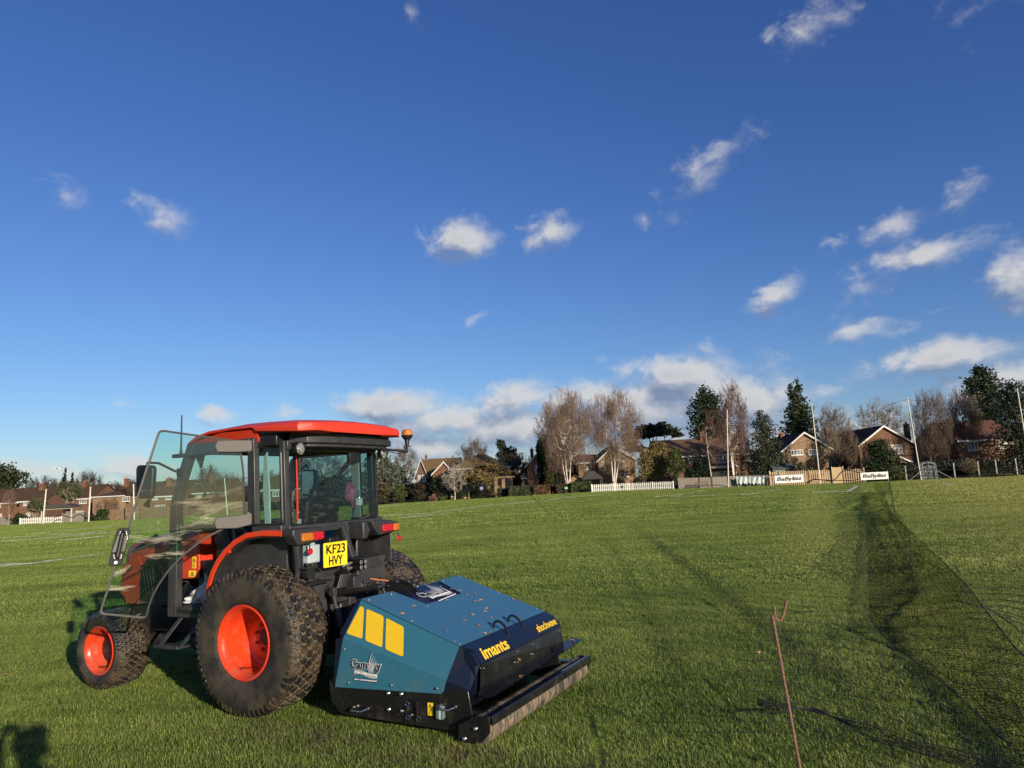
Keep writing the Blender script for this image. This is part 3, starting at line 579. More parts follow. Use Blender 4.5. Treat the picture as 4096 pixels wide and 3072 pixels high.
b=MB(); b.prism(pr,(0,0,2.172),(1,0,0),(0,1,0),(0,0,.062)); b.prism([(p[0]*.9-.01,p[1]*.93) for p in pr],(0,0,2.14),(1,0,0),(0,1,0),(0,0,.03)); b.prism([(p[0]*.97,p[1]*.97) for p in pr],(0,0,2.235),(1,0,0),(0,1,0),(0,0,.03)); b.build('air_duct',DG,T,bevel=.008)
b=MB(); b.box((-.1,.67,2.27),(.3,.06,.02),(.15,0,0)); b.build('roof_vent',BLK,rf,bevel=.005)
# work lights
LENS=mat('lamp_glass',(.45,.46,.45),.15,col2=(.10,.10,.10),nscale=70.,contrast=(.45,.55),metal=.4)
for (x,y,z) in ((-.27,.56,2.122),(-.27,-.585,2.107)):
    b=MB(); b.lathe([(.001,.05),(.035,.05),(.052,.02),(.057,0),(.057,-.012),(.050,-.014)],(x,y,z),'x',24); b.box((x+.03,y,z+.035),(.03,.04,.05)); L=b.build('work_light',BLK,T)
    b=MB(); b.lathe([(.050,-.008),(.03,-.016),(.001,-.018)],(x,y,z),'x',24); b.build('lens',LENS,L)
    L.rotation_euler=(0,0,0)
# beacon
b=MB(); b.tube([(-.28,-.5,2.15),(-.33,-.66,2.135),(-.44,-.745,2.12)],.013,8); b.tube([(-.44,-.75,2.10),(-.44,-.755,2.19)],.012,8); b.tube([(-.3,-.55,2.13),(-.38,-.66,2.10),(-.44,-.72,2.105)],.005,6); b.build('beacon_arm',BK,T)
b=MB(); b.tube([(-.44,-.755,2.175),(-.44,-.76,2.24)],[.018,.026],12); b.lathe([(.03,0),(.055,.03),(.058,.045)],(-.44,-.762,2.235),'z',20); bc=b.build('beacon_base',BLK,T)
b=MB(); b.lathe([(.054,0),(.057,.02),(.055,.045),(.042,.058),(.001,.061)],(-.44,-.762,2.28),'z',20); b.build('lens',AMB,bc)
b=MB(); b.tube([(-.44,-.735,2.16),(-.44,-.715,2.17),(-.44,-.70,2.155),(-.44,-.715,2.14),(-.44,-.735,2.15)],.004,6); b.box((-.44,-.775,2.17),(.01,.05,.012)); b.build('wing_bolt',BK,bc)
# fenders with red lips
FP=[(-.42,1.437),(-.25,1.446),(-.05,1.450),(.12,1.435),(.27,1.378),(.39,1.298),(.48,1.21),(.55,1.11),(.59,1.01),(.61,.90),(.612,.80),(.60,.70)]
for s in (1,-1):
    def strip(y0,y1,th,pts,name,m,par=T):
        b=MB(); vs=[];fs=[]
        for i,(x,z) in enumerate(pts):
            a=Vector(pts[min(i+1,len(pts)-1)])-Vector(pts[max(i-1,0)]); n=Vector((a.y,-a.x)).normalized()*-1
            n=Vector((n.x,n.y)); 
            if n.x*(x-0)+n.y*(z-.6)<0: n=-n
            q=Vector((x,z))-n*th
            vs+=[(x,y0,z),(x,y1,z),(q.x,y1,q.y),(q.x,y0,q.y)]
        for i in range(len(pts)-1):
            for k in range(4): fs.append((4*i+k,4*i+(k+1)%4,4*i+4+(k+1)%4,4*i+4+k))
        fs+=[(0,1,2,3),tuple(4*(len(pts)-1)+k for k in range(4))]
        b.add(vs,fs); return b.build(name,m,par,bevel=.006,angle=40)
    yo_=.785 if s>0 else .70; FQ=FP[(0 if s>0 else 2):]; fl=strip(s*.655,s*yo_,.010,FQ,'fender_lip',ORG); strip(s*(yo_-.016),s*(yo_+.002),.045,[(x,z-.001) for x,z in FQ],'lip_flange',ORG,fl); strip(s*.655,s*(yo_-.02),.05,[(x-.006*(z<1.3),z-.012) for x,z in FQ],'wheel_arch_liner',DG)
    fd=strip(s*.60,s*.655,.03,[(x,z+.006) for x,z in FP[1:-2]],'fender',DG)
    for (x,z) in ((.345,1.275),(.57,.99)):
        b=MB(); b.box((x,s*.76,z),(.05,.02,.022),(0,.7,0)); b.cyl((x-.02,s*.76,z),(x-.02,s*.785,z),.008,8); b.build('lip_bracket',ORG,fl,bevel=.004)
    # grip pad
    b=MB(); [b.box((-.14+.018*k,s*.72,1.451),(.01,.06,.002)) for k in range(8)]; b.build('grip_pad',mat('grip',(.18,.05,.03),.9),fl)
    # light housing: dark pod at the rear of the fender
    yo,yi=(.80,.44) if s>0 else (-.63,-.22)
    xr=-.43
    b=MB(); pod=[(yi,1.345),(yo-.06*s,1.322),(yo+.0*s,1.40),(yo,1.455),(yi+.04*s,1.452),(yi,1.42)] if s>0 else [(-.60,1.345),(-.30,1.322),(-.22,1.40),(-.19,1.46),(-.50,1.452),(-.60,1.42)]
    b.prism([(p[0],p[1]) for p in pod],(xr,0,0),(0,1,0),(0,0,1),(.12,0,0)); b.prism([(yo if s<0 else .652,1.40),(yi,1.40),(yi,1.45),(yo if s<0 else .652,1.45)] ,(xr+.11,0,0),(0,1,0),(0,0,1),(.14,0,0))
    if s<0: b.prism([(-.14,1.30),(-.2,1.30),(-.26,1.40),(-.24,1.46),(-.14,1.46)],(xr+.06,0,0),(0,1,0),(0,0,1),(.17,0,0))
    ph=b.build('light_pod',DG,T,bevel=.012)
    # tail light: amber outside / red inside
    (ya,ym,yr)=(.715,.595,.462) if s>0 else (-.585,-.50,-.335)
    z0,z1=1.352,1.418
    for (q0,q1,mm,nn) in ((ya,ym,AMB,'indicator_lens'),(ym,yr,RED,'tail_lens')):
        b=MB(); b.box2((xr-.022,min(q0,q1)+.001,z0),(xr+.01,max(q0,q1)-.001,z1)); b.build(nn,mm,ph,bevel=.008)
for (x,y,z) in ((-.44,.625,1.265),(-.44,-.58,1.272)):
    b=MB(); b.cyl((x,y,z),(x-.012,y,z),.027,24); k=b.build('reflector',RED,T,bevel=.004); k2=MB(); k2.tube([(x+.004,y,z+.01),(x+.004,y,z+.06)],.006,6); k2.build('reflector_bracket',DG,k)
b=MB(); b.tube([(-.36,.70,1.34),(-.34,.66,1.15),(-.30,.63,.95)],[.03,.025,.02],8); b.build('pod_strut',DG,T)
# number plate
b=MB(); b.prism(rounded([(.505,1.318,0),(.215,1.318,0),(.215,1.118,0),(.505,1.118,0)],.008,2) and [(p[0],p[1]) for p in rounded([(.505,1.318,0),(.215,1.318,0),(.215,1.118,0),(.505,1.118,0)],.008,2)],(-.48,0,0),(0,1,0),(0,0,1),(.006,0,0)); pl=b.build('number_plate',YEL,T,smooth=False)
for tx_,zc in (('KF23',1.263),('HVY',1.168)):
    o=textfit(tx_,(.235 if tx_[0]=='K' else .172),.078,'lettering',TXT,pl,frame((-.4815,.36,zc),(0,-1,0),(0,0,1)),bold=.022)
b=MB(); b.box((-.43,.36,1.335),(.09,.13,.05)); b.box((-.46,.36,1.32),(.03,.025,.06)); b.build('plate_lamp',BLK,T,bevel=.012)
b=MB(); b.box((-.34,.52,1.235),(.11,.15,.15)); b.cyl((-.34,.50,1.30),(-.34,.50,1.335),.03); b.build('washer_tank',mat('tank_plastic',(.46,.54,.57),.35,col2=(.33,.42,.47),nscale=5.,translucent=.2),T,bevel=.04,seg=4)
b=MB(); b.tube([(-.40,.62,1.16),(-.41,.6,1.12)],.01); b.cyl((-.37,.60,1.09),(-.43,.60,1.09),.05,18); b.box((-.40,.60,1.13),(.08,.14,.012)); b.tube([(-.40,.55,1.14),(-.42,.48,1.10),(-.42,.5,1.03),(-.40,.58,1.01)],.007); b.box((-.38,.5,1.0),(.1,.30,.015)); b.build('socket',BK,T)
# hydraulics
b=MB()
for yy in (-.03,.03):
    for zz in (1.112,1.068): b.cyl((-.40,yy,zz),(-.48,yy,zz),.022,14)
b.box((-.38,0,1.145),(.12,.2,.01)); b.build('hydraulic_coupler',BLK,T)
b=MB()
for yy in (-.03,.03):
    for zz in (1.112,1.068): b.lathe([(.008,-.004),(.008,-.0),(.018,0),(.019,.006)],(-.482,yy,zz),'x',14); b.tube([(-.40,yy,zz),(-.34,yy+.03,zz-.01),(-.33,yy+.08,zz-.03)],.012,8)
b.build('coupler_end',mat('dull_steel',(.45,.46,.45),.4,.8),T)
rnd=random.Random(4)
for k in range(5):
    b=MB(); y0=.02+k*.025; b.tube([(-.33,y0+.05,1.08-.01*k),(-.40,y0+.09,1.02),(-.39,y0+.12,.92),(-.30,y0+.12,.82),(-.2,y0+.1,.8)],.012,8); b.build('hose',BLK,T)
b=MB(); b.box2((-.40,-.30,.80),(-.36,.30,.86)); b.box2((-.42,-.12,.55),(-.30,-.04,.95)); b.box2((-.42,.04,.55),(-.30,.12,.9)); b.box2((-.48,-.14,.86),(-.34,.14,.88)); b.box((-.35,.0,.93),(.12,.1,.12)); b.box((-.46,-.16,.82),(.10,.02,.22)); b.box2((-.46,-.17,.92),(-.30,-.04,.94)); b.cyl((-.4,-.1,.88),(-.4,-.1,.96),.014)
b.build('drawbar_frame',DG,T,bevel=.006)
for s in (1,-1):
    b=MB(); b.tube([(-.2,s*.3,.5),(-.55,s*.34,.45),(-.95,s*.38,.42)],[.03,.025,.03],8); b.build('lower_link',BK,T)
    b=MB(); b.tube([(-.18,s*.22,.95),(-.42,s*.33,.88)],[.035,.025],8); b.tube([(-.42,s*.33,.88),(-.55,s*.345,.47)],.016,8); b.cyl((-.46,s*.335,.78),(-.50,s*.34,.62),.028,12); b.box((-.42,s*.33,.9),(.05,.05,.07)); b.build('lift_arm',DG,T,bevel=.004)
b=MB(); b.cyl((-.42,.12,.40),(-.42,.12,.66),.09,20); b.box((-.42,.12,.42),(.24,.22,.12)); b.tube([(-.3,0,.5),(-1.0,0,.45)],.045,12); b.build('drive_shaft',DG,T,bevel=.004)
b=MB(); b.tube([(-.30,.25,.86),(-.40,.245,.875)],.014,10); b.tube([(-.78,.17,.92),(-.90,.15,.94)],.014,10); b.cyl((-.86,.165,.935),(-.89,.155,.94),.026,12); b.build('top_link_thread',ST,T)
b=MB(); b.tube([(-.40,.245,.875),(-.78,.17,.92)],.024,12); b.tube([(-.58,.21,.872),(-.60,.205,.92)],.01,6); b.cyl((-.39,.245,.873),(-.43,.24,.88),.032,12); b.cyl((-.75,.175,.917),(-.79,.17,.921),.032,12)
b.build('top_link',BLK,T)
b=MB(); b.tube([(-.60,.30,.80),(-.66,.20,.79),(-.72,.20,.73)],.01,6); b.tube([(-.5,-.1,.83),(-.6,-.15,.80),(-.68,-.14,.70),(-.8,-.1,.72)],.006,6); b.build('hitch_handle',BK,T)
b=MB(); b.tube([(-.35,-.25,.93),(-.5,-.35,.90),(-.7,-.3,.82),(-.9,-.2,.84)],.006,6); b.build('cable',mat('orange_cable',(.7,.2,.08),.5),T)
# step
b=MB()
for (xt,xb) in ((.99,1.075),(.70,.82)):
    b.prism([(0,0),(.05,0),(.05,.012),(0,.012)],(xb-.025,.86,.485),(1,0,0),(0,1,0),(xt-xb,-.14,.215))
b.box2((.80,.78,.475),(1.10,.90,.492)); b.box2((.80,.90,.475),(1.10,.91,.505)); b.build('cab_step',DG,T,bevel=.004)
b=MB(); b.box2((.75,.5,.50),(.98,.56,.66)); b.box2((.76,.56,.53),(.96,.575,.62)); b.build('step_box',DG,T,bevel=.008)
b=MB(); b.cyl((.93,.575,.575),(.93,.585,.575),.012); b.cyl((.80,.575,.575),(.80,.585,.575),.012); b.cyl((.985,.72,.69),(.985,.735,.69),.012); b.build('step_bolt',ST,T)
# mirrors and aerial
b=MB(); b.prism([(p[0],p[1]) for p in rounded([(1.31,2.07,0),(1.075,2.055,0),(1.09,1.76,0),(1.30,1.77,0)],.05)],(0,.93,0),(1,0,0),(0,0,1),(0,.05,0)); mr=b.build('mirror',BLK,T,bevel=.012)
b=MB(); b.tube([(1.03,.72,1.99),(1.06,.76,2.0),(1.10,.9,2.075),(1.19,.95,2.085),(1.2,.95,2.05)],.011,8); b.box((1.03,.735,1.99),(.04,.04,.07)); b.build('mirror_arm',BLK,mr)
b=MB(); b.prism([(p[0],p[1]) for p in rounded([(1.14,2.02,0),(.93,2.01,0),(.93,1.72,0),(1.14,1.73,0)],.05)],(0,-.90,0),(1,0,0),(0,0,1),(0,-.05,0)); mr=b.build('mirror',BLK,T,bevel=.012)
b=MB(); b.quad((.95,-.8995,1.99),(1.12,-.8995,2.0),(1.12,-.8995,1.75),(.95,-.8995,1.74)); b.build('mirror_glass',mat('mirror_face',(.8,.85,.85),.03,1.),mr,smooth=False)
b=MB(); b.tube([(1.0,-.72,1.99),(1.03,-.88,2.07),(1.03,-.92,2.0)],.011,8); b.build('mirror_arm',BLK,mr)
b=MB(); b.box((1.10,.69,2.145),(.15,.05,.035)); b.build('aerial_bracket',BLK,T,bevel=.005)
b=MB(); b.tube([(1.13,.65,2.15),(1.13,.65,2.2)],.014,8); b.tube([(1.13,.65,2.2),(1.13,.65,2.53)],[.010,.006],8); b.build('aerial',BLK,T)
# open glazed door
H0=V(.15,.72,0); th=R(45); e1=V(math.cos(th),math.sin(th),0); nn=V(-math.sin(th),math.cos(th),0)
def D(s,z,o=0.): return tuple(H0+e1*s+V(0,0,z)+nn*o)
outl=[(.081,2.217),(.045,1.95),(.035,1.6)]+[(.04,1.539),(.10,1.515),(.20,1.475),(.351,1.40),(.50,1.285),(.622,1.156),(.69,1.05),(.725,.98),(.755,.89),(.774,.806)]
outl=[(.72,2.33),(.081,2.217)]+outl[1:12]+[(.770,.80),(1.118,.869)]
P3=[Vector((a,b_,0)) for a,b_ in outl]
rp=rounded([tuple(p) for p in P3],.045,4)
b=MB(); b.add([D(p[0],p[1]) for p in rp],[tuple(range(len(rp)))]); dg=b.build('door',GLD,T,smooth=False)
fm=mat('door_seal',(.034,.032,.030),.5,col2=(.022,.021,.020),nscale=20.)
b=MB(); vs=[];fs=[];n=len(rp); ctr=sum((Vector(p) for p in rp),Vector())/n
inn=[]
for i in range(n):
    a=(Vector(rp[(i+1)%n])-Vector(rp[i-1])).normalized(); q=Vector((-a.y,a.x,0)); inn.append(Vector(rp[i])+q*.015)
if (inn[0]-ctr).length>(Vector(rp[0])-ctr).length:
    inn=[Vector(rp[i])*2-inn[i] for i in range(n)]
for i in range(n):
    p=rp[i];q=inn[i]; vs+=[D(p[0],p[1],.012),D(q[0],q[1],.010),D(q[0],q[1],-.010),D(p[0],p[1],-.012)]
for i in range(n):
    for k in range(4): fs.append((4*i+k,4*i+(k+1)%4,4*((i+1)%n)+(k+1)%4,4*((i+1)%n)+k))
b.add(vs,fs); b.build('door_frame',fm,dg)
HG=mat('hinge_grey',(.085,.078,.07),.6,col2=(.09,.085,.08),nscale=30.)
for zt,zl in ((2.165,2.17),(1.545,1.53)):
    b=MB(); p=[D(-.02,zt-.045,.015),D(.10,zl-.055,.015),D(.26,zl-.05,.015),D(.28,zl,.015),D(.26,zl+.05,.015),D(.10,zl+.052,.015),D(-.02,zt+.05,.015)]
    b.add(p+[tuple(V(*q)+nn*.03) for q in p],[tuple(range(7)),tuple(range(7,14))]+[(i,(i+1)%7,7+(i+1)%7,7+i) for i in range(7)])
    b.cyl((.15,.735,zt-.055),(.15,.735,zt+.06),.018,12); b.build('hinge',HG,dg,bevel=.008)
# handle
def hp(pts,o,h,m,name,par,bev=.004):
    b=MB(); p=[D(a,c,o) for a,c in pts]; n=len(p); b.add(p+[tuple(V(*q)+nn*h) for q in p],[tuple(range(n)),tuple(range(n,2*n))]+[(i,(i+1)%n,n+(i+1)%n,n+i) for i in range(n)]); return b.build(name,m,par,bevel=bev)
o1=[(p[0],p[1]) for p in rounded([(.905,1.53,0),(1.005,1.535,0),(1.065,1.235,0),(.965,1.235,0)],.035,4)]
ha=hp(o1,.006,.014,BLK,'door_handle',dg)
hp([(.92,1.47),(.998,1.472),(1.035,1.345),(.945,1.345)],.022,.003,ST,'handle_plate',ha)
b=MB(); b.tube([D(.955,1.50,.03),D(.957,1.49,.055),D(.99,1.31,.055),D(.992,1.30,.03)],.017,10); b.build('grip',BLK,ha)
b=MB(); b.tube([D(.93,1.475,.03),D(.935,1.503,.03),D(.978,1.503,.03),D(.983,1.475,.03)],.004,6); b.tube([D(.965,1.325,.03),D(.968,1.295,.03),D(1.015,1.295,.03),D(1.02,1.325,.03)],.004,6); b.cyl(D(1.005,1.262,.018),D(1.005,1.262,.026),.013,14); b.build('lock',mat('white_mark',(.8,.8,.78),.4),ha)
b=MB(); b.tube([D(.885,1.34,.0),D(.885,1.34,-.03)],.018,10); b.tube([D(.885,1.345,-.03),(.62,.70,1.52),(.98,.66,1.53)],.011,8); b.build('door_gas_strut',mat('dark_green_rod',(.03,.04,.038),.35),dg)
b=MB(); b.tube([D(.885,1.345,-.03),tuple(V(*D(.885,1.345,-.03))*.6+V(1.02,.66,1.60)*.4)],.014,8); b.build('strut_cylinder',BLK,dg)
# ------------------------------------------------ turf aerator behind the tractor (same local frame)
A=empty('turf_aerator',(TX,TY,0),TPH,'blue and navy turf aerator with yellow panels mounted behind the tractor','aerator')
BLU=mat('blue_sheet',(.036,.125,.215),.40,col2=(.033,.117,.203),nscale=2.,bump=.04,bscale=300.,dirt=.22,dz=(-1,-.5)); TEAL=mat('teal_sheet',(.026,.128,.195),.40,col2=(.024,.120,.182),nscale=2.,bump=.04,bscale=300.,dirt=.22,dz=(.1,.6))
NAV=mat('navy_sheet',(.005,.008,.022),.34,col2=(.005,.008,.022),nscale=3.); YP=mat('yellow_decal',(.72,.47,.010),.4,col2=(.68,.43,.010),nscale=30.); NB=mat('gloss_black',(.007,.007,.009),.22,col2=(.012,.012,.013),nscale=6.,dirt=.22,dz=(-.1,.25))
SIL=mat('decal_silver',(.62,.64,.66),.5); BOLT=mat('zinc',(.65,.66,.66),.3,1.)
T0=V(-1.033,0,.908); T1=V(-1.906,0,.612); tn=np.cross(T1-T0,V(0,1,0)); tn=tn/np.linalg.norm(tn); tn=tn*np.sign(tn[2])
def top(x,y,h=0.): 
    t=(x-T0[0])/(T1[0]-T0[0]); return tuple(T0+(T1-T0)*t+V(0,y,0)+tn*h)
def topplate(poly,h0,th,m,name,par,bev=.0):
    b=MB(); n=len(poly); b.add([top(x,y,h0) for x,y in poly]+[top(x,y,h0+th) for x,y in poly],[tuple(range(n)),tuple(range(n,2*n))]+[(i,(i+1)%n,n+(i+1)%n,n+i) for i in range(n)]); return b.build(name,m,par,bevel=bev,smooth=False)
# body shell
L=.695; Rr_=-.695
def quadbox(m,name,*p,par=A,off=0):
    b=MB(); b.quad(*p); return b.build(name,m,par,smooth=False)
b=MB()
sec=lambda y,k:[(-.99,y,.90),(-1.033,y,.903),(-1.906,y,.607),(-1.99,y,.578),(-2.045,y,.495),(-2.02,y,.485),(-2.02,y,.30),(-1.8,y,.12),(-.85,y,.12),(-.82,y,.62)]
loft(b,[sec(.69,0),sec(-.71,0)]); 
b.add([sec(.69,0)[0],sec(.69,0)[-1],sec(-.71,0)[-1],sec(-.71,0)[0]],[(0,1,2,3)])
body=b.build('frame',NAV,A,smooth=False)
topplate([(-1.03,.70),(-1.03,.31),(-1.328,.26),(-1.322,-.283),(-1.036,-.36),(-1.03,-.70),(-1.906,-.70),(-1.906,.70)],.003,.004,BLU,'lid',A)
# left side panel (upper canted, lower upright) and mirror on the right
for s in (1,-1):
    yt,yc=.702*s,.765*s
    yr_=.7516*s; a=[(-1.033,yt,.905),(-1.906,yt,.612),(-1.82,yr_,.39),(-.904,yc,.63)]; c=[(-.904,yc,.63),(-1.82,yr_,.39),(-1.795,yr_,.315),(-1.77,yr_,.298),(-.816,yc,.27)]
    b=MB(); b.quad(*a); b.add([V(*p)-V(0,.004*s,0) for p in a],[(0,1,2,3)]); sp=b.build('side_panel',TEAL,A,smooth=False)
    b=MB(); b.add(c+[(p[0],p[1]-.004*s,p[2]) for p in c],[(0,1,2,3,4),(9,8,7,6,5)]); b.build('side_panel',TEAL,A,smooth=False)
    b=MB(); b.prism([(-.80,.30),(-.83,.62),(-.90,.645),(-.915,.60),(-.86,.27)],(0,yc-.002*s,0),(1,0,0),(0,0,1),(0,-.02*s,0)); b.quad((-1.033,yt,.905),(-.904,yc,.632),(-.85,yc-.02*s,.66),(-.99,yt-.01*s,.912)); b.build('edge_trim',NAV,A,smooth=False)
    b=MB(); b.prism([(-.74,.30),(-.76,.16),(-.86,.075),(-1.93,.055),(-2.02,.16),(-1.99,.33),(-1.85,.36),(-.8,.34)],(0,s*.745,0),(1,0,0),(0,0,1),(0,-.012*s,0)); sdp=b.build('side_plate',NB,A,bevel=.003)
    b=MB(); b.quad((-1.906,yt,.612),(-1.82,yr_,.39),(-1.80,yr_,.31),(-1.99,.72*s,.33),(-2.045,.655*s,.49),(-1.99,.66*s,.578)) ; b.build('corner_panel',NAV,A,smooth=False)
    if s==1: SP=sp; SD=sdp
# hood at the back: canted navy band carrying the words
b=MB(); b.add([(-1.908,.70,.613),(-1.908,-.71,.613),(-1.99,-.70,.585),(-1.99,.66,.585),(-2.05,-.715,.500),(-2.05,.655,.492),(-2.042,-.715,.49),(-2.042,.655,.482)],[(0,1,2,3),(3,2,4,5),(5,4,6,7)])
hood=b.build('rear_hood',NAV,A,smooth=False)
b=MB(); b.add([(-2.045,.655,.483),(-2.045,-.715,.491),(-2.075,-.715,.37),(-2.06,.70,.34),(-2.06,-.72,.31),(-2.03,.69,.285),(-2.16,-.80,.345),(-2.15,.70,.285)],[(0,1,2,3),(3,2,4,5)]); b.build('rear_plate',NB,A,smooth=False)
b=MB(); b.add([(-2.035,.70,.30),(-2.05,-.72,.345),(-2.05,-.93,.355),(-2.15,-.94,.345),(-2.155,.68,.295),(-2.12,.715,.292)],[(0,1,2,3,4,5)]); b.add([(-2.035,.70,.292),(-2.05,-.72,.337),(-2.05,-.93,.347),(-2.15,-.94,.337),(-2.155,.68,.287),(-2.12,.715,.284)],[(0,1,2,3,4,5)]); b.build('rear_flap',NB,A,smooth=False)
# hoods' text: face from (-1.99,.585) to (-2.05,.50)
fo=V(-2.0225,0,.5425); ed=V(.06,0,.085); ed=ed/np.linalg.norm(ed); fnorm=V(-ed[2],0,ed[0])
Y2=mat('yellow_letter',(.74,.50,.03),.4)
textfit('imants',.375,.088,'lettering',Y2,hood,frame(tuple(fo+V(0,.405,0)+fnorm*.003),(0,-1,0),tuple(ed)),bold=.024)
textfit('shockwave',.365,.066,'lettering',Y2,hood,frame(tuple(fo+V(0,-.478,.004)+fnorm*.004),(0,-1,0),tuple(ed)),bold=.012)
# yellow panels
def facet(pts,m,name,par,off=.004):
    a=V(-1.033,.702,.905);n=np.cross(V(-1.906,.702,.612)-a,V(-.904,.765,.63)-a); n=n/np.linalg.norm(n); n=n*np.sign(n[1]); out=[]
    for p in rounded([tuple(q) for q in pts],.018,4):
        q=V(*p); q=q-n*(n@(q-a)); out.append(q+n*off)
    b=MB(); b.add(out,[tuple(range(len(out)))]); return b.build(name,m,par,smooth=False)
facet([(-1.036,.71,.868),(-1.069,.71,.851),(-1.082,.748,.632),(-.93,.752,.667)],YP,'yellow_panel',SP)
facet([(-1.092,.708,.846),(-1.253,.706,.796),(-1.266,.747,.58),(-1.11,.748,.622)],YP,'yellow_panel',SP)
facet([(-1.276,.709,.786),(-1.437,.708,.727),(-1.454,.745,.525),(-1.294,.747,.570)],YP,'yellow_panel',SP)
# supplier decal: word, reeds, ribbon, strap line
def decal(Mx,par,dark,sc=1.,outline=True):
    if outline: text('Campey',.086*sc,'lettering',SIL,par,Mx @ Matrix.Translation((0,.0,-.0008)),bold=.0042*sc)
    text('Campey',.086*sc,'lettering',dark,par,Mx @ Matrix.Translation((0,0,.001)),bold=.0010*sc)
    n=22; up=[];lo=[]
    for i in range(n+1):
        t=i/n*2-1; yy=-.062*sc+.012*sc*math.sin(-t*2.6); up.append((t*.112*sc,yy+.015*sc));lo.append((t*.112*sc,yy-.017*sc))
    vs=[tuple(Mx@Vector((p[0],p[1],.0012))) for p in up+lo]; b=MB(); b.add(vs,[(i,i+1,n+2+i,n+1+i) for i in range(n)]); b.build('ribbon',mat('ribbon_grey',(.36,.37,.38),.5),par,smooth=False)
    text('TURF CARE SYSTEMS',.0225*sc,'lettering',mat('letter_white',(.75,.75,.72),.5),par,Mx @ Matrix.Translation((0,-.062*sc,.0022)) @ Matrix.Rotation(-.06,4,'Z'),bold=.0003)
    b=MB(); b.add([tuple(Mx@Vector(p)) for p in ((-.112*sc,-.097*sc,.001),(.112*sc,-.097*sc,.001),(.112*sc,-.117*sc,.001),(-.112*sc,-.117*sc,.001))],[(0,1,2,3)]); b.build('strap_line',mat('strap_blue',(.01,.04,.12),.4),par,smooth=False)
    text('QUALITY GROUNDCARE EQUIPMENT',.0122*sc,'lettering',mat('letter_white',(.75,.75,.72),.5),par,Mx @ Matrix.Translation((0,-.107*sc,.0025)),bold=.0002,spacing=1.05)
    b=MB()
    for k,(x0,xt,yt) in enumerate(((.03,.075,.10),(.04,.088,.075),(.05,.10,.055),(.06,.112,.04),(.068,.116,.025))):
        pts=[]
        m=10
        for i in range(m+1):
            t=i/m; pts.append((x0*sc+(xt-x0)*sc*t**2.2,-.05*sc+(yt+.05)*sc*t,.0035*sc*math.sin(math.pi*min(t*.9+.1,1))+.0004))
        vs=[];[vs.extend([tuple(Mx@Vector((x-w_,y,.003))),tuple(Mx@Vector((x+w_,y,.003)))]) for x,y,w_ in pts]; b.add(vs,[(2*i,2*i+1,2*i+3,2*i+2) for i in range(m)])
    b.build('reed_emblem',SIL,par,smooth=False)
decal(frame((-1.118,.768,.450),(-1,0,.0),(0,0,1)),SP,mat('decal_ink',(.006,.010,.02),.5))
decal(frame(top(-1.175,-.04,.008),(.10,-1,.03),tuple(T0-T1)),body,NAV,sc=1.45)
# bolts
bl=[(-1.064,.372),(-1.067,.655),(-1.471,.662),(-1.353,.29),(-1.35,-.014),(-1.062,-.388),(-1.063,-.661),(-1.35,-.313),(-1.464,-.676),(-1.838,-.688),(-1.881,-.685),(-1.885,.668),(-1.839,.669),(-1.883,.219),(-1.047,-.014)]
def bolt(p,n,r=.009,h=.006):
    b=MB(); p=V(*p);n=V(*n); b.tube([tuple(p),tuple(p+n*h*.6),tuple(p+n*h)],[r,r*.85,r*.3],10); return b.build('bolt',BOLT,A)
for x,y in bl: bolt(top(x,y,.006),tn)
for x,z in ((-.913,.55),(-.95,.311),(-1.349,.324),(-1.746,.335)): bolt((x,.765,z),(0,1,0),.010,.008)
for x,z in ((-1.306,.262),(-1.423,.266),(-1.308,.149),(-1.427,.152)): bolt((x,.745,z),(0,1,0),.016,.018)
for y,z in ((.634,.461),(.149,.393),(.118,.462),(-.115,.395),(-.153,.462),(-.667,.465)): bolt((-2.056 if z>.43 else -2.068,y,z),(-1,0,0),.009,.008)
# grab rings
for y in (.135,-.108):
    b=MB(); b.tube([(-1.93+.065*math.cos(t),y,.605-.02*math.cos(t)*-1.6+.072*math.sin(t)) for t in np.linspace(-.25,math.pi+.25,18)],.010,8); b.build('grab_ring',NB,A)
# side hardware
for (x0,x1,z) in ((-.985,-1.118,.138),(-1.766,-1.888,.222)):
    b=MB(); b.tube([(x0,.745,z),(x0,.775,z-.005),(x0-.012,.795,z-.012),(x1+.03,.795,z-.012),(x1,.775,z),(x1,.745,z)],.008,8); b.cyl((x0,.745,z),(x0,.752,z),.014,12); b.cyl((x1,.745,z),(x1,.752,z),.014,12); b.build('pull_handle',ST,A)
for (x,z) in ((-1.487,.207),(-1.582,.112),(-1.487,.118)):
    b=MB(); b.tube([(x+.016*math.cos(t),.76,z+.016*math.sin(t)) for t in np.linspace(0,6.283,15)],.003,6,cap=False); b.build('pin_ring',ST,A)
for (x,z) in ((-1.52,.182),(-1.545,.14)):
    b=MB(); b.cyl((x,.745,z),(x+.01,.79,z+.003),.013,12); b.build('depth_pin',ST,A)
b=MB(); b.box2((-1.59,.745,.235),(-1.53,.775,.240)); b.box2((-1.575,.745,.12),(-1.568,.772,.24)); b.build('pin_bracket',NB,A)
b=MB(); b.box2((-1.652,.7452,.143),(-1.697,.747,.228)); dd=b.build('warning_decal',YEL,A,smooth=False)
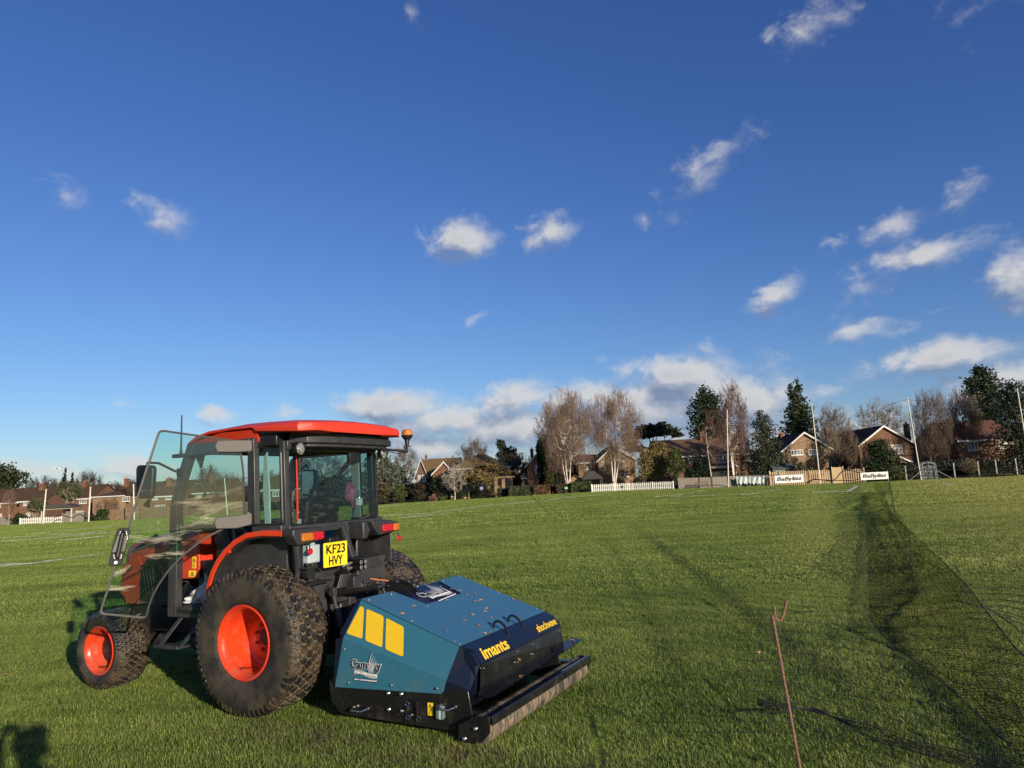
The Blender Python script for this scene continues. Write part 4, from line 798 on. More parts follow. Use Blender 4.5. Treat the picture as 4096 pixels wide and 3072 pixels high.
e=MB(); e.tube([(-1.662,.748,.197),(-1.688,.748,.197),(-1.675,.748,.221),(-1.662,.748,.197)],.0018,4); e.box((-1.675,.748,.206),(.005,.002,.012)); e.box((-1.675,.748,.187),(.045,.002,.002)); e.tube([(-1.665,.748,.15),(-1.672,.748,.165),(-1.668,.748,.176),(-1.676,.748,.182)],.0025,4); e.tube([(-1.672,.748,.166),(-1.684,.748,.17)],.002,4); e.tube([(-1.682,.748,.152),(-1.69,.748,.16),(-1.688,.748,.182)],.002,4); e.build('symbol',TXT,dd,smooth=False)
b=MB(); b.prism([(p[0],p[1]) for p in rounded([(-1.735,.225,0),(-1.80,.225,0),(-1.80,.13,0),(-1.735,.13,0)],.02)],(0,.745,0),(1,0,0),(0,0,1),(0,.03,0)); b.build('manual_tube',mat('tube_plastic',(.12,.16,.15),.3),A,bevel=.006)
b=MB(); b.quad((-1.765,.777,.20),(-1.782,.777,.20),(-1.778,.777,.135),(-1.765,.777,.14)); b.build('tube_label',mat('pale_aqua',(.45,.72,.70),.4),A,smooth=False)
# hitch bracket
for y in (.19,.08):
    b=MB(); b.prism([(-.86,.90),(-.88,.97),(-.93,.99),(-1.05,.95),(-1.16,.87),(-.98,.86)],(0,y,0),(1,0,0),(0,0,1),(0,.012,0)); b.build('hitch_plate',NB,A,bevel=.003)
b=MB(); b.cyl((-.91,.05,.94),(-.91,.22,.94),.014); b.box2((-1.0,-.5,.5),(-.84,.5,.62)); b.box2((-.95,-.6,.2),(-.8,.6,.5)); b.build('headstock',NB,A,bevel=.006)
# tines inside
b=MB()
rnd=random.Random(2)
for k in range(26): 
    y=-.66+k*.052; b.tube([(-1.4+rnd.uniform(-.1,.1),y,.3),(-1.4+rnd.uniform(-.1,.1),y,.03)],.012,6)
b.build('tine_row',BK,A)
# rear roller with muddy grooves and its carrier bar
rm=bpy.data.materials.new('roller_mud'); rm.use_nodes=True; t=NT(rm.node_tree); bb=t.n['Principled BSDF']; bb.inputs['Roughness'].default_value=.6
tc=t.node('ShaderNodeTexCoord'); mp=t.node('ShaderNodeMapping',{'Vector':tc.outputs['Object'],'Scale':(2.5,16,2.5),'Rotation':(0,0,.0)}); n=t.node('ShaderNodeTexNoise',{'Vector':mp.outputs[0],'Scale':3.,'Detail':6.,'Distortion':1.2}); n3=t.node('ShaderNodeTexNoise',{'Vector':tc.outputs['Object'],'Scale':5.,'Detail':5.})
k=t.math('ADD',t.math('MULTIPLY',n.outputs[0],.7),t.math('MULTIPLY',n3.outputs[0],.3)); t.l.new(t.ramp(k,[(.38,(.025,.023,.020)),(.50,(.105,.085,.062)),(.62,(.25,.195,.13))]),bb.inputs['Base Color'])
bp=t.node('ShaderNodeBump',{'Strength':.7,'Distance':.01,'Height':n.outputs[0]}); t.l.new(bp.outputs[0],bb.inputs['Normal'])
b=MB(); prof=[(.001,0),(.090,0)]
y=0
rr=random.Random(5); N=150
for i in range(N+1): prof.append((.094+rr.uniform(-.0035,.0035),-i*1.76/N))
prof+= [(.001,-1.76)]
b.lathe(prof,(-2.085,.80,.094),'y',28); b.build('roller',rm,A,smooth=True,angle=80) if False else b.build('roller',rm,A,angle=80)
b=MB(); loft(b,[[(x,y,z) for x,z in ((-2.165,.200),(-2.20,.207),(-2.212,.195),(-2.212,.148),(-2.20,.143),(-2.195,.19),(-2.165,.188))] for y in (.80,-.965)]); b.build('roller_bar',NB,A,bevel=.002)
for y,s in ((.80,1),(-.965,-1)):
    b=MB(); b.prism([(-1.93,.0),(-1.95,.13),(-2.10,.20),(-2.19,.20),(-2.19,.10),(-2.12,.03),(-2.0,-.0)],(0,y,0),(1,0,0),(0,0,1),(0,.012*s,0)); b.build('roller_bracket',NB,A,bevel=.003)
for p in ((-1.99,.812,.045),(-2.08,.812,.118)): bolt(p,(0,1,0),.017,.018)
bolt((-2.20,.76,.165),(-1,0,0),.012,.012); bolt((-2.20,-.93,.19),(-1,0,0),.012,.012)
for y_ in (.66,-.80): b=MB(); b.box2((-2.10,y_,.09),(-1.85,y_+.06,.20)); b.build('roller_arm',NB,A,bevel=.004)
# dry leaves on the lid: individual things
LF=mat('dry_leaf',(.52,.30,.16),.7,col2=(.34,.17,.08),nscale=40.)
lr=random.Random(3)
Mw=Matrix.Translation((TX,TY,0)) @ Matrix.Rotation(TPH,4,'Z')
leafme=None
def leaf(p,sc,label,rz):
    global leafme
    if leafme is None:
        vs=[];fs=[];n=6
        for i in range(n+1):
            t=i/n; w_=.38*math.sin(math.pi*t)**.8*(1+.25*math.sin(t*14)); z=.16*math.sin(math.pi*t)
            vs+=[(t-.5,w_,z+.10),(t-.5,0,z*.6),(t-.5,-w_,z+.06)]
        for i in range(n): fs+=[(3*i,3*i+1,3*i+4,3*i+3),(3*i+1,3*i+2,3*i+5,3*i+4)]
        b=MB(); b.add(vs,fs); b.tube([(-.5,0,0),(-.85,.1,.05)],.03,4); o=b.build('dry_leaf',LF); leafme=o.data
    else: o=bpy.data.objects.new('dry_leaf',leafme); COL.objects.link(o)
    o.location=p; o.scale=(sc,sc,sc); o.rotation_euler=(lr.uniform(-.3,.3),lr.uniform(-.3,.3),rz)
    return tag(o,label,'leaf',group='dry leaves fallen on the aerator')
_w='brown dry leaf on the blue lid, '
_ll=[_w+k for k in ['just right of the navy logo patch','close behind the right corner of the navy patch','beside the right rear bolt of the navy patch','right of the bolt near the navy patch','left one of the pair right of centre','right one of the pair right of centre','broad one in the middle of the lid','largest curled one at the very centre','right of centre near the grab rings','left of the largest central one','behind the left grab ring','alone near the left edge crease','touching the navy hood left of the rings','small one left of the navy patch','at the left edge above the yellow panels','alone near the right edge halfway down','tiny one right of the broad middle leaf','at the rear right corner by the bolts']]
for i,(x,y) in enumerate([(-1.229,-.263),(-1.28,-.314),(-1.375,-.286),(-1.384,-.379),(-1.491,-.212),(-1.501,-.298),(-1.629,-.171),(-1.648,.091),(-1.753,-.024),(-1.679,.258),(-1.782,.245),(-1.705,.581),(-1.895,.325),(-1.32,.424),(-1.372,.646),(-1.627,-.657),(-1.661,-.099),(-1.901,-.651)]):
    leaf(Mw@Vector(top(x,y,.012)),lr.uniform(.022,.040),_ll[i],lr.uniform(0,6.28))
for i,(p,lb) in enumerate([((-2.10,-.84,.352),'brown dry leaf on the right end of the rear flap'),((-2.07,.13,.405),'brown dry leaf clinging high on the black rear plate'),((-2.12,.20,.305),'brown dry leaf lying in the fold of the rear flap')]): leaf(Mw@Vector(p),.04,lb,i*2.)
# loose things in and by the cab
b=MB(); 
import mathutils
rng=np.random.default_rng(3)
vs=[];fs=[];n=12
for i in range(n+1):
    for j in range(n+1):
        s_,t_=i/n,j/n; x=1.30-.30*s_; z=.785+t_*(.08+.26*max(0,s_-.15)**1.2); y=.45+.03*math.sin(s_*9+t_*5)+.02*math.sin(t_*13-s_*4)+rng.uniform(-.006,.006); vs.append((x-.1,y+.06,z))
for i in range(n):
    for j in range(n): a=i*(n+1)+j; fs.append((a,a+1,a+n+2,a+n+1))
b.add(vs,fs); b.add([(p[0],p[1]-.02,p[2]) for p in vs],fs); o=b.build('plastic_sheet',mat('white_sheet',(.55,.58,.60),.45,col2=(.48,.51,.53)),smooth=False); o.matrix_world=Mw; tag(o,'crumpled white plastic sheet lying in the open cab doorway','sheet')
b=MB(); c0=Vector((.02,-.40,1.70)); vs=[];fs=[]; n=14
for i in range(n+1):
    for j in range(10):
        t_=i/n; a=j/10*6.283; r_=(.020+.045*math.sin(math.pi*min(1,t_*1.15))**.7)*(1+.35*math.sin(a*3+t_*7)); vs.append((c0.x+r_*.5*math.cos(a),c0.y+r_*math.sin(a)-.05*t_,c0.z+.13-.24*t_+.01*math.sin(a*2)))
for i in range(n):
    for j in range(10): fs.append((i*10+j,i*10+(j+1)%10,(i+1)*10+(j+1)%10,(i+1)*10+j))
b.add(vs,fs); o=b.build('cloth_bag',mat('pink_cloth',(.48,.15,.30),.6,col2=(.22,.06,.16),nscale=20.)); o.matrix_world=Mw; tag(o,'crumpled pink cloth hanging inside the rear cab window','bag')
def bottle(p,sc,label):
    r=empty('water_bottle',tuple(Mw@Vector(p)),0,label,'bottle','water bottles in the cab')
    b=MB(); b.lathe([(.001,0),(.034,0),(.036,.02),(.033,.08),(.036,.10),(.036,.17),(.030,.20),(.014,.235),(.013,.25)],(0,0,0),'z',18); q=b.build('bottle_body',glassmat('clear_plastic',(.8,.9,.93)),r)
    b=MB(); b.lathe([(.0365,.10),(.0368,.165)],(0,0,0),'z',18); b.build('paper_label',mat('label_paper',(.75,.78,.80),.6),r)
    b=MB(); b.lathe([(.016,.245),(.016,.27),(.001,.272)],(0,0,0),'z',14); b.build('cap',mat('cap_blue',(.25,.45,.7),.4),r); r.scale=(sc,)*3
bottle((-.02,-.50,1.50),1.05,'upright water bottle with pale label behind the rear window beside the pink cloth'); bottle((-.10,.40,1.42),.62,'small clear bottle in the lower left corner of the rear cab window')
# the photographer, whose shadow falls on the grass at lower left
def person():
    P=empty('person',(.45,-.44,0),0,'person in dark coat holding up a phone, seen as a shadow on the grass','person')
    vs={'pel':((0,0,.98),.155),'wst':((0,0,1.12),.145),'che':((0,.02,1.34),.165),'nck':((0,.03,1.50),.07),'hd0':((0,.05,1.60),.085),'hd1':((0,.06,1.70),.10),'hd2':((0,.05,1.78),.07),
     'lh':((-.10,0,.92),.10),'lk':((-.12,.02,.5),.065),'la':((-.13,0,.09),.045),'lt':((-.15,.16,.04),.04),'rh':((.10,0,.92),.10),'rk':((.12,.02,.5),.065),'ra':((.13,0,.09),.045),'rt':((.15,.16,.04),.04),
     'ls':((-.20,.02,1.42),.075),'le':((-.38,.20,1.30),.055),'lw':((-.45,.32,1.60),.036),'rs':((.20,.02,1.42),.075),'re':((.20,.24,1.24),.055),'rw':((-.33,.32,1.57),.036)}
    ed=[('pel','wst'),('wst','che'),('che','nck'),('nck','hd0'),('hd0','hd1'),('hd1','hd2'),('pel','lh'),('lh','lk'),('lk','la'),('la','lt'),('pel','rh'),('rh','rk'),('rk','ra'),('ra','rt'),('che','ls'),('ls','le'),('le','lw'),('che','rs'),('rs','re'),('re','rw')]
    for side,wr,sx in (('l','lw',1),('r','rw',-1)):
        wx,wy,wz=vs[wr][0]
        vs[side+'p']=((wx+.01*sx,wy+.04,wz+.05),.026); ed.append((wr,side+'p'))
        for k in range(4):
            a=side+f'f{k}a'; b_=side+f'f{k}b'; vs[a]=((wx+.01*sx,wy+.06,wz+.04+.02*k),.010); vs[b_]=((wx+.04*sx,wy+.085,wz+.04+.02*k),.008); ed+= [(side+'p',a),(a,b_)]
        vs[side+'t']=((wx+.02*sx,wy+.03,wz+.12),.010); ed.append((side+'p',side+'t'))
    keys=list(vs); me=bpy.data.meshes.new('body'); me.from_pydata([vs[k][0] for k in keys],[(keys.index(a),keys.index(b)) for a,b in ed],[])
    o=link('body',me,P,mat('dark_coat',(.03,.035,.05),.8)); sk=o.modifiers.new('skin','SKIN'); 
    if not me.skin_vertices: 
        me.attributes  # layer is created with the modifier
    lay=me.skin_vertices[0] if me.skin_vertices else None
    if lay is None:
        bpy.context.view_layer.objects.active=o; o.select_set(True); bpy.ops.mesh.customdata_skin_add(); lay=me.skin_vertices[0]
    for i,k in enumerate(keys): lay.data[i].radius=(vs[k][1],)*2; lay.data[i].use_root=(k=='pel')
    sb=o.modifiers.new('sub','SUBSURF'); sb.levels=1; sb.render_levels=1
    b=MB(); b.box((0,.052,1.735),(.17,.2,.12)); b.build('hair',mat('hair',(.03,.02,.015),.7),P,bevel=.05,seg=3)
    p=MB(); p.box((.03,-.032,1.69),(.155,.008,.075)); ph=p.build('phone',mat('phone_case',(.02,.02,.02),.3),bevel=.003); tag(ph,'dark phone held up sideways by the photographer','phone')
person()
# ------------------------------------------------ background: houses
def zat(u,v,Y): return float(aty(u,v,Y)[2])
def xat(u,v,Y): return float(aty(u,v,Y)[0])
def hz(u): return 1536+math.tan(PITCH)*FPX-(u-2048)*math.tan(ROLL)+60   # rough far ground row, only to choose a row for x
def brick(name,c1,c2): 
    return mat(name,c1,.85,col2=c2,nscale=1.3,contrast=(.35,.62),stretch=(1,1,5),bump=.3,bscale=9.,spec=.1)
def tiles(name,c1,c2,period,axis='X'):
    m=bpy.data.materials.new(name); m.use_nodes=True; t=NT(m.node_tree); b=t.n['Principled BSDF']; b.inputs['Roughness'].default_value=.9; b.inputs['Specular IOR Level'].default_value=.1
    tc=t.node('ShaderNodeTexCoord'); wv=t.node('ShaderNodeTexWave',{'Vector':tc.outputs['Object'],'Scale':1/period*.314*1.,'Distortion':.6,'Detail':2.},bands_direction=axis); n=t.node('ShaderNodeTexNoise',{'Vector':tc.outputs['Object'],'Scale':.9,'Detail':7.,'Roughness':.7})
    k=t.math('ADD',t.math('MULTIPLY',wv.outputs['Fac'],.45),t.math('MULTIPLY',n.outputs[0],.6)); t.l.new(t.ramp(k,[(.3,c2),(.75,c1)]),b.inputs['Base Color'])
    bp=t.node('ShaderNodeBump',{'Strength':.8,'Distance':.08,'Height':k}); t.l.new(bp.outputs[0],b.inputs['Normal']); return m
BR1=brick('red_brick',(.165,.095,.062),(.108,.060,.041)); BR2=brick('brown_brick',(.165,.085,.05),(.11,.055,.033)); BR3=brick('tan_brick',(.26,.175,.11),(.18,.12,.075)); CRM=mat('cream_render',(.42,.34,.2),.8)
RF1=tiles('dark_brown_tiles',(.095,.058,.036),(.055,.035,.024),.22,'Z'); RF2=tiles('pantiles',(.18,.115,.07),(.06,.04,.028),.33); RF3=tiles('tan_tiles',(.20,.135,.068),(.12,.08,.042),.22,'Z'); RF4=tiles('plum_tiles',(.105,.058,.048),(.075,.042,.037),.22,'Z'); RF5=tiles('red_pantiles',(.17,.082,.06),(.065,.036,.028),.33)
WH=mat('white_joinery',(.58,.57,.53),.6,col2=(.48,.47,.44)); WPANE=mat('window_pane',(.03,.035,.04),.12,col2=(.22,.23,.23),nscale=.8,contrast=(.42,.6)); FASC=WH
def house(label,cat,Y,u0,u1,vE,vR,kind,depth,wall,roof,wins=(),chim=(),hip=0.,uA=None,over=.35,barge=True,extra=None,uE=None):
    uc=(u0+u1)/2; x0=xat(u0,vE,Y);x1=xat(u1,vE,Y); zE=zat(uE or uc,vE,Y); zB=gz((x0+x1)/2,Y)-.4; xc=(x0+x1)/2
    Yr=Y if kind=='g' else Y+depth/2; zR=zat(uA or uc,vR,Yr); xa=xat(uA,vR,Yr) if (uA and kind=='g') else xc
    o=(xc,Y,zB); h=empty('house',o,0,label,cat,'houses around the field')
    lx0,lx1,e,r=x0-xc,x1-xc,zE-zB,zR-zB; xa-=xc
    b=MB()
    if kind=='g': b.prism([(lx0,0),(lx1,0),(lx1,e),(xa,r-.05),(lx0,e)],(0,0,0),(1,0,0),(0,0,1),(0,depth,0))
    elif hip: b.box2((lx0,0,0),(lx1,depth,e))
    else: b.prism([(0,0),(depth,0),(depth,e),(depth/2,r-.05),(0,e)],(lx0,0,0),(0,1,0),(0,0,1),(lx1-lx0,0,0))
    b.build('wall',wall,h,smooth=False)
    b=MB(); th=.14; ov=over
    if kind=='g':
        for s,xe in ((-1,lx0),(1,lx1)):
            dx,dz=xe-xa,e-r; k=1+ov/abs(dx); X,Z=xa+dx*k,r+dz*k
            b.prism([(xa,r+th),(X,Z+th),(X,Z),(xa,r)],(0,-ov,0),(1,0,0),(0,0,1),(0,depth+2*ov,0))
    else:
        hp=hip
        if hip:
            vs=[(lx0-ov,-ov,e),(lx1+ov,-ov,e),(lx1+ov,depth+ov,e),(lx0-ov,depth+ov,e),(lx0+hp,depth/2,r),(lx1-hp,depth/2,r)]
            b.add(vs,[(0,1,5,4),(1,2,5),(2,3,4,5),(3,0,4),(0,3,2,1)])
        else:
            sl=(r-e)/(depth/2)
            for ya,yc in ((-ov,depth/2),(depth+ov,depth/2)):
                za=e-sl*ov; b.prism([(ya,za),(yc,r),(yc,r+th),(ya,za+th)],(lx0-ov*.6,0,0),(0,1,0),(0,0,1),(lx1-lx0+ov*1.2,0,0))
    rf=b.build('roof',roof,h,smooth=False)
    if barge:
        b=MB()
        if kind=='g':
            for s,xe in ((-1,lx0),(1,lx1)):
                dx,dz=xe-xa,e-r; k=1+ov/abs(dx); X,Z=xa+dx*k,r+dz*k; b.prism([(xa,r+th-.02),(X,Z+th-.02),(X,Z-.12),(xa,r-.14)],(0,-ov-.06,0),(1,0,0),(0,0,1),(0,.055,0))
        else: b.box2((lx0-ov*.6,-ov-.06,e-.32+(.2 if hip else 0)),(lx1+ov*.6,-ov-.003,e-.1+(.15 if hip else 0)))
        b.build('bargeboard' if kind=='g' else 'fascia',FASC,h,smooth=False)
    for wdw in wins:
        a,v0,c,v1=wdw[:4]; nx=wdw[4] if len(wdw)>4 else 2; ny=wdw[5] if len(wdw)>5 else 1
        wx0,wx1=xat(a,(v0+v1)/2,Y)-xc,xat(c,(v0+v1)/2,Y)-xc; wz1,wz0=zat((a+c)/2,v0,Y)-zB,zat((a+c)/2,v1,Y)-zB
        b=MB(); t=.09
        b.box2((wx0,-.07,wz0),(wx1,.0-.002,wz0+t)); b.box2((wx0,-.07,wz1-t),(wx1,-.002,wz1)); b.box2((wx0,-.07,wz0+t),(wx0+t,-.002,wz1-t)); b.box2((wx1-t,-.07,wz0+t),(wx1,-.002,wz1-t))
        for i in range(1,nx): x=wx0+(wx1-wx0)*i/nx; b.box2((x-.045,-.06,wz0+t),(x+.045,-.002,wz1-t))
        for i in range(1,ny): z=wz0+(wz1-wz0)*i/ny*1.0; b.box2((wx0+t,-.055,z-.04),(wx1-t,-.002,z+.04))
        f=b.build('window',WH,h,smooth=False); b=MB(); b.box2((wx0+t,-.02,wz0+t),(wx1-t,.0-.004,wz1-t)); b.build('pane',WPANE,f,smooth=False)
        b=MB(); b.box2((wx0-.08,-.14,wz0-.08),(wx1+.08,-.003,wz0-.003)); b.build('sill',WH,f,smooth=False)
    for (cu,cv,cw,dy) in chim:
        Yc=Y+dy; cx=xat(cu,cv,Yc)-xc; cz=zat(cu,cv,Yc)-zB; w_=cw/FPX*Yc/2; b=MB(); b.box2((cx-w_,dy-.4,e-.5),(cx+w_,dy+.4,cz)); b.box2((cx-w_-.06,dy-.46,cz-.003),(cx+w_+.06,dy+.46,cz+.14)); ch=b.build('chimney',BR2,rf,smooth=False)
        b=MB(); b.cyl((cx,dy,cz+.13),(cx,dy,cz+.45),.13,10); b.build('chimney_pot',mat('terracotta',(.35,.13,.07),.7),ch)
    return h,xc,zB
K1=lambda x,y:(x/3.95,1780+y/3.95)
def P1(x0,y0,x1,y1,*r): return (x0/3.95,1780+y0/3.95,x1/3.95,1780+y1/3.95,*r)
def P2(x0,y0,x1,y1,*r): return (1480+x0/3.16,1600+y0/3.16,1480+x1/3.16,1600+y1/3.16,*r)
def P3_(x0,y0,x1,y1,*r): return (2080+x0/3.16,1500+y0/3.16,2080+x1/3.16,1500+y1/3.16,*r)
def P4(x0,y0,x1,y1,*r): return (2680+x0/2.765,1450+y0/2.765,2680+x1/2.765,1450+y1/2.765,*r)
def P5(x0,y0,x1,y1,*r): return (3380+x0/2.962,1400+y0/2.962,3380+x1/2.962,1400+y1/2.962,*r)
house('brown brick house at the far left edge, half behind the tall conifer','house',128,-150,76,2012,1962,'r',9,BR2,RF1,wins=[P1(-60,905,12,985,2,2),P1(-30,1085,30,1140,2,2)],chim=[])
house('brown brick house with dark tiled roof behind the picket fence and small palm','house',126,78,186,2001,1955,'r',9.5,BR1,RF1,wins=[P1(375,885,455,958,2,3),P1(585,870,690,905,3,1),P1(420,1070,480,1120,2,1)],chim=[(170,1939,17,4)],uE=130)
house('brown brick house with chimney behind the large palm tree','house',126,262,366,1992,1944,'r',9.5,BR1,RF1,wins=[P1(1258,840,1370,922,3,1),P1(1200,1040,1320,1085,3,1)],chim=[(339,1932,17,4.2)],uE=315)
house('tan rendered brick house with low hipped roof behind two bare trees','house',122,372,500,1985,1958,'r',8,BR3,RF1,hip=3.5,wins=[P1(1940,810,2050,890,3,1)],uE=440)
house('house with tall red chimney and roof window beyond the tan house','house',134,455,600,1975,1934,'r',9,BR2,RF1,chim=[(507,1918,14,3)],uE=520)
house('long brick house seen through the open tractor door beside the mirror','house',124,602,735,1981,1927,'r',9,BR1,RF1,wins=[(611,1981,632,1999,3,1),(663,1978,694,1998,3,1),(620,2020,660,2038,3,1),(735,2012,785,2030,3,1)][:3],chim=[(677,1916,16,3)],uE=665)
house('brick house with white windows seen through the tractor door behind dark trees','house',124,775,905,1967,1920,'r',9,BR2,RF1,wins=[(787,1971,806,1989,2,1),(742,2010,790,2026,3,1)][:1],chim=[(848,1910,18,3)],uE=840)
house('house with plain tiled roof seen through the narrow cab window','house',125,1050,1200,1955,1905,'r',9,BR1,RF3,wins=[(1090,1965,1115,1985)],uE=1120)
# central houses
house('dark gabled house with solar panels on its tan roof','house',118,1665,1706,1893,1838,'g',16,mat('shaded_brick',(.12,.06,.045),.8),RF3,wins=[P2(605,950,645,1030,2,1),P2(660,945,705,1030,2,1)])
hh,xc_,zb_=house('long tan tiled house wing carrying the solar panels','house',120,1705,1835,1889,1836,'r',9,BR2,RF3,chim=[(1704,1826,6,3)],barge=False,uE=1765)
b=MB()
for k in range(4): 
    x0=xat(1757+k*15,1845,124)-xc_; z0=zat(1765,1850,124.3)-zb_; b.add([(x0,3.1,z0-.62),(x0+.6,3.1,z0-.62),(x0+.6,3.9,z0+.15),(x0,3.9,z0+.15)],[(0,1,2,3)])
b.build('solar_panel',mat('solar_blue',(.02,.03,.05),.15),hh,smooth=False)
house('small brown gable with orange verge beside the solar panel house','house',114,1731,1812,1893,1848,'g',6,BR2,RF1,uA=1775,over=.25)
hB=house('cream house with broad tan tiled roof behind the olive tree','house',112,1800,2040,1872,1816,'r',11,CRM,RF3,wins=[P2(1370,880,1440,920,3,1),P2(1650,920,1720,960,2,1)],hip=4.2,uE=1930)
b=MB(); x0=xat(1955,1960,108);x1=xat(2045,1960,108); z0=gz(x0,108)
for k in range(4): xx=x0+(x1-x0)*k/3; b.box((xx,108,z0+1.3),(.5,.5,3.0))
b.box(((x0+x1)/2,108.6,z0+2.9),(x1-x0+1.2,2.4,.25)); o=b.build('carport',BR3,smooth=False); tag(o,'brick carport with flat roof and pillars behind the white bench','carport')
house('red brick gabled house half hidden by the dark cypress columns','house',112,2107,2264,1856,1777,'g',12,BR1,RF4,uA=2180,wins=[P3_(188,1140,225,1245,2,1),P3_(582,1120,615,1220,2,1)],chim=[(2127,1800,13,5)])
house('wing of the red brick house with plum roof','house',116,2215,2300,1850,1797,'r',10,BR1,RF4,wins=[],uE=2260,barge=True)
house('tan brick gabled house behind the white birch trees','house',108,2392,2538,1838,1786,'g',13,BR3,RF4,uA=2448,wins=[P3_(1215,1090,1330,1175,2,1),P3_(1030,1095,1080,1170,2,1),P3_(1220,1240,1370,1290,3,1)])
house('flat fronted tan brick wing left of the birch trees','house',110,2312,2395,1846,1822,'r',8,BR3,RF4,wins=[P3_(815,1120,880,1195,2,1)],uE=2355)
b=MB(); x0,x1=xat(2262,1920,100),xat(2335,1920,100); z0=gz(x0,100); zt=zat(2297,1910,100); zr=zat(2297,1902,100)
g=empty('garage',((x0+x1)/2,100,z0),0,'small tan brick garage with low pitched roof behind the hedge','garage'); w_=(x1-x0)/2
b.prism([(-w_,0),(w_,0),(w_,zt-z0-.6),(0,zr-z0-.05),(-w_,zt-z0-.6)],(0,0,0),(1,0,0),(0,0,1),(0,5,0)); b.build('wall',BR3,g,smooth=False)
b=MB()
for s in (-1,1): b.prism([(0,zr-z0),(s*(w_+.3),zt-z0-.75),(s*(w_+.3),zt-z0-.6),(0,zr-z0+.15)],(0,-.3,0),(1,0,0),(0,0,1),(0,5.6,0))
b.build('roof',RF1,g,smooth=False)
g=empty('gazebo',(xat(2368,1920,99),99,gz(15,99)),0,'dark timber gazebo with hipped roof between garage and birch','gazebo')
g.scale=(.48,.48,.72)
for sx in (-1,1):
    for sy in (-1,1): b=MB(); b.box((sx*2.6,sy*2,1.3),(.25,.25,2.6)); b.build('post',BK,g)
b=MB(); b.add([(-3.2,-2.5,2.4),(3.2,-2.5,2.4),(3.2,2.5,2.4),(-3.2,2.5,2.4),(-.8,0,4.0),(.8,0,4.0)],[(0,1,5,4),(1,2,5),(2,3,4,5),(3,0,4),(0,3,2,1)]); b.build('roof',mat('felt_roof',(.05,.045,.04),.8),g,smooth=False)
# right hand houses
house('long brick house with ribbed brown pantile roof behind the round ivy tree','house',104,2640,2985,1817,1757,'r',11,BR1,RF2,wins=[P4(455,1010,630,1108,4,2),P4(805,1005,875,1085,2,1),P4(200,1040,300,1100,3,1),P4(450,1205,640,1285,4,2),P4(650,1205,738,1280,2,1)],chim=[(2810,1736,26,5)],uE=2830)
b=MB(); x0=xat(2834,1870,103.4);x1=xat(2956,1870,103.4); b.box(((x0+x1)/2,103.3,zat(2895,1868,103.3)),(x1-x0,1.3,.35)); o=b.build('porch_canopy',WH,smooth=False); tag(o,'long white flat canopy above the ground floor windows behind the birch','canopy')
house('tan brick gabled bungalow with white bargeboards behind the grey shed','house',104,3128,3320,1798,1731,'g',13,BR3,RF1,uA=3213,wins=[P4(1335,965,1470,1025,4,1),P4(1530,957,1640,1020,4,1)],chim=[(3124,1737,13,7),(3306,1722,12,5)])
house('red brick gabled house with white bargeboards behind the round dark bush','house',100,3435,3648,1776,1705,'g',12,BR1,RF1,uA=3529,wins=[P5(500,1120,675,1165,3,1),P5(590,1165,680,1228,2,1)],chim=[(3625,1700,14,7)])
b=MB(); x0=xat(3580,1845,99);x1=xat(3645,1845,99); z1=zat(3590,1833,99); z0=gz(x0,99); b.prism([(x0,z0),(x1,z0),(x1,z1-1.3),(x0,z1)],(0,97.5,0),(1,0,0),(0,0,1),(0,2,0)); lt=b.build('lean_to',BR1,smooth=False); tag(lt,'red brick lean-to with sloping white edged roof beside the gabled house','lean-to')
b=MB(); b.prism([(x0-.2,z1+.05),(x1+.3,z1-1.3),(x1+.3,z1-1.12),(x0-.2,z1+.23)],(0,97.2,0),(1,0,0),(0,0,1),(0,2.4,0)); q=b.build('lean_to_roof',WH,lt,smooth=False)
house('brick house with red pantile roof partly behind the big dark evergreens','house',98,3828,4080,1756,1684,'r',11,BR1,RF5,wins=[P5(1450,1085,1575,1190,3,1),P5(1812,1072,1880,1168,1,1),P5(1870,1072,1985,1110,3,1)],chim=[(3803,1678,16,3)],uE=3920)
house('low brick house seen through the gap beside the garden gate','house',112,3640,3810,1800,1775,'r',8,BR3,RF1,wins=[P5(1180,1195,1225,1250,2,1)],uE=3725)
b=MB(); xs0,xs1=xat(3092,1880,96),xat(3178,1880,96); z0=gz(xs0,96); g=empty('garden_shed',((xs0+xs1)/2,96,z0),0,'grey green garden shed behind the tan picket fence','shed')
w_=(xs1-xs0)/2; e_=zat(3135,1873,96)-z0; r_=zat(3135,1853,97)-z0
b.box2((-w_,0,0),(w_,2.4,e_)); b.build('wall',mat('shed_green',(.13,.17,.15),.7),g,smooth=False); b=MB(); b.prism([(-.3,e_-.1),(1.2,r_),(2.7,e_-.1),(2.7,e_),(1.2,r_+.12),(-.3,e_)],(-w_-.15,0,0),(0,1,0),(0,0,1),(2*w_+.3,0,0)); b.build('roof',mat('shed_felt',(.06,.07,.065),.8),g,smooth=False)
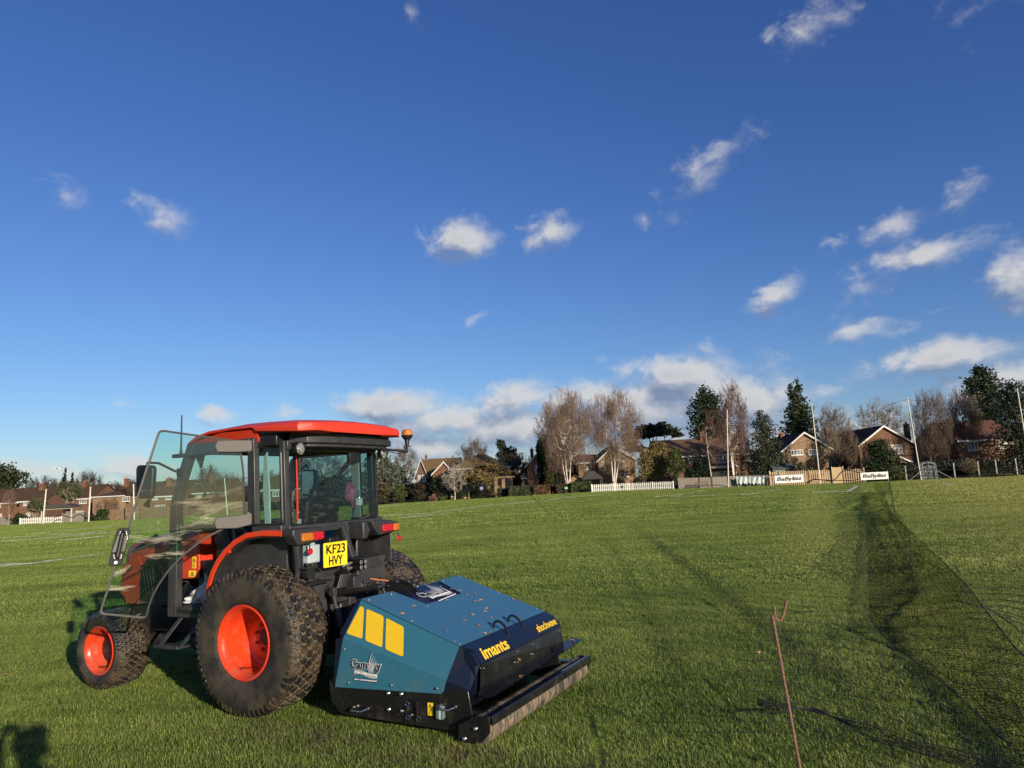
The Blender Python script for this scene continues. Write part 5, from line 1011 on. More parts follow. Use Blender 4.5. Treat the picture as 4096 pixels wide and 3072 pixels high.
# ------------------------------------------------ fences
def fence(label,name,pts,h,kind,m,posts=None,top=0.):
    # pts: list of (u,vbase,Y)
    W_=[]; 
    for u,v,Y in pts: x=xat(u,v,Y); W_.append(Vector((x,Y,gz(x,Y))))
    root=empty(name,W_[0],0,label,'fence'); b=MB(); rb=MB(); o=W_[0]; pm=None; rnd=random.Random(int(pts[0][0]))
    for A_,B_ in zip(W_[:-1],W_[1:]):
        d=B_-A_; L_=math.hypot(d.x,d.y); n={'picket':int(L_/.25),'board':int(L_/.14),'tall':int(L_/.24)}[kind]; ang=math.atan2(d.y,d.x)
        for i in range(n):
            p=A_+d*((i+.5)/n)-o; hh_=h*(1+rnd.uniform(-.03,.03))
            if kind=='picket': b.box((p.x,p.y,p.z+hh_/2+.02),(.13,.02,hh_),(0,0,ang)); b.box((p.x,p.y,p.z+hh_+.02),(.085,.0199,.085),(0,R(45),0))
            elif kind=='tall': b.box((p.x,p.y+rnd.uniform(-.01,.01),p.z+hh_/2),(.15,.02,hh_),(0,0,ang))
            else: b.box((p.x,p.y+rnd.uniform(-.012,.012),p.z+hh_/2),(.135,.02,hh_),(0,0,ang))
        for zz in (.25,.8):
            m_=A_+d*.5-o; rb.box((m_.x,m_.y+.035,m_.z+h*zz),(L_,.03,.07),Matrix.Rotation(ang,3,'Z') @ Matrix.Rotation(-math.atan2(d.z,L_),3,'Y'))
        k=max(1,int(L_/(posts or 2.6)))
        for i in range(k+1):
            p=A_+d*(i/k)-o
            if pm is None: q_=MB(); q_.box((0,-.03,(h+.12)/2),(.12,.12,h+.12)); q_=q_.build('post',m,root,smooth=False); pm=q_.data
            else: q_=bpy.data.objects.new('post',pm); COL.objects.link(q_); q_.parent=root
            q_.location=p
    b.build('panel',m,root,smooth=False); rb.build('rail',m,root,smooth=False); return root
PW=mat('picket_white',(.66,.65,.60),.6,col2=(.54,.53,.49)); GW=mat('weathered_boards',(.21,.185,.15),.85,col2=(.12,.105,.09),nscale=3.,stretch=(6,1,.5)); NW=mat('new_timber',(.48,.34,.20),.75,col2=(.36,.25,.14),nscale=3.,stretch=(6,1,.5)); BW=mat('brown_boards',(.17,.11,.065),.85,col2=(.1,.065,.04),nscale=2.)
fence('short white picket fence at far left in front of the small palm','picket_fence',[(80,2098,105),(247,2087,105.5)],.85,'picket',PW)
fence('weathered grey panel fence right of the left picket fence','panel_fence',[(250,2088,107),(345,2082,107.5)],1.3,'board',GW)
fence('brown panel fence behind the dark laurel bush','panel_fence',[(-120,2104,108),(40,2097,109)],1.2,'board',GW); fence('brown board fence beneath the bare trees left of the tractor door','panel_fence',[(440,2078,109),(560,2073,110),(760,2064,110),(1000,2052,110)],1.6,'board',BW)
fence('long white picket fence in front of the birch trees','picket_fence',[(2368,1968,95),(2530,1960,95),(2694,1956,93.5)],.92,'picket',PW)
fence('weathered grey board fence behind the brown bench','panel_fence',[(2716,1957,94),(2850,1955,94),(2915,1955,94.5),(3062,1946,95),(3082,1943,95)],1.35,'board',GW)
fence('tan close picket fence behind the first banner','paling_fence',[(3083,1944,93),(3240,1939,92),(3333,1935,91.5)],1.75,'tall',NW,posts=4.2)
fence('tan timber garden gate in the paling fence','fence_gate',[(3333,1935,91.4),(3377,1933,91.3)],2.0,'board',NW,posts=9)
fence('tan close picket fence right of the timber gate','paling_fence',[(3377,1933,91.3),(3460,1930,90.5)],1.7,'tall',NW,posts=9)
# ------------------------------------------------ trees
def bare(label,u0,u1,vt,vb,Y,seed,name='bare_tree',weep=0.,bark=(.13,.09,.06),twig=(.16,.10,.065),lv=5,nch=4,tf=.25,up=.55,thick=.022,twr=.016,stems=1,lean=0.,dens=1.,group='bare winter trees',cat='tree',lean2=None,white=False):
    um=(u0+u1)/2; x0=xat(u0,(vt+vb)/2,Y);x1=xat(u1,(vt+vb)/2,Y); X=xat(um,vb,Y); zb=gz(X,Y); H=zat(um,vt,Y)-zb; Wd=x1-x0; off=(x0+x1)/2-X
    rng=np.random.default_rng(seed); nt=int({6:1500,5:1250,4:420,2:14}.get(lv,600)*dens); slim=up>=.8
    cz=H*(.60 if not slim else .62); rz=H*(.40 if not slim else .38); rx=Wd/2; ry=min(rx,H*.45)
    d=rng.normal(size=(nt*3,3)); d/=np.linalg.norm(d,axis=1,keepdims=True); r=rng.uniform(.30,1.,nt*3)**.6
    lump=1+.16*np.sin(d[:,0]*5+seed)*np.cos(d[:,1]*6+seed*2)+.10*np.sin(d[:,2]*11+d[:,0]*9+seed)
    T=np.stack([off+d[:,0]*rx*r*lump*.93,d[:,1]*ry*r*lump,cz+d[:,2]*rz*r*np.minimum(lump,1.04)*.97],1)
    gap=np.sin(T[:,0]*(9/Wd)*1.7+seed)*np.sin(T[:,2]*(9/H)*1.9+seed*1.3)+.5*np.sin(T[:,1]*2+T[:,0]*3)
    T=T[np.argsort(-gap+rng.normal(size=len(gap))*.9)[:nt]]; T=T[T[:,2]>H*.12]
    root_=np.array([off*.15,0,H*tf*.9]); segs=[]
    def shrink(P,k,j): return root_+(P-root_)*k+rng.normal(size=P.shape)*np.array([Wd,Wd,H])*j
    def pick(P,n): return P[rng.choice(len(P),min(n,len(P)),replace=False)]
    L3=shrink(pick(T,max(4,nt//6)),.86,.012); L2=shrink(pick(L3,max(3,nt//28)),.74,.015); L1=shrink(pick(L2,max(2,nt//130)),.62,.02)
    base=[np.array([0,0,-.3])]; tops=[]
    for s_ in range(stems):
        ln=lean2[s_] if lean2 else lean+(.0 if stems==1 else (s_-(stems-1)/2)*.25)
        tops.append(np.array([off*.5+ln*Wd*.45,rng.uniform(-.1,.1)*ry,H*(tf+.30 if not slim else .72)]))
    R0_=max(H*thick*.9,twr*2); tr=[]
    for tp_ in tops:
        prev=base[0]+np.array([rng.uniform(-.1,.1),0,0])*(stems>1); r_=R0_/math.sqrt(stems)
        for k in range(1,7):
            q=prev*0+(tp_*(k/6)+base[0]*(1-k/6)); q=q+np.array([math.sin(k*1.3+seed)*.012*Wd,0,0]); r2=R0_/math.sqrt(stems)*(1-k/6*.72); tr.append((prev,q,r_,r2)); prev=q; r_=r2
    tn_=np.array([t[1] for t in tr if t[1][2]>H*tf*.8]) if any(t[1][2]>H*tf*.8 for t in tr) else np.array([tr[-1][1]])
    big=list(tr);sm=[]
    def join(C,Pn,ra,rb,store,sag=.0,bias=1.):
        D=np.linalg.norm((C[:,None]-Pn[None])*np.array([1,1,.8]),axis=2)+np.maximum(0,Pn[None,:,2]-C[:,None,2]+.02*H)*bias*2; k=D.argmin(1); A_=Pn[k]; L_=np.linalg.norm(C-A_,axis=1,keepdims=True)
        prev=A_; n=3
        for i in range(1,n+1):
            t=i/n; q=A_*(1-t)+C*t; q=q+rng.normal(size=q.shape)*L_*.045*(i<n); q[:,2]+=np.sin(math.pi*t)*L_[:,0]*(-.10+sag)
            for a_,b_ in zip(prev,q): store.append((a_,b_,ra+(rb-ra)*(i-1)/n,ra+(rb-ra)*t))
            prev=q
    join(L1,tn_,R0_*.42,R0_*.30,big); join(L2,np.vstack([L1,tn_[-2:]]),max(R0_*.26,twr*1.4),max(R0_*.16,twr*1.2),big); join(L3,L2,max(R0_*.12,twr*1.1),twr,sm); join(T,L3,twr,twr*.8,sm)
    P0=np.array([x[0] for x in sm]);Q=np.array([x[1] for x in sm]); ra=np.array([x[2] for x in sm]);rb=np.array([x[3] for x in sm])
    # fine twigs
    F0=[];F1=[]
    k=3 if not weep else 2; tl=.045*H
    for _ in range(k):
        dd=(T-root_); dd/=np.linalg.norm(dd,axis=1,keepdims=True)+1e-6; dd=dd+rng.normal(size=T.shape)*.7; dd/=np.linalg.norm(dd,axis=1,keepdims=True); ln=tl*rng.uniform(.4,1.1,(len(T),1))*(.5 if weep else 1); F0.append(T);F1.append(T+dd*ln)
        if weep:
            p=T+dd*ln; sway=rng.normal(size=(len(T),1))*.05
            for i in range(3):
                q=p+np.concatenate([sway+dd[:,:1]*.06,dd[:,1:2]*.05,-np.ones((len(T),1))],1)*H*.035*weep*rng.uniform(.6,1.5,(len(T),1)); q[:,2]=np.maximum(q[:,2],H*.18); F0.append(p);F1.append(q); p=q
    F0=np.concatenate(F0);F1=np.concatenate(F1); f_=np.full(len(F0),twr*.62)
    root=empty(name,(X,Y,zb),0,label,cat,group)
    B0_=np.array([x[0] for x in big]);B1_=np.array([x[1] for x in big]); v,f=segtubes(B0_,B1_,[x[2] for x in big],[x[3] for x in big],6)
    fast('trunk',v,f,mat('bark_%d_%d'%(bark[0]*1000,white),bark,.8,col2=tuple(k*.5 for k in bark) if not white else (.18,.15,.12),nscale=1.2 if white else 2.,contrast=(.35,.5),spec=.2),root,smooth=True)
    v,f=segtubes(np.concatenate([P0,F0]),np.concatenate([Q,F1]),np.concatenate([ra,f_]),np.concatenate([rb,f_*.7]),3); fast('crown',v,f,mat('twig_%d'%(twig[0]*1000+twig[1]*100),twig,.8,island=.25,nscale=1.,spec=.2),root)
    return root
def leaves(lobes,n,size,seed,flat=0.,out=.5,rough=.3,asp=.33):
    rng=np.random.default_rng(seed); lobes=np.array(lobes,float); vol=(lobes[:,3]*lobes[:,4]*lobes[:,5])**(2/3); pick=rng.choice(len(lobes),n,p=vol/vol.sum()); Lb=lobes[pick]
    d=rng.normal(size=(n,3)); d/=np.linalg.norm(d,axis=1,keepdims=True)
    bumpy=1+rough*(np.sin(d[:,0]*7+pick*1.7)*np.cos(d[:,2]*6+pick*2.3)+.6*np.sin(d[:,1]*13+d[:,2]*11+pick))
    r=rng.uniform(0,1,n)**.38*bumpy; c=Lb[:,:3]+d*Lb[:,3:]*r[:,None]
    nrm=d*out+rng.normal(size=(n,3))*.6; nrm[:,2]+=flat; nrm/=np.linalg.norm(nrm,axis=1,keepdims=True)
    a=np.cross(nrm,rng.normal(size=(n,3))); a/=np.linalg.norm(a,axis=1,keepdims=True); b=np.cross(nrm,a); s=(size*rng.uniform(.5,1.3,n))[:,None]
    v=np.stack([c-a*s*.5,c+b*s*asp,c+a*s*.6,c-b*s*asp],1).reshape(-1,3); f=np.arange(4*n).reshape(-1,4); return v,f
def leafy(label,name,u0,u1,vt,vb,Y,lobes,n,size,col,seed,cat='tree',group=None,trunk=True,flat=0.,col2=None,rough=.3,twigs=0,tcol=(.12,.085,.055)):
    um=(u0+u1)/2; vm=(vt+vb)/2; x0=xat(u0,vm,Y);x1=xat(u1,vm,Y); X=xat(um,vb,Y); zb=gz(X,Y); H=zat(um,vt,Y)-zb; Wd=x1-x0; off=(x0+x1)/2-X
    root=empty(name,(X,Y,zb),0,label,cat,group)
    Lb=[(l[0]*Wd+off,l[4]*Wd if len(l)>4 else 0,l[1]*H,l[2]*Wd,(l[2]+(.0))*Wd*.8,l[3]*H) for l in lobes]
    v,f=leaves(Lb,n,size,seed,flat,rough=rough); v[:,2]=np.maximum(v[:,2],.02)
    nm='foliage_%d_%d'%(col[0]*1000,col[1]*1000); fast('crown' if trunk else 'foliage',v,f,mat(nm,col,.6,col2=col2 or tuple(k*.6 for k in col),nscale=1.1,contrast=(.4,.6),island=.45,translucent=.12,spec=.2),root)
    if trunk:
        rnd=random.Random(seed); P0=[];Q=[];a_=[];b_=[]
        top=max(l[1] for l in lobes)*H; pts=[Vector((0,0,-.2)),Vector((off*.4,0,top*.35)),Vector((off,0,top*.8))]
        rr0=H*.025+.05
        for i in range(2): P0.append(list(pts[i]));Q.append(list(pts[i+1]));a_.append(rr0*(1-.4*i));b_.append(rr0*(1-.4*(i+1)))
        for l in Lb:
            s_=pts[1].lerp(pts[2],rnd.random()*.8); P0.append(list(s_)); Q.append([l[0],l[1],l[2]]); a_.append(rr0*.4);b_.append(.04)
        v,f=segtubes(P0,Q,a_,b_,7); fast('trunk',v,f,mat('bark_brown',tcol,.85),root,smooth=True)
    return root
def cone(n=9,w=.5,p=.9,base=.06,jit=.06,seed=0,tip=.03):
    rnd=random.Random(seed); out=[]
    for i in range(n):
        t=i/(n-1); z=base+(.97-base)*t; r=w*(1-t)**p*.75+tip; 
        for k in range(3 if t<.8 else 1): out.append((rnd.uniform(-1,1)*(w*(1-t)**p)*.45,z+rnd.uniform(-.02,.02),max(.06,r*rnd.uniform(.6,.9)),.10*rnd.uniform(.8,1.3),rnd.uniform(-.2,.2)*(1-t)))
    return out
def blob(n,seed,w=.5,lo=.1,hi=.9,size=.2,taper=.5):
    rnd=random.Random(seed); out=[]
    for i in range(n):
        t=i/(n-1); z=lo+(hi-lo)*t; ww=w*math.sin(math.pi*min(1,(.18+t*.72)))**.7; k=(1-taper*t); out.append((rnd.uniform(-1,1)*max(0,ww-size*.8*k),z,size*k*rnd.uniform(.75,1.2),size*.65*k*rnd.uniform(.8,1.2),rnd.uniform(-.2,.2)))
    return out
DK=(.020,.035,.014); MG=(.045,.066,.022); OL=(.135,.105,.035); GG=(.075,.095,.065)
# left group
leafy('huge dark conifer at the left edge above the first house','conifer_tree',-260,96,1815,2040,138,cone(14,.52,.55,.08,seed=1)+blob(14,2,w=.52,size=.26,lo=.2,hi=.8,taper=.4),26000,.62,(.034,.046,.020),1,group='evergreen trees')
bare('dark round oak standing left of the twin spruces','%s'%0 and 96,236,1902,2060,175,21,bark=(.06,.04,.03),twig=(.075,.045,.035),lv=5,nch=4,up=.4,twr=.035); bare('brown bushy oak crown just left of the spruces',170,300,1912,2060,178,22,bark=(.06,.04,.03),twig=(.085,.05,.035),up=.4,twr=.035)
leafy('tall dark spruce of the twin pair behind the left houses','spruce_tree',218,298,1884,2040,172,cone(10,.5,1.,.1,seed=4),4200,.6,(.018,.030,.020),3,group='evergreen trees'); leafy('shorter dark spruce of the twin pair behind the left houses','spruce_tree',250,322,1897,2040,174,cone(9,.5,1.,.1,seed=5),3600,.6,(.018,.030,.020),4,group='evergreen trees')
bare('large domed oak behind the house with the big palm',292,424,1878,2040,170,23,bark=(.05,.036,.03),twig=(.07,.048,.04),lv=5,nch=5,up=.35,twr=.032); bare('low dark domed tree behind the tall red chimney',425,500,1924,2040,168,24,bark=(.05,.036,.03),twig=(.07,.048,.04),up=.35,twr=.035)
bare('small dark domed tree behind the tractor mirror',500,560,1915,2040,170,25,bark=(.05,.036,.03),twig=(.07,.048,.04),up=.35,twr=.035); bare('dark domed tree above the long house seen through the door',645,720,1908,2040,170,26,bark=(.05,.036,.03),twig=(.07,.048,.04),up=.35,twr=.035)
bare('tall airy bare tree seen through the tractor door glass',775,890,1855,2060,150,27,twig=(.12,.085,.06),lv=5,nch=4,twr=.028); bare('dense brown thicket tree filling the right of the door glass',838,1005,1888,2070,114,28,twig=(.10,.07,.05),lv=5,nch=5,up=.4,twr=.024)
leafy('dark rounded evergreen behind the cab hinges','evergreen_tree',930,1100,1925,2060,118,blob(10,8,size=.24),2200,.5,(.03,.04,.018),8,group='evergreen trees')
bare('bare tree seen through the middle cab window',1000,1160,1880,2050,150,29,twig=(.11,.075,.055),twr=.03); bare('pale tangled tree seen through the rear cab window',1150,1420,1790,2030,128,30,twig=(.16,.14,.11),lv=5,nch=5,weep=.4,twr=.022)
leafy('dark evergreen mass seen low through the rear cab window','evergreen_tree',1180,1500,1900,2040,110,blob(12,9,size=.26,taper=.3),3500,.5,(.04,.052,.03),9,group='evergreen trees')
def palm(label,u0,u1,vt,vb,Y,seed,stems):
    um=(u0+u1)/2; X=xat(um,vb,Y); zb=gz(X,Y); H=zat(um,vt,Y)-zb; Wd=xat(u1,vt,Y)-xat(u0,vt,Y); root=empty('palm_tree',(X,Y,zb),0,label,'palm tree','cordyline palms'); rng=np.random.default_rng(seed); P0=[];Q=[];A_=[];B_=[];vs=[];fs=[]
    heads=[]
    for k in range(stems):
        a=(k-(stems-1)/2)/max(1,stems-1)*2; p0=np.array([0,0,-.2]);p1=np.array([a*.08*Wd,0,H*.28]);p2=np.array([a*.24*Wd,rng.uniform(-.5,.5),H*rng.uniform(.5,.62)])
        P0+=[p0,p1];Q+=[p1,p2];A_+=[.24,.19];B_+=[.19,.12]; heads.append(p2)
        for j in range(7 if stems>2 else 4): q=p2+rng.uniform(-1,1,3)*np.array([.20*Wd,1.2,.17*H])+np.array([-a*.10*Wd,0,.14*H]); P0.append(p2);Q.append(q);A_.append(.1);B_.append(.06); heads.append(q)
    lb=[]
    for _ in range(16 if stems>2 else 11):
        a=rng.uniform(0,6.28); q=rng.uniform(0,1)**.5; lb.append((math.cos(a)*q*Wd*.36,rng.uniform(-.8,.8),H*(.74+.19*math.sin(a)*q-(0 if stems>2 else .03)),Wd*.17,Wd*.15,H*.085))
    v,f=leaves(lb,3400 if stems>2 else 1600,1.0 if stems>2 else .85,seed,rough=.5,asp=.055); fast('crown',v,f,mat('palm_green',(.085,.090,.045),.5,col2=(.04,.048,.024),island=.5,spec=.2),root)
    v,f=segtubes(P0,Q,A_,B_,8); fast('trunk',v,f,mat('palm_bark',(.19,.15,.105),.85),root,smooth=True)
palm('large bushy cordyline palm rising above the left house roofs',232,312,1928,2086,108,5,3); palm('smaller cordyline palm behind the left picket fence',105,176,2003,2082,106.5,6,3)
bare('slender pale birch at the far left beside the fence',8,62,1955,2100,105,31,name='birch_tree',bark=(.35,.28,.22),twig=(.20,.12,.09),lv=4,nch=4,thick=.014,up=.8,stems=2)
leafy('dark laurel bush beside the left picket fence','laurel_bush',38,112,2050,2098,106,blob(7,3,size=.28,lo=.2,hi=.75,taper=.1),1500,.3,(.030,.040,.018),11,cat='bush',trunk=False)
leafy('round green laurel bush left of the tractor door','laurel_bush',368,442,2030,2084,107,blob(7,4,size=.28,lo=.2,hi=.75,taper=.1),1700,.3,(.040,.062,.018),12,cat='bush',trunk=False); leafy('dark shrub beside the second left pole','shrub',335,380,2040,2085,107.5,blob(5,5,size=.3,lo=.2,hi=.7),700,.3,(.028,.036,.02),13,cat='bush',trunk=False)
bare('small spreading bare tree in front of the tan house',375,455,1990,2084,110,32,lv=4,nch=4,twig=(.17,.11,.07),up=.35,thick=.02); bare('second small bare tree left of the tractor door frame',415,480,1985,2080,112,33,lv=4,nch=4,twig=(.17,.11,.07),up=.45,thick=.02)
g=empty('pergola',(xat(225,2085,106.5),106.5,gz(-65,106.5)),0,'small dark roofed pergola with white frame behind the left picket fence','pergola')
b=MB(); [b.box((sx*2.2,0,1.1),(.14,.14,2.2)) for sx in (-1,1)]; b.box((0,0,2.1),(4.8,.16,.2)); b.build('frame',WH,g,smooth=False); b=MB(); b.prism([(-2.9,2.2),(2.9,2.2),(1.6,2.75),(-1.6,2.75)],(0,-.6,0),(1,0,0),(0,0,1),(0,2.4,0)); b.build('roof',mat('felt_roof',(.05,.045,.04),.8),g,smooth=False)
# middle group
leafy('large blue grey cedar beside the tractor cab','cedar_tree',1440,1625,1785,2010,116,blob(16,6,w=.5,size=.24,lo=.15,hi=.88,taper=.45),11000,.38,(.125,.140,.10),14,group='evergreen trees',rough=.35,col2=(.05,.062,.046))
bare('bare tree with thin twigs behind the grey cedar',1560,1680,1770,2000,135,34,lv=5,nch=4,twig=(.15,.11,.08)); bare('domed bare tree behind the solar panel house',1770,1855,1815,1990,140,35,lv=4,nch=5,twig=(.14,.10,.07))
for i,(a,c,t,lb,cl) in enumerate([(1490,1575,1920,'brown green shrub nearest the tractor cab',(.085,.07,.035)),(1570,1645,1930,'feathery green bush right of the cab shrubs',(.07,.08,.03)),(1630,1720,1925,'dark brown shrub below the grey cedar',(.05,.042,.022)),(1700,1800,1895,'dark holly bush in front of the gabled house',(.028,.036,.016)),(1790,1870,1920,'dark hedge bush left of the pale bare tree',(.026,.034,.015)),(1860,1960,1915,'dark hedge bush behind the pale bare tree',(.026,.032,.016)),(1940,1990,1950,'brown low shrub near the sign',(.07,.055,.03))]):
    leafy(lb,'shrub',a,c,t,2012-(a-1500)*.045,105.5-(.5*i%1),blob(7,30+i,size=.27,lo=.15,hi=.78,taper=.15),2600,.26,cl,40+i,cat='bush',trunk=False)
leafy('low bright green bush beside the brown bench','shrub',1735,1800,1978,2004,104,blob(5,50,size=.28,lo=.25,hi=.7),900,.25,(.065,.09,.025),60,cat='bush',trunk=False); leafy('low dark shrub in the hedge foot by the cab','shrub',1490,1600,1985,2018,104.2,blob(6,51,size=.25,lo=.25,hi=.7),1200,.25,(.05,.045,.025),61,cat='bush',trunk=False)
leafy('wide olive brown tree hiding the cream house','magnolia_tree',1815,2055,1840,1992,108,blob(15,12,w=.5,size=.2,lo=.45,hi=.86,taper=.3),10500,.24,(.185,.135,.052),15,rough=.4,col2=(.10,.075,.03)); bare('twiggy undergrowth inside the olive brown tree',1830,2050,1850,1995,108.5,36,name='shrub',lv=4,nch=5,twig=(.2,.14,.09),cat='bush',up=.4)
bare('pale bare tree with spreading limbs left of the sign',1758,1880,1848,2000,103,37,bark=(.36,.33,.28),twig=(.30,.27,.23),lv=4,nch=4,up=.35,thick=.030,twr=.03,tf=.35)
bare('round twiggy bare tree behind the cream house roof',1828,1965,1745,1960,138,38,lv=5,nch=4,twig=(.15,.11,.08),twr=.028,up=.9); leafy('dark mixed evergreen behind the cream house','evergreen_tree',1948,2090,1745,1960,136,blob(14,13,size=.22,lo=.3,hi=.88),4200,.55,(.032,.042,.026),16,group='evergreen trees',rough=.45)
bare('brown twiggy tree right of the cream house',2000,2140,1805,1985,122,39,lv=5,nch=4,twig=(.15,.10,.07),twr=.022)
def hedge(label,u0,u1,vt,vb,Y,n,col,seed,size=.22):
    um=(u0+u1)/2; x0,x1=xat(u0,vb,Y),xat(u1,vb,Y); X=(x0+x1)/2; zb=gz(X,Y); H=zat(um,vt,Y)-zb; rng=np.random.default_rng(seed); root=empty('hedge',(X,Y,zb),0,label,'hedge')
    c=np.stack([rng.uniform(x0-X,x1-X,n),rng.uniform(0,1.2,n),rng.uniform(0,1,n)**.9*H],1); sel=rng.random(n); c[sel<.5,1]=rng.uniform(-.05,.08,(sel<.5).sum()); c[(sel>.5)&(sel<.7),2]=H+rng.uniform(-.12,.05,((sel>.5)&(sel<.7)).sum())
    a=rng.normal(size=(n,3));a/=np.linalg.norm(a,axis=1,keepdims=True);b_=np.cross(a,rng.normal(size=(n,3)));b_/=np.linalg.norm(b_,axis=1,keepdims=True); s=size*rng.uniform(.5,1.2,n)[:,None]
    v=np.stack([c-a*s*.5,c+b_*s*.35,c+a*s*.5,c-b_*s*.35],1).reshape(-1,3); fast('foliage',v,np.arange(4*n).reshape(-1,4),mat('hedge_%d_%d'%(col[0]*1000,col[1]*1000),col,.6,col2=tuple(k*.5 for k in col),nscale=1.5,contrast=(.4,.6),island=.4),root)
    b=MB(); b.box2((x0-X+.1,.1,0),(x1-X-.1,1.1,H-.15)); b.build('branches',mat('hedge_core',(.02,.018,.012),.9),root,smooth=False)
hedge('green privet hedge right of the white bench',2035,2140,1945,1988,98.5,3200,(.050,.065,.024),1); hedge('brown beech hedge left of the cypress foot',2135,2202,1942,1984,98,2400,(.14,.075,.03),2); hedge('brown green hedge with the green notice',2226,2290,1937,1979,97.5,2400,(.075,.055,.028),3); hedge('bright green laurel hedge left of the picket fence',2285,2370,1930,1972,97,3000,(.060,.085,.026),4,.26); hedge('dark hedge below the cream house',1990,2050,1955,1992,100,1800,(.03,.04,.018),5)
leafy('tall black green cypress column, left of the pair','cypress_tree',2147,2180,1755,1945,104,[(random.Random(i).uniform(-.12,.12),.06+.09*i,.46,.085) for i in range(10)]+[(.0,.95,.24,.05)],7000,.3,(.014,.024,.012),17,group='evergreen trees',rough=.15); leafy('tall black green cypress column, right of the pair','cypress_tree',2170,2201,1748,1945,104,[(random.Random(i+9).uniform(-.12,.12),.06+.09*i,.46,.085) for i in range(10)]+[(.0,.96,.22,.05)],7000,.3,(.014,.024,.012),18,group='evergreen trees',rough=.15)
leafy('yellow green thuja cone in front of the cypress columns','thuja_tree',2165,2222,1830,1962,100,cone(9,.5,.6,.06,seed=7),2600,.26,(.050,.055,.018),19,group='evergreen trees',rough=.2); leafy('short dark conifer beside the thuja cone','conifer_tree',2200,2248,1835,1950,101,cone(8,.5,.6,.1,seed=8),1900,.26,(.032,.042,.02),20,group='evergreen trees',rough=.2)
bare('great spreading bare tree behind the red brick house','%s'%0 and 2135,2340,1610,1940,128,40,lv=6,nch=3,twig=(.21,.155,.11),bark=(.20,.14,.08),up=.45,twr=.030,thick=.026,dens=1.5)
bare('leaning weeping birch with white limbs, left of the pair',2150,2410,1530,1955,99.5,41,name='birch_tree',weep=1.0,bark=(.62,.57,.5),twig=(.24,.165,.12),lv=5,nch=4,up=.70,dens=1.1,twr=.015,thick=.014,stems=3,lean2=[-.55,-.3,.1],tf=.35,white=True,group='weeping birches')
bare('upright weeping birch with white limbs, right of the pair',2345,2575,1530,1955,99,42,name='birch_tree',weep=1.0,bark=(.62,.57,.5),twig=(.24,.165,.125),lv=5,nch=4,up=.72,dens=1.1,twr=.015,thick=.014,stems=3,lean2=[-.3,.02,.35],tf=.35,white=True,group='weeping birches')
bare('brown undergrowth tree at the foot of the birches',2380,2600,1790,1955,103,43,lv=4,nch=5,twig=(.14,.10,.07),up=.4)
leafy('flat topped dark pine behind the tan gabled house','pine_tree',2495,2735,1688,1920,130,[(-.28,.80,.2,.05),(-.1,.9,.2,.06),(.12,.92,.2,.06),(.3,.84,.18,.05),(.02,.82,.3,.05),(-.38,.68,.12,.05),(.42,.78,.1,.035),(-.3,.6,.16,.05)],3800,.6,(.030,.042,.022),21,group='evergreen trees',rough=.35)
leafy('olive ivy clad tree beside the picket fence','ivy_tree',2548,2700,1755,1890,100,[(-.25,.55,.24,.22),(.0,.7,.26,.2),(.22,.55,.2,.2),(-.05,.4,.32,.2),(-.3,.35,.2,.15),(.1,.85,.2,.1),(-.3,.7,.15,.12),(.32,.7,.15,.12)],9500,.22,(.21,.165,.06),22,rough=.35,col2=(.11,.09,.035)); leafy('round green ivy crown on a thick trunk behind the grey fence','ivy_tree',2660,2745,1788,1956,97,[(0,.68,.38,.22),(-.15,.55,.3,.18),(.15,.55,.32,.2),(0,.82,.28,.13),(0,.3,.14,.12),(0,.12,.14,.14)],8000,.22,(.085,.105,.034),23,rough=.2)
leafy('large dark rounded bush left of the brick house windows','evergreen_bush',2738,2842,1808,1925,98.5,blob(13,14,w=.55,size=.34,lo=.15,hi=.82,taper=.35),6500,.24,(.018,.030,.014),24,cat='bush',trunk=False)
leafy('tall dark evergreen tree behind the long brick house','evergreen_tree',2750,2935,1535,1900,118,[(-.1,.9,.17,.08),(-.15,.8,.25,.09),(.08,.82,.22,.1),(-.22,.68,.25,.1),(.1,.66,.3,.12),(-.28,.55,.2,.1),(.15,.5,.3,.12),(-.2,.42,.28,.1),(.2,.38,.25,.1),(-.12,.3,.3,.1),(.3,.55,.15,.1)],7500,.45,(0.024,0.043,0.018),25,group='evergreen trees',rough=.4)
bare('thin white stemmed birch left of the first tall pole',2800,2900,1620,1955,97,44,name='birch_tree',bark=(.5,.46,.4),twig=(.15,.085,.065),lv=4,nch=4,up=.9,thick=.009,lean=-.35,white=True,tf=.45,weep=.3); bare('tall white birch directly behind the first tall pole',2868,3005,1512,1955,97,45,name='birch_tree',bark=(.6,.56,.5),twig=(.19,.12,.10),lv=5,nch=4,up=.95,thick=.012,white=True,tf=.3,stems=2,weep=.35)
bare('brown twiggy tree right of the first tall pole',2935,3010,1690,1955,99,46,lv=5,nch=4,twig=(.12,.085,.065),up=.6); leafy('tall grey green evergreen above the torn sheets','evergreen_tree',2985,3132,1635,1945,97.5,[(-.05,.93,.12,.06),(.1,.86,.16,.07),(-.1,.8,.22,.09),(.12,.72,.26,.1),(-.08,.62,.32,.1),(.1,.52,.36,.12),(-.1,.4,.4,.12),(.12,.3,.42,.12),(-.05,.18,.4,.12)],7500,.26,(.052,.065,.036),26,group='evergreen trees',rough=.4)
leafy('double tipped tall dark conifer behind the tan bungalow','conifer_tree',3122,3275,1512,1880,122,[(.05,.97,.05,.03),(-.14,.92,.06,.04),(.06,.9,.12,.06),(-.12,.85,.13,.06),(.0,.78,.24,.08),(.06,.68,.32,.08),(-.12,.66,.26,.08),(.05,.58,.4,.08),(-.1,.5,.42,.09),(.1,.42,.42,.09),(-.1,.32,.44,.1),(.08,.22,.42,.1)],8500,.42,(0.035,0.054,0.022),27,group='evergreen trees',rough=.35)
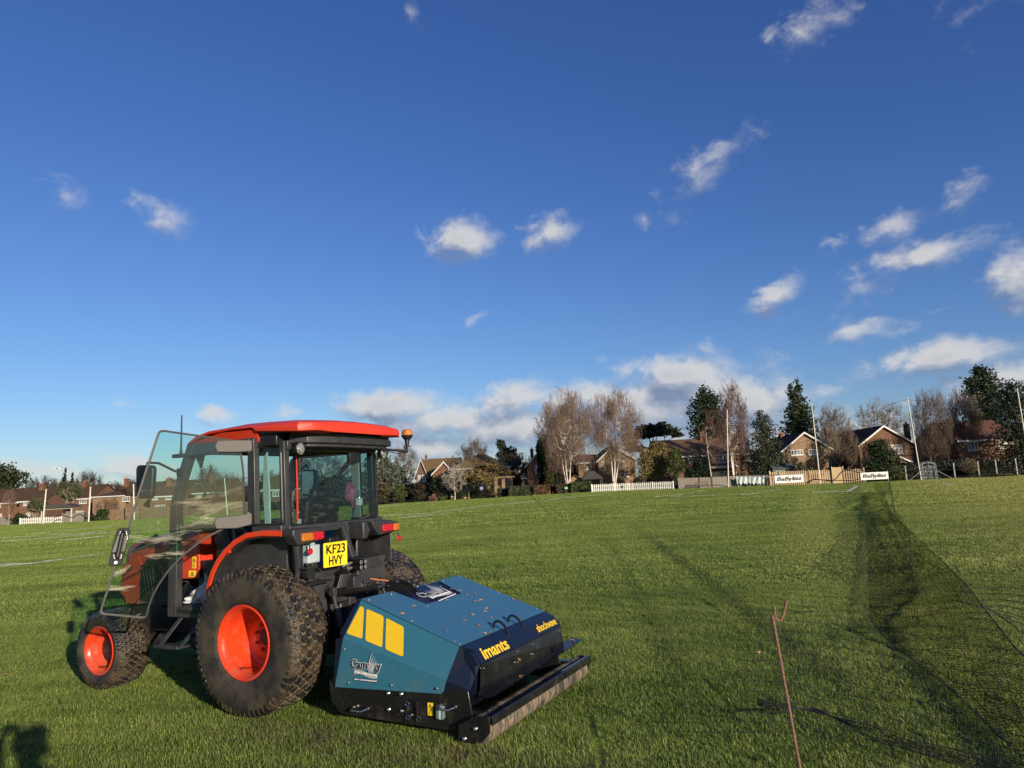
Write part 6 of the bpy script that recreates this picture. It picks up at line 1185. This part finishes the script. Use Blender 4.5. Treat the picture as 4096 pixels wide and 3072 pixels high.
bare('domed grey bare tree right of the tall conifer',3262,3415,1608,1900,116,47,lv=6,nch=3,twig=(.15,.12,.09),up=.45,twr=.02); bare('wide grey bare tree behind the red gabled house',3405,3645,1590,1900,118,48,lv=6,nch=3,twig=(.15,.12,.09),up=.45,twr=.02)
bare('pale small tree in front of the tan bungalow gable',3290,3370,1690,1925,98,49,lv=4,nch=4,bark=(.3,.24,.18),twig=(.22,.17,.12),up=.9,thick=.012); bare('leafless small tree between the tan bungalow and red house',3350,3440,1700,1925,100,50,lv=5,nch=3,twig=(.15,.11,.08),bark=(.2,.15,.1))
leafy('grey leaved bush behind the tan paling fence','shrub',3140,3222,1815,1905,95,blob(8,15,size=.28,lo=.25,hi=.8),2000,.2,(.085,.085,.055),28,cat='bush',trunk=False); leafy('dark brown red shrub under the bungalow windows','shrub',3210,3300,1820,1905,95.5,blob(8,16,size=.28,lo=.3,hi=.8),1800,.2,(.04,.022,.02),29,cat='bush',trunk=False); leafy('yellow green bush just above the paling fence','shrub',3220,3275,1855,1905,94.5,blob(5,17,size=.3,lo=.3,hi=.75),800,.2,(.12,.12,.03),30,cat='bush',trunk=False)
leafy('dark undergrowth between bungalow and red house','shrub',3295,3450,1830,1925,96,blob(10,18,size=.25,lo=.15,hi=.75),2600,.25,(.03,.026,.02),31,cat='bush',trunk=False)
leafy('tall round dark holly in front of the red gabled house','holly_bush',3440,3600,1745,1925,92.5,blob(18,19,w=.55,size=.36,lo=.12,hi=.84,taper=.4),9000,.24,(0.035,0.054,0.019),32,cat='bush',trunk=False); leafy('rounded grey green bush between banner and tall pole','shrub',3540,3642,1850,1930,90.5,blob(9,20,w=.55,size=.36,lo=.25,hi=.72,taper=.2),2600,.2,(.085,.105,.062),33,cat='bush',trunk=False)
bare('brown bare tree below the white boarded gable edge',3440,3500,1750,1900,94,51,lv=4,nch=4,twig=(.12,.075,.055))
bare('broad weeping birch behind the iron gate, russet twigs',3648,3815,1540,1925,98,52,name='birch_tree',weep=.9,bark=(.12,.09,.07),twig=(.18,.13,.098),lv=5,nch=4,up=.6,twr=.016,thick=.016,group='weeping birches'); bare('russet weeping birch against the dark evergreens',3790,3935,1545,1925,100,53,name='birch_tree',weep=.9,bark=(.12,.09,.07),twig=(.17,.125,.085),lv=5,nch=4,up=.6,twr=.016,group='weeping birches')
leafy('tallest dark evergreen at the right above the red roof','evergreen_tree',3852,4040,1455,1880,118,[(-.05,.95,.12,.05),(.05,.9,.25,.08),(-.2,.83,.2,.06),(.1,.78,.36,.1),(-.3,.74,.15,.05),(.1,.65,.4,.1),(0,.52,.45,.12),(.1,.38,.45,.12),(.2,.25,.4,.12)],8500,.45,(0.035,0.051,0.022),34,group='evergreen trees',rough=.4)
leafy('dark evergreen leaning over the right edge','evergreen_tree',3960,4200,1515,1935,93,[(0,.93,.2,.06),(-.1,.84,.3,.09),(.1,.75,.4,.1),(-.15,.65,.35,.1),(.1,.52,.42,.12),(-.05,.4,.4,.12),(.1,.25,.45,.14),(-.1,.14,.3,.1)],9500,.3,(0.030,0.046,0.022),35,group='evergreen trees',rough=.4)
bare('straggly bare shrub beside the right wire fence',3840,3915,1830,1925,88,54,name='shrub',lv=4,nch=4,stems=3,twig=(.17,.13,.08),cat='bush',group=None); leafy('ivy covered stump by the green fence','ivy_bush',3905,3965,1840,1920,88,blob(6,22,size=.3,lo=.15,hi=.85,taper=.1),1600,.18,(.05,.06,.03),36,cat='bush',trunk=False)
leafy('low scrub along the foot of the right fence','shrub',3880,4060,1895,1922,86.5,blob(9,23,size=.2,lo=.2,hi=.7,taper=0),1800,.2,(.08,.075,.04),37,cat='bush',trunk=False)
hedge('long dark conifer hedge behind the iron gate',3620,3900,1845,1928,95,5200,(.016,.022,.013),6,.3); hedge('dark clipped hedge at the right edge',3890,4200,1840,1915,92,5200,(.016,.024,.016),7,.3); hedge('dark garden hedge behind the holly bush',3430,3640,1870,1932,97,3500,(.02,.022,.014),8,.3)
hedge('dark hedge closing the gardens behind the left houses',-150,560,2035,2085,150,4200,(.024,.028,.016),9,.7); hedge('dark hedge closing the gardens behind the middle houses',1480,2140,1935,1990,140,3600,(.03,.03,.018),10,.6); hedge('dark hedge closing the gardens behind the right houses',2600,3450,1850,1935,140,5000,(.022,.022,.015),11,.6); hedge('dark hedge behind the fence seen through the cab',560,1500,2015,2060,116,5600,(.03,.034,.018),12,.5)
# far wood closing the view between and behind the gardens
def farwood():
    rng=np.random.default_rng(77); n=26000; k=rng.uniform(-.80,.82,n); Yv=rng.uniform(176,200,n); x=k*Yv; g=np.array([gz(float(a),float(b)) for a,b in zip(x,Yv)])
    hh=5.2+1.6*np.sin(k*23)+1.0*np.sin(k*61+1)+.8*np.sin(k*140); z=g+rng.uniform(0,1,n)**.8*hh; c=np.stack([x,Yv,z],1)
    a=rng.normal(size=(n,3));a/=np.linalg.norm(a,axis=1,keepdims=True);b_=np.cross(a,rng.normal(size=(n,3)));b_/=np.linalg.norm(b_,axis=1,keepdims=True); s_=.95*rng.uniform(.5,1.2,n)[:,None]
    v=np.stack([c-a*s_*.5,c+b_*s_*.35,c+a*s_*.5,c-b_*s_*.35],1).reshape(-1,3)
    tag(fast('woodland',v,np.arange(4*n).reshape(-1,4),mat('far_wood',(.075,.062,.042),.8,col2=(.035,.04,.022),nscale=.12,island=.35,spec=.1)),'distant brown green woodland behind all the gardens','woodland',kind='stuff')
farwood()
# ------------------------------------------------ poles, nets, banners, small things
WP=mat('pole_white',(.62,.58,.48),.5,col2=(.50,.45,.36),nscale=1.5)
def pole(label,ut,vt,ub,vb,Y,r=.075):
    B_=aty(ub,vb,Y); zb=gz(B_[0],Y); B_=Vector((B_[0],Y,zb)); T_=Vector(aty(ut,vt,Y)); g=empty('net_pole',B_,0,label,'pole','white poles around the field'); b=MB(); b.tube([(0,0,-.1),tuple((T_-B_)*.5),tuple(T_-B_)],[r,r*.9,r*.75],10); b.build('shaft',WP,g); b=MB(); t=T_-B_; b.tube([tuple(t),tuple(t+Vector((0,0,.15)))],[r*1.3,r*.5],8); b.build('cap',WP,g); return T_
pole('leaning white pole by the left picket fence',184.5,1960,171,2096,101,.11); pole('white pole between the big palm and the tan house',362,1951,354,2087,101,.11); pole('white pole seen just inside the door glass edge',534,1940,537,2076,101,.1); pole('white pole seen through the right half of the door glass',898,1918,910,2040,98,.08)
t1=pole('first tall white pole beside the birch',2908,1645,2914,1955,90); t2=pole('second tall white pole in front of the tan bungalow',3247,1620,3282,1942,88); t3=pole('third tall pole with a grey top near the iron gate',3630.5,1595,3686,1927,86); t4=pole('tall white pole at the right edge before the evergreens',4069,1558,4112,1810,80,.08)
CB=mat('black_rope',(.012,.012,.012),.8)
def rope(label,pts,r=.03,name='net_rope',dark=True):
    P=[Vector(aty(u,v,Y)) for u,v,Y in pts]; Q=[]
    for i in range(len(P)-1):
        p0=P[max(i-1,0)];p1=P[i];p2=P[i+1];p3=P[min(i+2,len(P)-1)]
        for k in range(6):
            t=k/6; Q.append(.5*((2*p1)+(p2-p0)*t+(2*p0-5*p1+4*p2-p3)*t*t+(3*p1-p0-3*p2+p3)*t**3))
    Q.append(P[-1]); b=MB(); b.tube([tuple(q) for q in Q],r,5); return tag(b.build(name,CB),label,'rope',group='sagging net ropes')
rope('black rope sagging over the left weathered fence',[(215,2073,103),(240,2060,103),(290,2071,103),(316,2057,103),(340,2068,103),(354,2072,101)],.06)
rope('black rope running along the grey fence to the banner',[(2914,1904,90),(3000,1898,90),(3083,1900,89.5),(3180,1905,89)],.05); rope('black rope looping across the paling fence',[(3220,1932,88.5),(3262,1917,88),(3330,1922,88.3),(3370,1885,88.3),(3400,1882,88.3),(3440,1892,88.4)],.06); rope('black rope along the foot of the paling fence',[(3262,1917,87.8),(3300,1920,88),(3400,1922,88),(3460,1910,88)],.05)
rope('black rope hanging between banner and tall pole',[(3440,1880,86),(3540,1888,86),(3600,1876,86),(3665,1880,86),(3690,1880,86)],.045); rope('thin wire along the right fence, upper line',[(3632,1880,86),(3820,1878,85),(3920,1868,84),(3990,1868,83),(4130,1855,82)],.03,'fence_wire'); rope('thin wire along the right fence, lower line',[(3632,1900,86),(3820,1905,85),(3990,1893,83),(4130,1880,82)],.03,'fence_wire')
rope('rope slung from the top of the third pole to the left',[(3550,1620,100),(3590,1608,94),(3630,1598,86)],.025); rope('rope slung from the top of the third pole to the right',[(3630,1598,86),(3665,1602,88),(3700,1600,94)],.025)
for i,(u,vt,vb) in enumerate([(3627,1865,1922),(3821,1854,1914),(3917,1848,1900),(3988,1842,1897),(4070,1835,1900)]):
    B_=aty(u,vb,87); o=(B_[0],87,gz(B_[0],87)); g=MB(); h=zat(u,vt,87)-o[2]; g.box((0,0,h/2),(.13,.13,h)); g.box((0,0,h+.03),(.16,.16,.06)); q=g.build('fence_post',mat('concrete',(.30,.27,.22),.85)); q.location=o; tag(q,['short concrete post left of the tall pole','concrete post right of the iron gate','concrete post beside the straggly shrub','concrete post at the green fence corner','concrete post at the right edge hedge'][i],'post',group='concrete posts of the wire fence')
def banner(label,x0,y0,x1,y1,Y,txt,size,wob,K=P4):
    a,v0,c,v1=K(x0,y0,x1,y1); A_=Vector(aty(a,v0+ (0),Y)); B_=Vector(aty(c,v0-(c-a)*.0,Y)); H=abs(zat((a+c)/2,v0,Y)-zat((a+c)/2,v1,Y)); W_=B_.x-A_.x; z1=zat((a+c)/2,v0,Y); g=empty('banner',((A_.x+B_.x)/2,Y,z1-H),0,label,'banner','white advertising banners')
    b=MB(); n=40; vs=[]
    for i in range(n+1): x=-W_/2+W_*i/n; yy=.03*math.sin(i*wob); vs+=[(x,yy,0),(x,yy*.6,H),(x,yy+.012,0),(x,yy*.6+.012,H)]
    b.add(vs,[(4*i,4*i+4,4*i+5,4*i+1) for i in range(n)]+[(4*i+2,4*i+3,4*i+7,4*i+6) for i in range(n)]+[(4*i,4*i+2,4*i+6,4*i+4) for i in range(n)]+[(4*i+1,4*i+5,4*i+7,4*i+3) for i in range(n)]); b.build('sheet',mat('banner_white',(.68,.68,.66),.6,col2=(.56,.57,.57),nscale=2.),g)
    textfit(txt,W_*.86,H*.66,'lettering',TXT,g,frame((0,-.06,H*.47),(1,0,0),(0,0,1)),extrude=.004,bold=.022,shear=.22)
    for sx in (-1,1): b=MB(); b.box((sx*W_*.49,.06,H*.45),(.07,.07,H*1.5)); b.build('support',GW,g)
banner('white banner with black lettering tied along the tan paling fence',1155,1245,1472,1330,88.6,'BaByliss',1.42,1.3); banner('rippled white banner with black lettering in front of the dark holly',180,1448,508,1535,84,'BaByliss',1.25,2.2,P5)
for i,(x0,y0,x1,y1,lb) in enumerate([(737,1262,885,1352,'left torn white plastic sheet hung on the grey fence'),(880,1262,1040,1352,'right torn white plastic sheet hung on the grey fence')]):
    a,v0,c,v1=P4(x0,y0,x1,y1); Y=93.6; X0,X1=xat(a,v0,Y),xat(c,v0,Y); Z1=zat(a,v0,Y);Z0=zat(a,v1,Y); b=MB(); n=16; vs=[]; rnd=random.Random(i)
    for s_ in range(n+1):
        for t_ in range(6): k=t_/5; sag=.18*math.sin(math.pi*s_/n*2)**2; vs.append((X0+(X1-X0)*s_/n,Y+.15*math.sin(s_*1.1+k*2)+rnd.uniform(-.04,.04),Z1-sag*.6+(Z0-Z1)*k*(.85+.15*math.sin(s_*1.7+i))))
    b.add(vs,[(s_*6+t_,s_*6+t_+1,s_*6+t_+7,s_*6+t_+6) for s_ in range(n) for t_ in range(5)]); tag(b.build('torn_sheet',mat('sheet_aqua',(.50,.56,.54),.5,col2=(.38,.45,.44),nscale=1.)),lb,'sheet',group='torn sheets on the fence')
def bench(label,u0,u1,vt,vb,Y,m,rz=0.,arms=True):
    X=xat((u0+u1)/2,vb,Y); Wd=xat(u1,vb,Y)-xat(u0,vb,Y); z=gz(X,Y); H=zat((u0+u1)/2,vt,Y)-z; g=empty('bench',(X,Y,z),rz,label,'bench','garden benches at the field edge'); s=H
    b=MB(); [b.box((0,-.25*s+.12*s*k,.46*s),(Wd,.10*s,.04*s)) for k in range(4)]; b.build('seat',m,g,smooth=False)
    b=MB(); b.box((0,.2*s,.96*s),(Wd,.04*s,.08*s)); b.box((0,.19*s,.56*s),(Wd,.04*s,.05*s)); n=int(Wd/(.12*s)); [b.box((-Wd/2+Wd*(k+.5)/n,.195*s,.76*s),(.05*s,.02*s,.36*s)) for k in range(n)]; b.build('backrest',m,g,smooth=False)
    for sx in (-1,1):
        b=MB(); b.box((sx*(Wd/2-.04*s),-.25*s,.33*s),(.07*s,.07*s,.66*s)); b.box((sx*(Wd/2-.04*s),.2*s,.5*s),(.07*s,.07*s,1.0*s)); b.build('leg',m,g,smooth=False); b=MB(); b.box((sx*(Wd/2-.04*s),-.03*s,.67*s),(.08*s,.5*s,.05*s)); b.build('armrest',m,g,smooth=False)
bench('pale grey wooden bench on the grass before the carport',1996,2046,1964,1993,103,mat('bench_pale',(.52,.45,.34),.8)); bench('dark brown wooden bench in front of the weathered fence',2782,2834,1926,1956,92.5,mat('bench_brown',(.12,.075,.06),.8)); bench('red brown wooden bench among the shrubs near the cab',1716,1746,1984,2008,103.5,mat('bench_red',(.16,.07,.045),.8),.5)
b=MB(); X=xat(1740,2005,103); z=gz(X,103); b.box((0,0,.45),(.6,.5,.05)); [b.box((sx*.26,sy*.22,.22),(.06,.06,.44)) for sx in(-1,1) for sy in(-1,1)]; [b.box((sx*.26,.24,.7),(.06,.06,.6)) for sx in(-1,1)]; b.box((0,.24,.95),(.6,.04,.12)); b.box((0,.24,.75),(.6,.04,.08)); o=b.build('garden_chair',mat('bench_red',(.16,.07,.045),.8),smooth=False); o.location=(X,103,z); o.rotation_euler=(0,0,.8); tag(o,'red brown wooden garden chair right of the red brown bench','chair')
def sign(label,u0,u1,vt,vb,Y,col,post=True,txtcol=None):
    X0,X1=xat(u0,vt,Y),xat(u1,vt,Y); z1,z0=zat(u0,vt,Y),zat(u0,vb,Y); g=empty('notice_sign',((X0+X1)/2,Y,gz(X0,Y)),0,label,'sign'); zb=gz(X0,Y); b=MB(); b.box((0,0,(z0+z1)/2-zb),(X1-X0,.04,z1-z0)); b.build('board',mat('sign_%d'%(col[1]*1000),col,.5),g,smooth=False); b=MB(); b.box((0,.05,(z1-zb)/2),(.06,.05,z1-zb)); b.build('post',BK,g,smooth=False)
    b=MB(); [b.box((0,-.025,(z0+z1)/2-zb+k*(z1-z0)*.2),((X1-X0)*.7,.008,(z1-z0)*.07)) for k in (-1,0,1)]; b.build('printed_lines',mat('sign_print',(.6,.6,.6),.5),g,smooth=False)
sign('small blue and white notice in front of the olive tree',1919,1932,1947,1960,102.5,(.12,.14,.35)); sign('small green notice on the brown green hedge',2258,2271,1948,1957,97,(.08,.38,.16)); sign('small green notice on the white picket fence',2491,2503,1940,1948,94.6,(.08,.38,.16))
bare('thin pale sapling right of the white bench',2085,2102,1915,1986,101,60,name='sapling',lv=2,nch=3,bark=(.4,.33,.25),twig=(.35,.28,.2),thick=.02,up=1.2,group=None)
# iron garden gate with arch
X0,X1=xat(3687,1900,89),xat(3748,1900,89); zg=gz((X0+X1)/2,89); zt=zat(3717,1846,89)-zg; g=empty('iron_gate',((X0+X1)/2,89,zg),0,'tall grey iron garden gate with arched top and side braces','gate'); W_=(X1-X0)/2; GI=mat('painted_iron',(.22,.24,.25),.6)
b=MB(); h=zt*.72
for s in (-1,1): b.tube([(s*W_,0,0),(s*W_,0,zt*.86)],.05,6); b.tube([(s*W_*.8,0,0),(s*W_*.8,0,zt*.86)],.05,6); b.tube([(s*W_,0,zt*.5),(s*(W_+1.7),-.2,0)],.035,6)
b.tube([(W_*math.cos(t),0,zt*.84+zt*.13*math.sin(t)) for t in np.linspace(0,math.pi,13)],.04,6); b.tube([(W_*.8*math.cos(t),0,zt*.82+zt*.10*math.sin(t)) for t in np.linspace(0,math.pi,13)],.04,6); b.build('arch',GI,g)
b=MB()
for k in range(7): x=-W_*.66+W_*1.32*k/6; b.tube([(x,0,.1),(x,0,zt*(.86-.12*abs(k-3)/3))],.028,5)
for z in (.12,.45,.7): b.tube([(-W_*.7,0,zt*z),(W_*.7,0,zt*z)],.035,5)
b.tube([(W_*.35*math.cos(t),-.01,zt*.5+zt*.28*math.sin(t)) for t in np.linspace(0,6.28,17)],.022,5); b.build('gate_leaf',GI,g)
# low white wall behind the shrubs near the cab
b=MB(); X0,X1=xat(1500,1978,108),xat(1572,1978,108); z=gz(X0,108); b.box(((X0+X1)/2,108,z+.9),(X1-X0,.2,1.8)); b.box(((X0+X1)/2,108,z+1.83),(X1-X0+.1,.3,.08)); tag(b.build('garden_wall',mat('white_wall',(.6,.56,.48),.8),smooth=False),'low white garden wall glimpsed behind the shrubs by the cab','wall')
# airliner far beyond the left houses
Yp=3000.; Pc=aty(231,1873,Yp); g=empty('airliner',tuple(Pc),0,'tiny white airliner flying low above the left houses','airplane')
b=MB(); prof=[(-16,.1,.6),(-15,1.1,.1),(-13,1.8,0),(-8,2,0),(10,2,0),(13,1.5,.4),(17,.4,1.1)]
vs=[];n=12
for x,r,dz in prof:
    for k in range(n): vs.append((x,r*math.cos(k*6.283/n),dz+r*math.sin(k*6.283/n)))
b.add(vs,[(i*n+k,i*n+(k+1)%n,(i+1)*n+(k+1)%n,(i+1)*n+k) for i in range(len(prof)-1) for k in range(n)]+[tuple(range(n)),tuple((len(prof)-1)*n+k for k in range(n))]); b.build('fuselage',mat('aircraft_white',(.85,.85,.85),.3),g)
for s in (-1,1):
    b=MB(); b.add([(-4,s*1.8,-.8),(3,s*1.8,-.8),(8,s*16,.6),(6,s*16,.6),(-4,s*1.8,-.5),(3,s*1.8,-.5),(8,s*16,.7),(6,s*16,.7)],[(0,1,2,3),(4,5,6,7),(0,1,5,4),(1,2,6,5),(2,3,7,6),(3,0,4,7)]); b.build('wing',mat('wing_grey',(.3,.3,.33),.4),g); b=MB(); b.cyl((-3,s*5.5,-1.6),(1,s*5.5,-1.6),1.0,12); b.build('engine',mat('engine_navy',(.04,.05,.12),.4),g)
b=MB(); b.add([(12,.1,1.8),(16.5,.1,1.8),(18.5,.1,7.2),(16.5,.1,7.2),(12,-.1,1.8),(16.5,-.1,1.8),(18.5,-.1,7.2),(16.5,-.1,7.2)],[(0,1,2,3),(4,5,6,7),(0,1,5,4),(1,2,6,5),(2,3,7,6),(3,0,4,7)]); b.build('tail_fin',mat('tail_dark',(.03,.03,.06),.4),g)
# ------------------------------------------------ windbreak net, rusty stake
def stake(pu,pv,label,hgt,name='net_stake',m=None,r=.009,Hk=True,base=None,topp=None):
    pass
RU=mat('rusty_rebar',(.26,.13,.09),.8,col2=(.14,.075,.055),nscale=60.,bump=.6,bscale=250.)
B0=Vector((1.575,4.42,0)); B0=Vector(tuple(gp(3210,3110))); Yt=B0.y+.05
tp=Vector(aty(3086,2424,Yt)); g=empty('net_stake',B0,0,'rusty ribbed steel stake with hooked top standing in the grass at lower right','stake')
b=MB(); d=tp-B0; pts=[Vector((0,0,-.05))+d*(k/60)*1.0 for k in range(61)]; b.tube([tuple(p) for p in pts],[.0095 if k%2 else .0078 for k in range(61)],8); b.build('shaft',RU,g)
b=MB(); q=[(3097,2424),(3098,2450),(3103,2474),(3115,2482),(3125,2479),(3132,2462),(3138,2440),(3147,2400)]; b.tube([tuple(Vector(aty(u,v,Yt-.004))-B0) for u,v in q],.0085,8); b.build('hook',RU,g)
# fine mesh net draped along the line of stakes
CBN=mat('net_cord',(.010,.010,.010),.9,spec=.0)
def netmat(name,wa,wb,col):
    nm=bpy.data.materials.new(name); nm.use_nodes=True; t=NT(nm.node_tree); t.n.clear(); o=t.node('ShaderNodeOutputMaterial'); uv=t.node('ShaderNodeUVMap',uv_map='net'); s=t.node('ShaderNodeSeparateXYZ',{0:uv.outputs[0]})
    gridl=lambda x,wd: t.math('LESS_THAN',t.math('FRACT',x),wd)
    k=t.math('MAXIMUM',gridl(s.outputs[0],wa),gridl(s.outputs[1],wb)); pb=t.node('ShaderNodeBsdfPrincipled',{'Base Color':(*col,1),'Roughness':.5,'Specular IOR Level':.0}); tr=t.node('ShaderNodeBsdfTransparent'); mx=t.node('ShaderNodeMixShader',{0:k,1:tr.outputs[0],2:pb.outputs[0]}); t.l.new(mx.outputs[0],o.inputs[0]); return nm
NM1=netmat('fine_net',.07,.06,(.012,.012,.012)); NM2=netmat('bunched_net',.15,.18,(.015,.015,.015))
def netstrip(rows,name,label,cell,nu=14,parent=None,wav=.012,nm=None,rise=False,cords=0.):
    # rows: list of (uL,vL,zL,uR,vR,zR); surface between left and right edges
    L_=[];R_=[]
    for (a,b_,z0,c,d_,z1) in rows: L_.append(Vector(tuple(gp(a,b_,z0)))); R_.append(Vector(tuple(gp(c,d_,z1))))
    def cr(P,sub=6):
        Q=[]
        for i in range(len(P)-1):
            p0=P[max(i-1,0)];p1=P[i];p2=P[i+1];p3=P[min(i+2,len(P)-1)]
            for k in range(sub): tt=k/sub; Q.append(.5*((2*p1)+(p2-p0)*tt+(2*p0-5*p1+4*p2-p3)*tt*tt+(3*p1-p0-3*p2+p3)*tt**3))
        return Q+[P[-1]]
    A_=cr(L_);B_=cr(R_); vs=[];fs=[];uvs=[]; n=nu; al=0.
    for i,(p,q) in enumerate(zip(A_,B_)):
        if i: al+=((p-A_[i-1]).length+(q-B_[i-1]).length)/2
        w_=(q-p).length
        for j in range(n+1):
            f_=j/n; pt=p.lerp(q,f_); zz_=gz(pt.x,pt.y); bow=-(pt.z-zz_-.05)*(1-f_**1.6)*(.75 if rise else 0); pt.z+=bow+wav*math.sin(f_*9+i*.9)*math.sin(f_*math.pi)+wav*.5*math.sin(i*2.1+f_*3); vs.append(pt); uvs.append((al/cell,f_*w_/cell))
    m_=len(A_)
    for i in range(m_-1):
        for j in range(n): a=i*(n+1)+j; fs.append((a,a+1,a+n+2,a+n+1))
    me=bpy.data.meshes.new(name); me.from_pydata([tuple(v) for v in vs],[],fs); ul=me.uv_layers.new(name='net')
    for lp_ in me.loops: ul.data[lp_.index].uv=uvs[lp_.vertex_index]
    me.polygons.foreach_set('use_smooth',[True]*len(fs)); ob=link(name,me,parent,nm or NM1)
    if cords:
        Gd=np.array([tuple(v) for v in vs]).reshape(m_,n+1,3); P0=[];P1=[]
        for i in range(m_-1):
            L_n=float(np.linalg.norm(Gd[i+1]-Gd[i],axis=1).mean()); dist=float(Gd[i,:,1].mean()); sp=cords*max(1.,dist/8.)**2; k_=max(1,int(L_n/sp))
            for k in range(k_):
                t_=k/k_; row=Gd[i]*(1-t_)+Gd[i+1]*t_; row=row+np.array([0,0,.004]); P0+=list(row[:-1]);P1+=list(row[1:])
            for j in range(0,n+1,2 if dist<14 else 7): P0.append(Gd[i,j]+[0,0,.004]);P1.append(Gd[i+1,j]+[0,0,.004])
        P0=np.array(P0);P1=np.array(P1); rr_n=np.clip(.0015*P0[:,1]/6.,.0016,.0034); v_,f_n=segtubes(P0,P1,rr_n,rr_n,3); fast('cords',v_,f_n,CBN,parent)
    return ob,A_,B_
N=empty('windbreak_net',(0,0,0),0,'long black mesh net slumped along the grass from the far banner to lower right','net')
rows=[(3462,2045,0.068,3560,2050,0.122),(3466,2110,0.062,3625,2110,0.122),(3470,2190,0.062,3700,2180,0.133),(3474,2290,0.062,3790,2265,0.151),(3478,2390,0.062,3870,2345,0.171),(3480,2470,0.062,3935,2430,0.254),(3545,2555,0.062,4005,2520,0.243),(3650,2640,0.062,4070,2600,0.231),(3790,2750,0.062,4170,2680,0.218),(3930,2880,0.062,4290,2790,0.201),(4080,3020,0.062,4450,2950,0.182),(4250,3180,0.062,4640,3110,0.182)]
ob,LA,RB=netstrip(rows,'mesh','',.030,parent=N,rise=True,cords=.055)
ob2,_,_=netstrip([(3455,1972,0.060,3555,1966,0.382),(3448,1998,0.030,3545,1988,0.328),(3450,2022,0.030,3560,2037,0.307),(3500,2042,0.030,3580,2058,0.273),(3560,2070,0.030,3640,2125,0.273)],'mesh','',.035,parent=N,wav=.07,nm=NM2)
ob3,_,_=netstrip([(3520,2000,0.210,3560,2010,0.546),(3565,2080,0.150,3600,2060,0.458),(3590,2120,0.150,3640,2130,0.437),(3620,2180,0.150,3650,2190,0.437),(3640,2260,0.090,3770,2280,0.328)],'mesh','',.02,parent=N,wav=.05,nm=NM2)
ob4,_,_=netstrip([(3490,1932,0.360,3560,1930,0.874),(3495,1952,0.240,3568,1952,0.764),(3530,1985,0.180,3572,1975,0.655)],'mesh','',.04,parent=N,wav=.05,nm=NM2)
b=MB(); b.tube([tuple(p) for p in RB],.007,6); b.build('edge_rope',CB,N); b=MB(); b.tube([tuple(p+Vector((0,0,.01))) for p in LA],.004,6); b.build('edge_rope',CB,N)
b=MB(); pts=[gp(3540,2010,.2),gp(3575,2090,.16),gp(3620,2180,.12),gp(3650,2250,.10),gp(3672,2280,.03)]; b.tube([tuple(p) for p in pts],.006,6); b.build('tie_cord',CB,N)
# coarse net strands round the near stake (real cords)
cn=MB(); rnd=random.Random(8)
def strand(pix,z,r=.0021):
    P=[Vector(tuple(gp(u,v,z_))) for (u,v),z_ in zip(pix,z)]; Q=[]
    for i in range(len(P)-1):
        p0=P[max(i-1,0)];p1=P[i];p2=P[i+1];p3=P[min(i+2,len(P)-1)]
        for k in range(7): tt=k/7; Q.append(.5*((2*p1)+(p2-p0)*tt+(2*p0-5*p1+4*p2-p3)*tt*tt+(3*p1-p0-3*p2+p3)*tt**3)+Vector((0,0,rnd.uniform(-.003,.003))))
    Q.append(P[-1]); cn.tube([tuple(q) for q in Q],r,4); return Q
rowsS=[]
base=[[(2990,2432),(3090,2428),(3200,2425),(3300,2395),(3420,2400),(3560,2420)],[(3000,2470),(3095,2478),(3230,2446),(3330,2442),(3440,2460)]]
for k in range(13):
    v0=2436+k*41; dv=18*k; rowsS.append(strand([(2965-k*3,v0),(3100+k*8,v0+4+dv*.02),(3300,v0+12+dv*.18),(3500,v0+30+dv*.42),(3750,v0+70+dv*.66),(4150,v0+120+dv*.9)],[.30-.012*k]*2+[.26-.012*k,.2-.01*k,.14-.008*k,.10-.005*k]))
for j in range(2,40,2):
    P=[r_[min(j,len(r_)-1)] for r_ in rowsS]; cn.tube([tuple(p) for p in P],.0016,4)
for q in range(9): strand([(3030,2795+q*3),(3130,2815+q*4),(3260,2850-q*2),(3480,2900+q*7),(3620,2955+q*5),(3900,3010+q*9),(4130,3060+q*11)],[.12,.12,.10,.08,.07,.06,.05],.0024)
for q in range(6): strand([(3830+q*8,2362+q*22),(3900+q*10,2352+q*25),(4010,2350+q*24),(4120,2358+q*30)],[.45-q*.03]*4,.003)
for q in range(7): strand([(3900+q*25,2380+q*20),(3975+q*22,2440+q*17),(4120,2370+q*28)],[.4,.38,.38],.0025)
tag(cn.build('coarse_net',CB,smooth=False),'sagging black wide mesh cords stretched from the rusty stake across the grass','net')
# second dark hook far along the net
b=MB(); P=[Vector(tuple(gp(3562,2042,.05))),Vector(aty(3540,1995,20.5)),Vector(aty(3548,1990,20.5)),Vector(aty(3556,1990,20.5)),Vector(aty(3557,1978,20.5))]
b.tube([(14.2,27.3,0),(14.1,27.3,1.2),(14.12,27.3,1.26),(14.2,27.3,1.25),(14.22,27.3,1.38)],.014,6); tag(b.build('net_stake',BK),'thin dark hooked stake holding up the far end of the net','stake')
def leafg(u,v,label):
    p=gp(u,v,.03); leaf(Vector(tuple(p)),.055,label,1.)
leafg(3041,2612,'brown dry leaf on the grass left of the rusty stake'); leafg(3995,2702,'brown dry leaf caught under the black net at right')
leafg(27,2700,'brown dry leaf on the grass near the left edge')
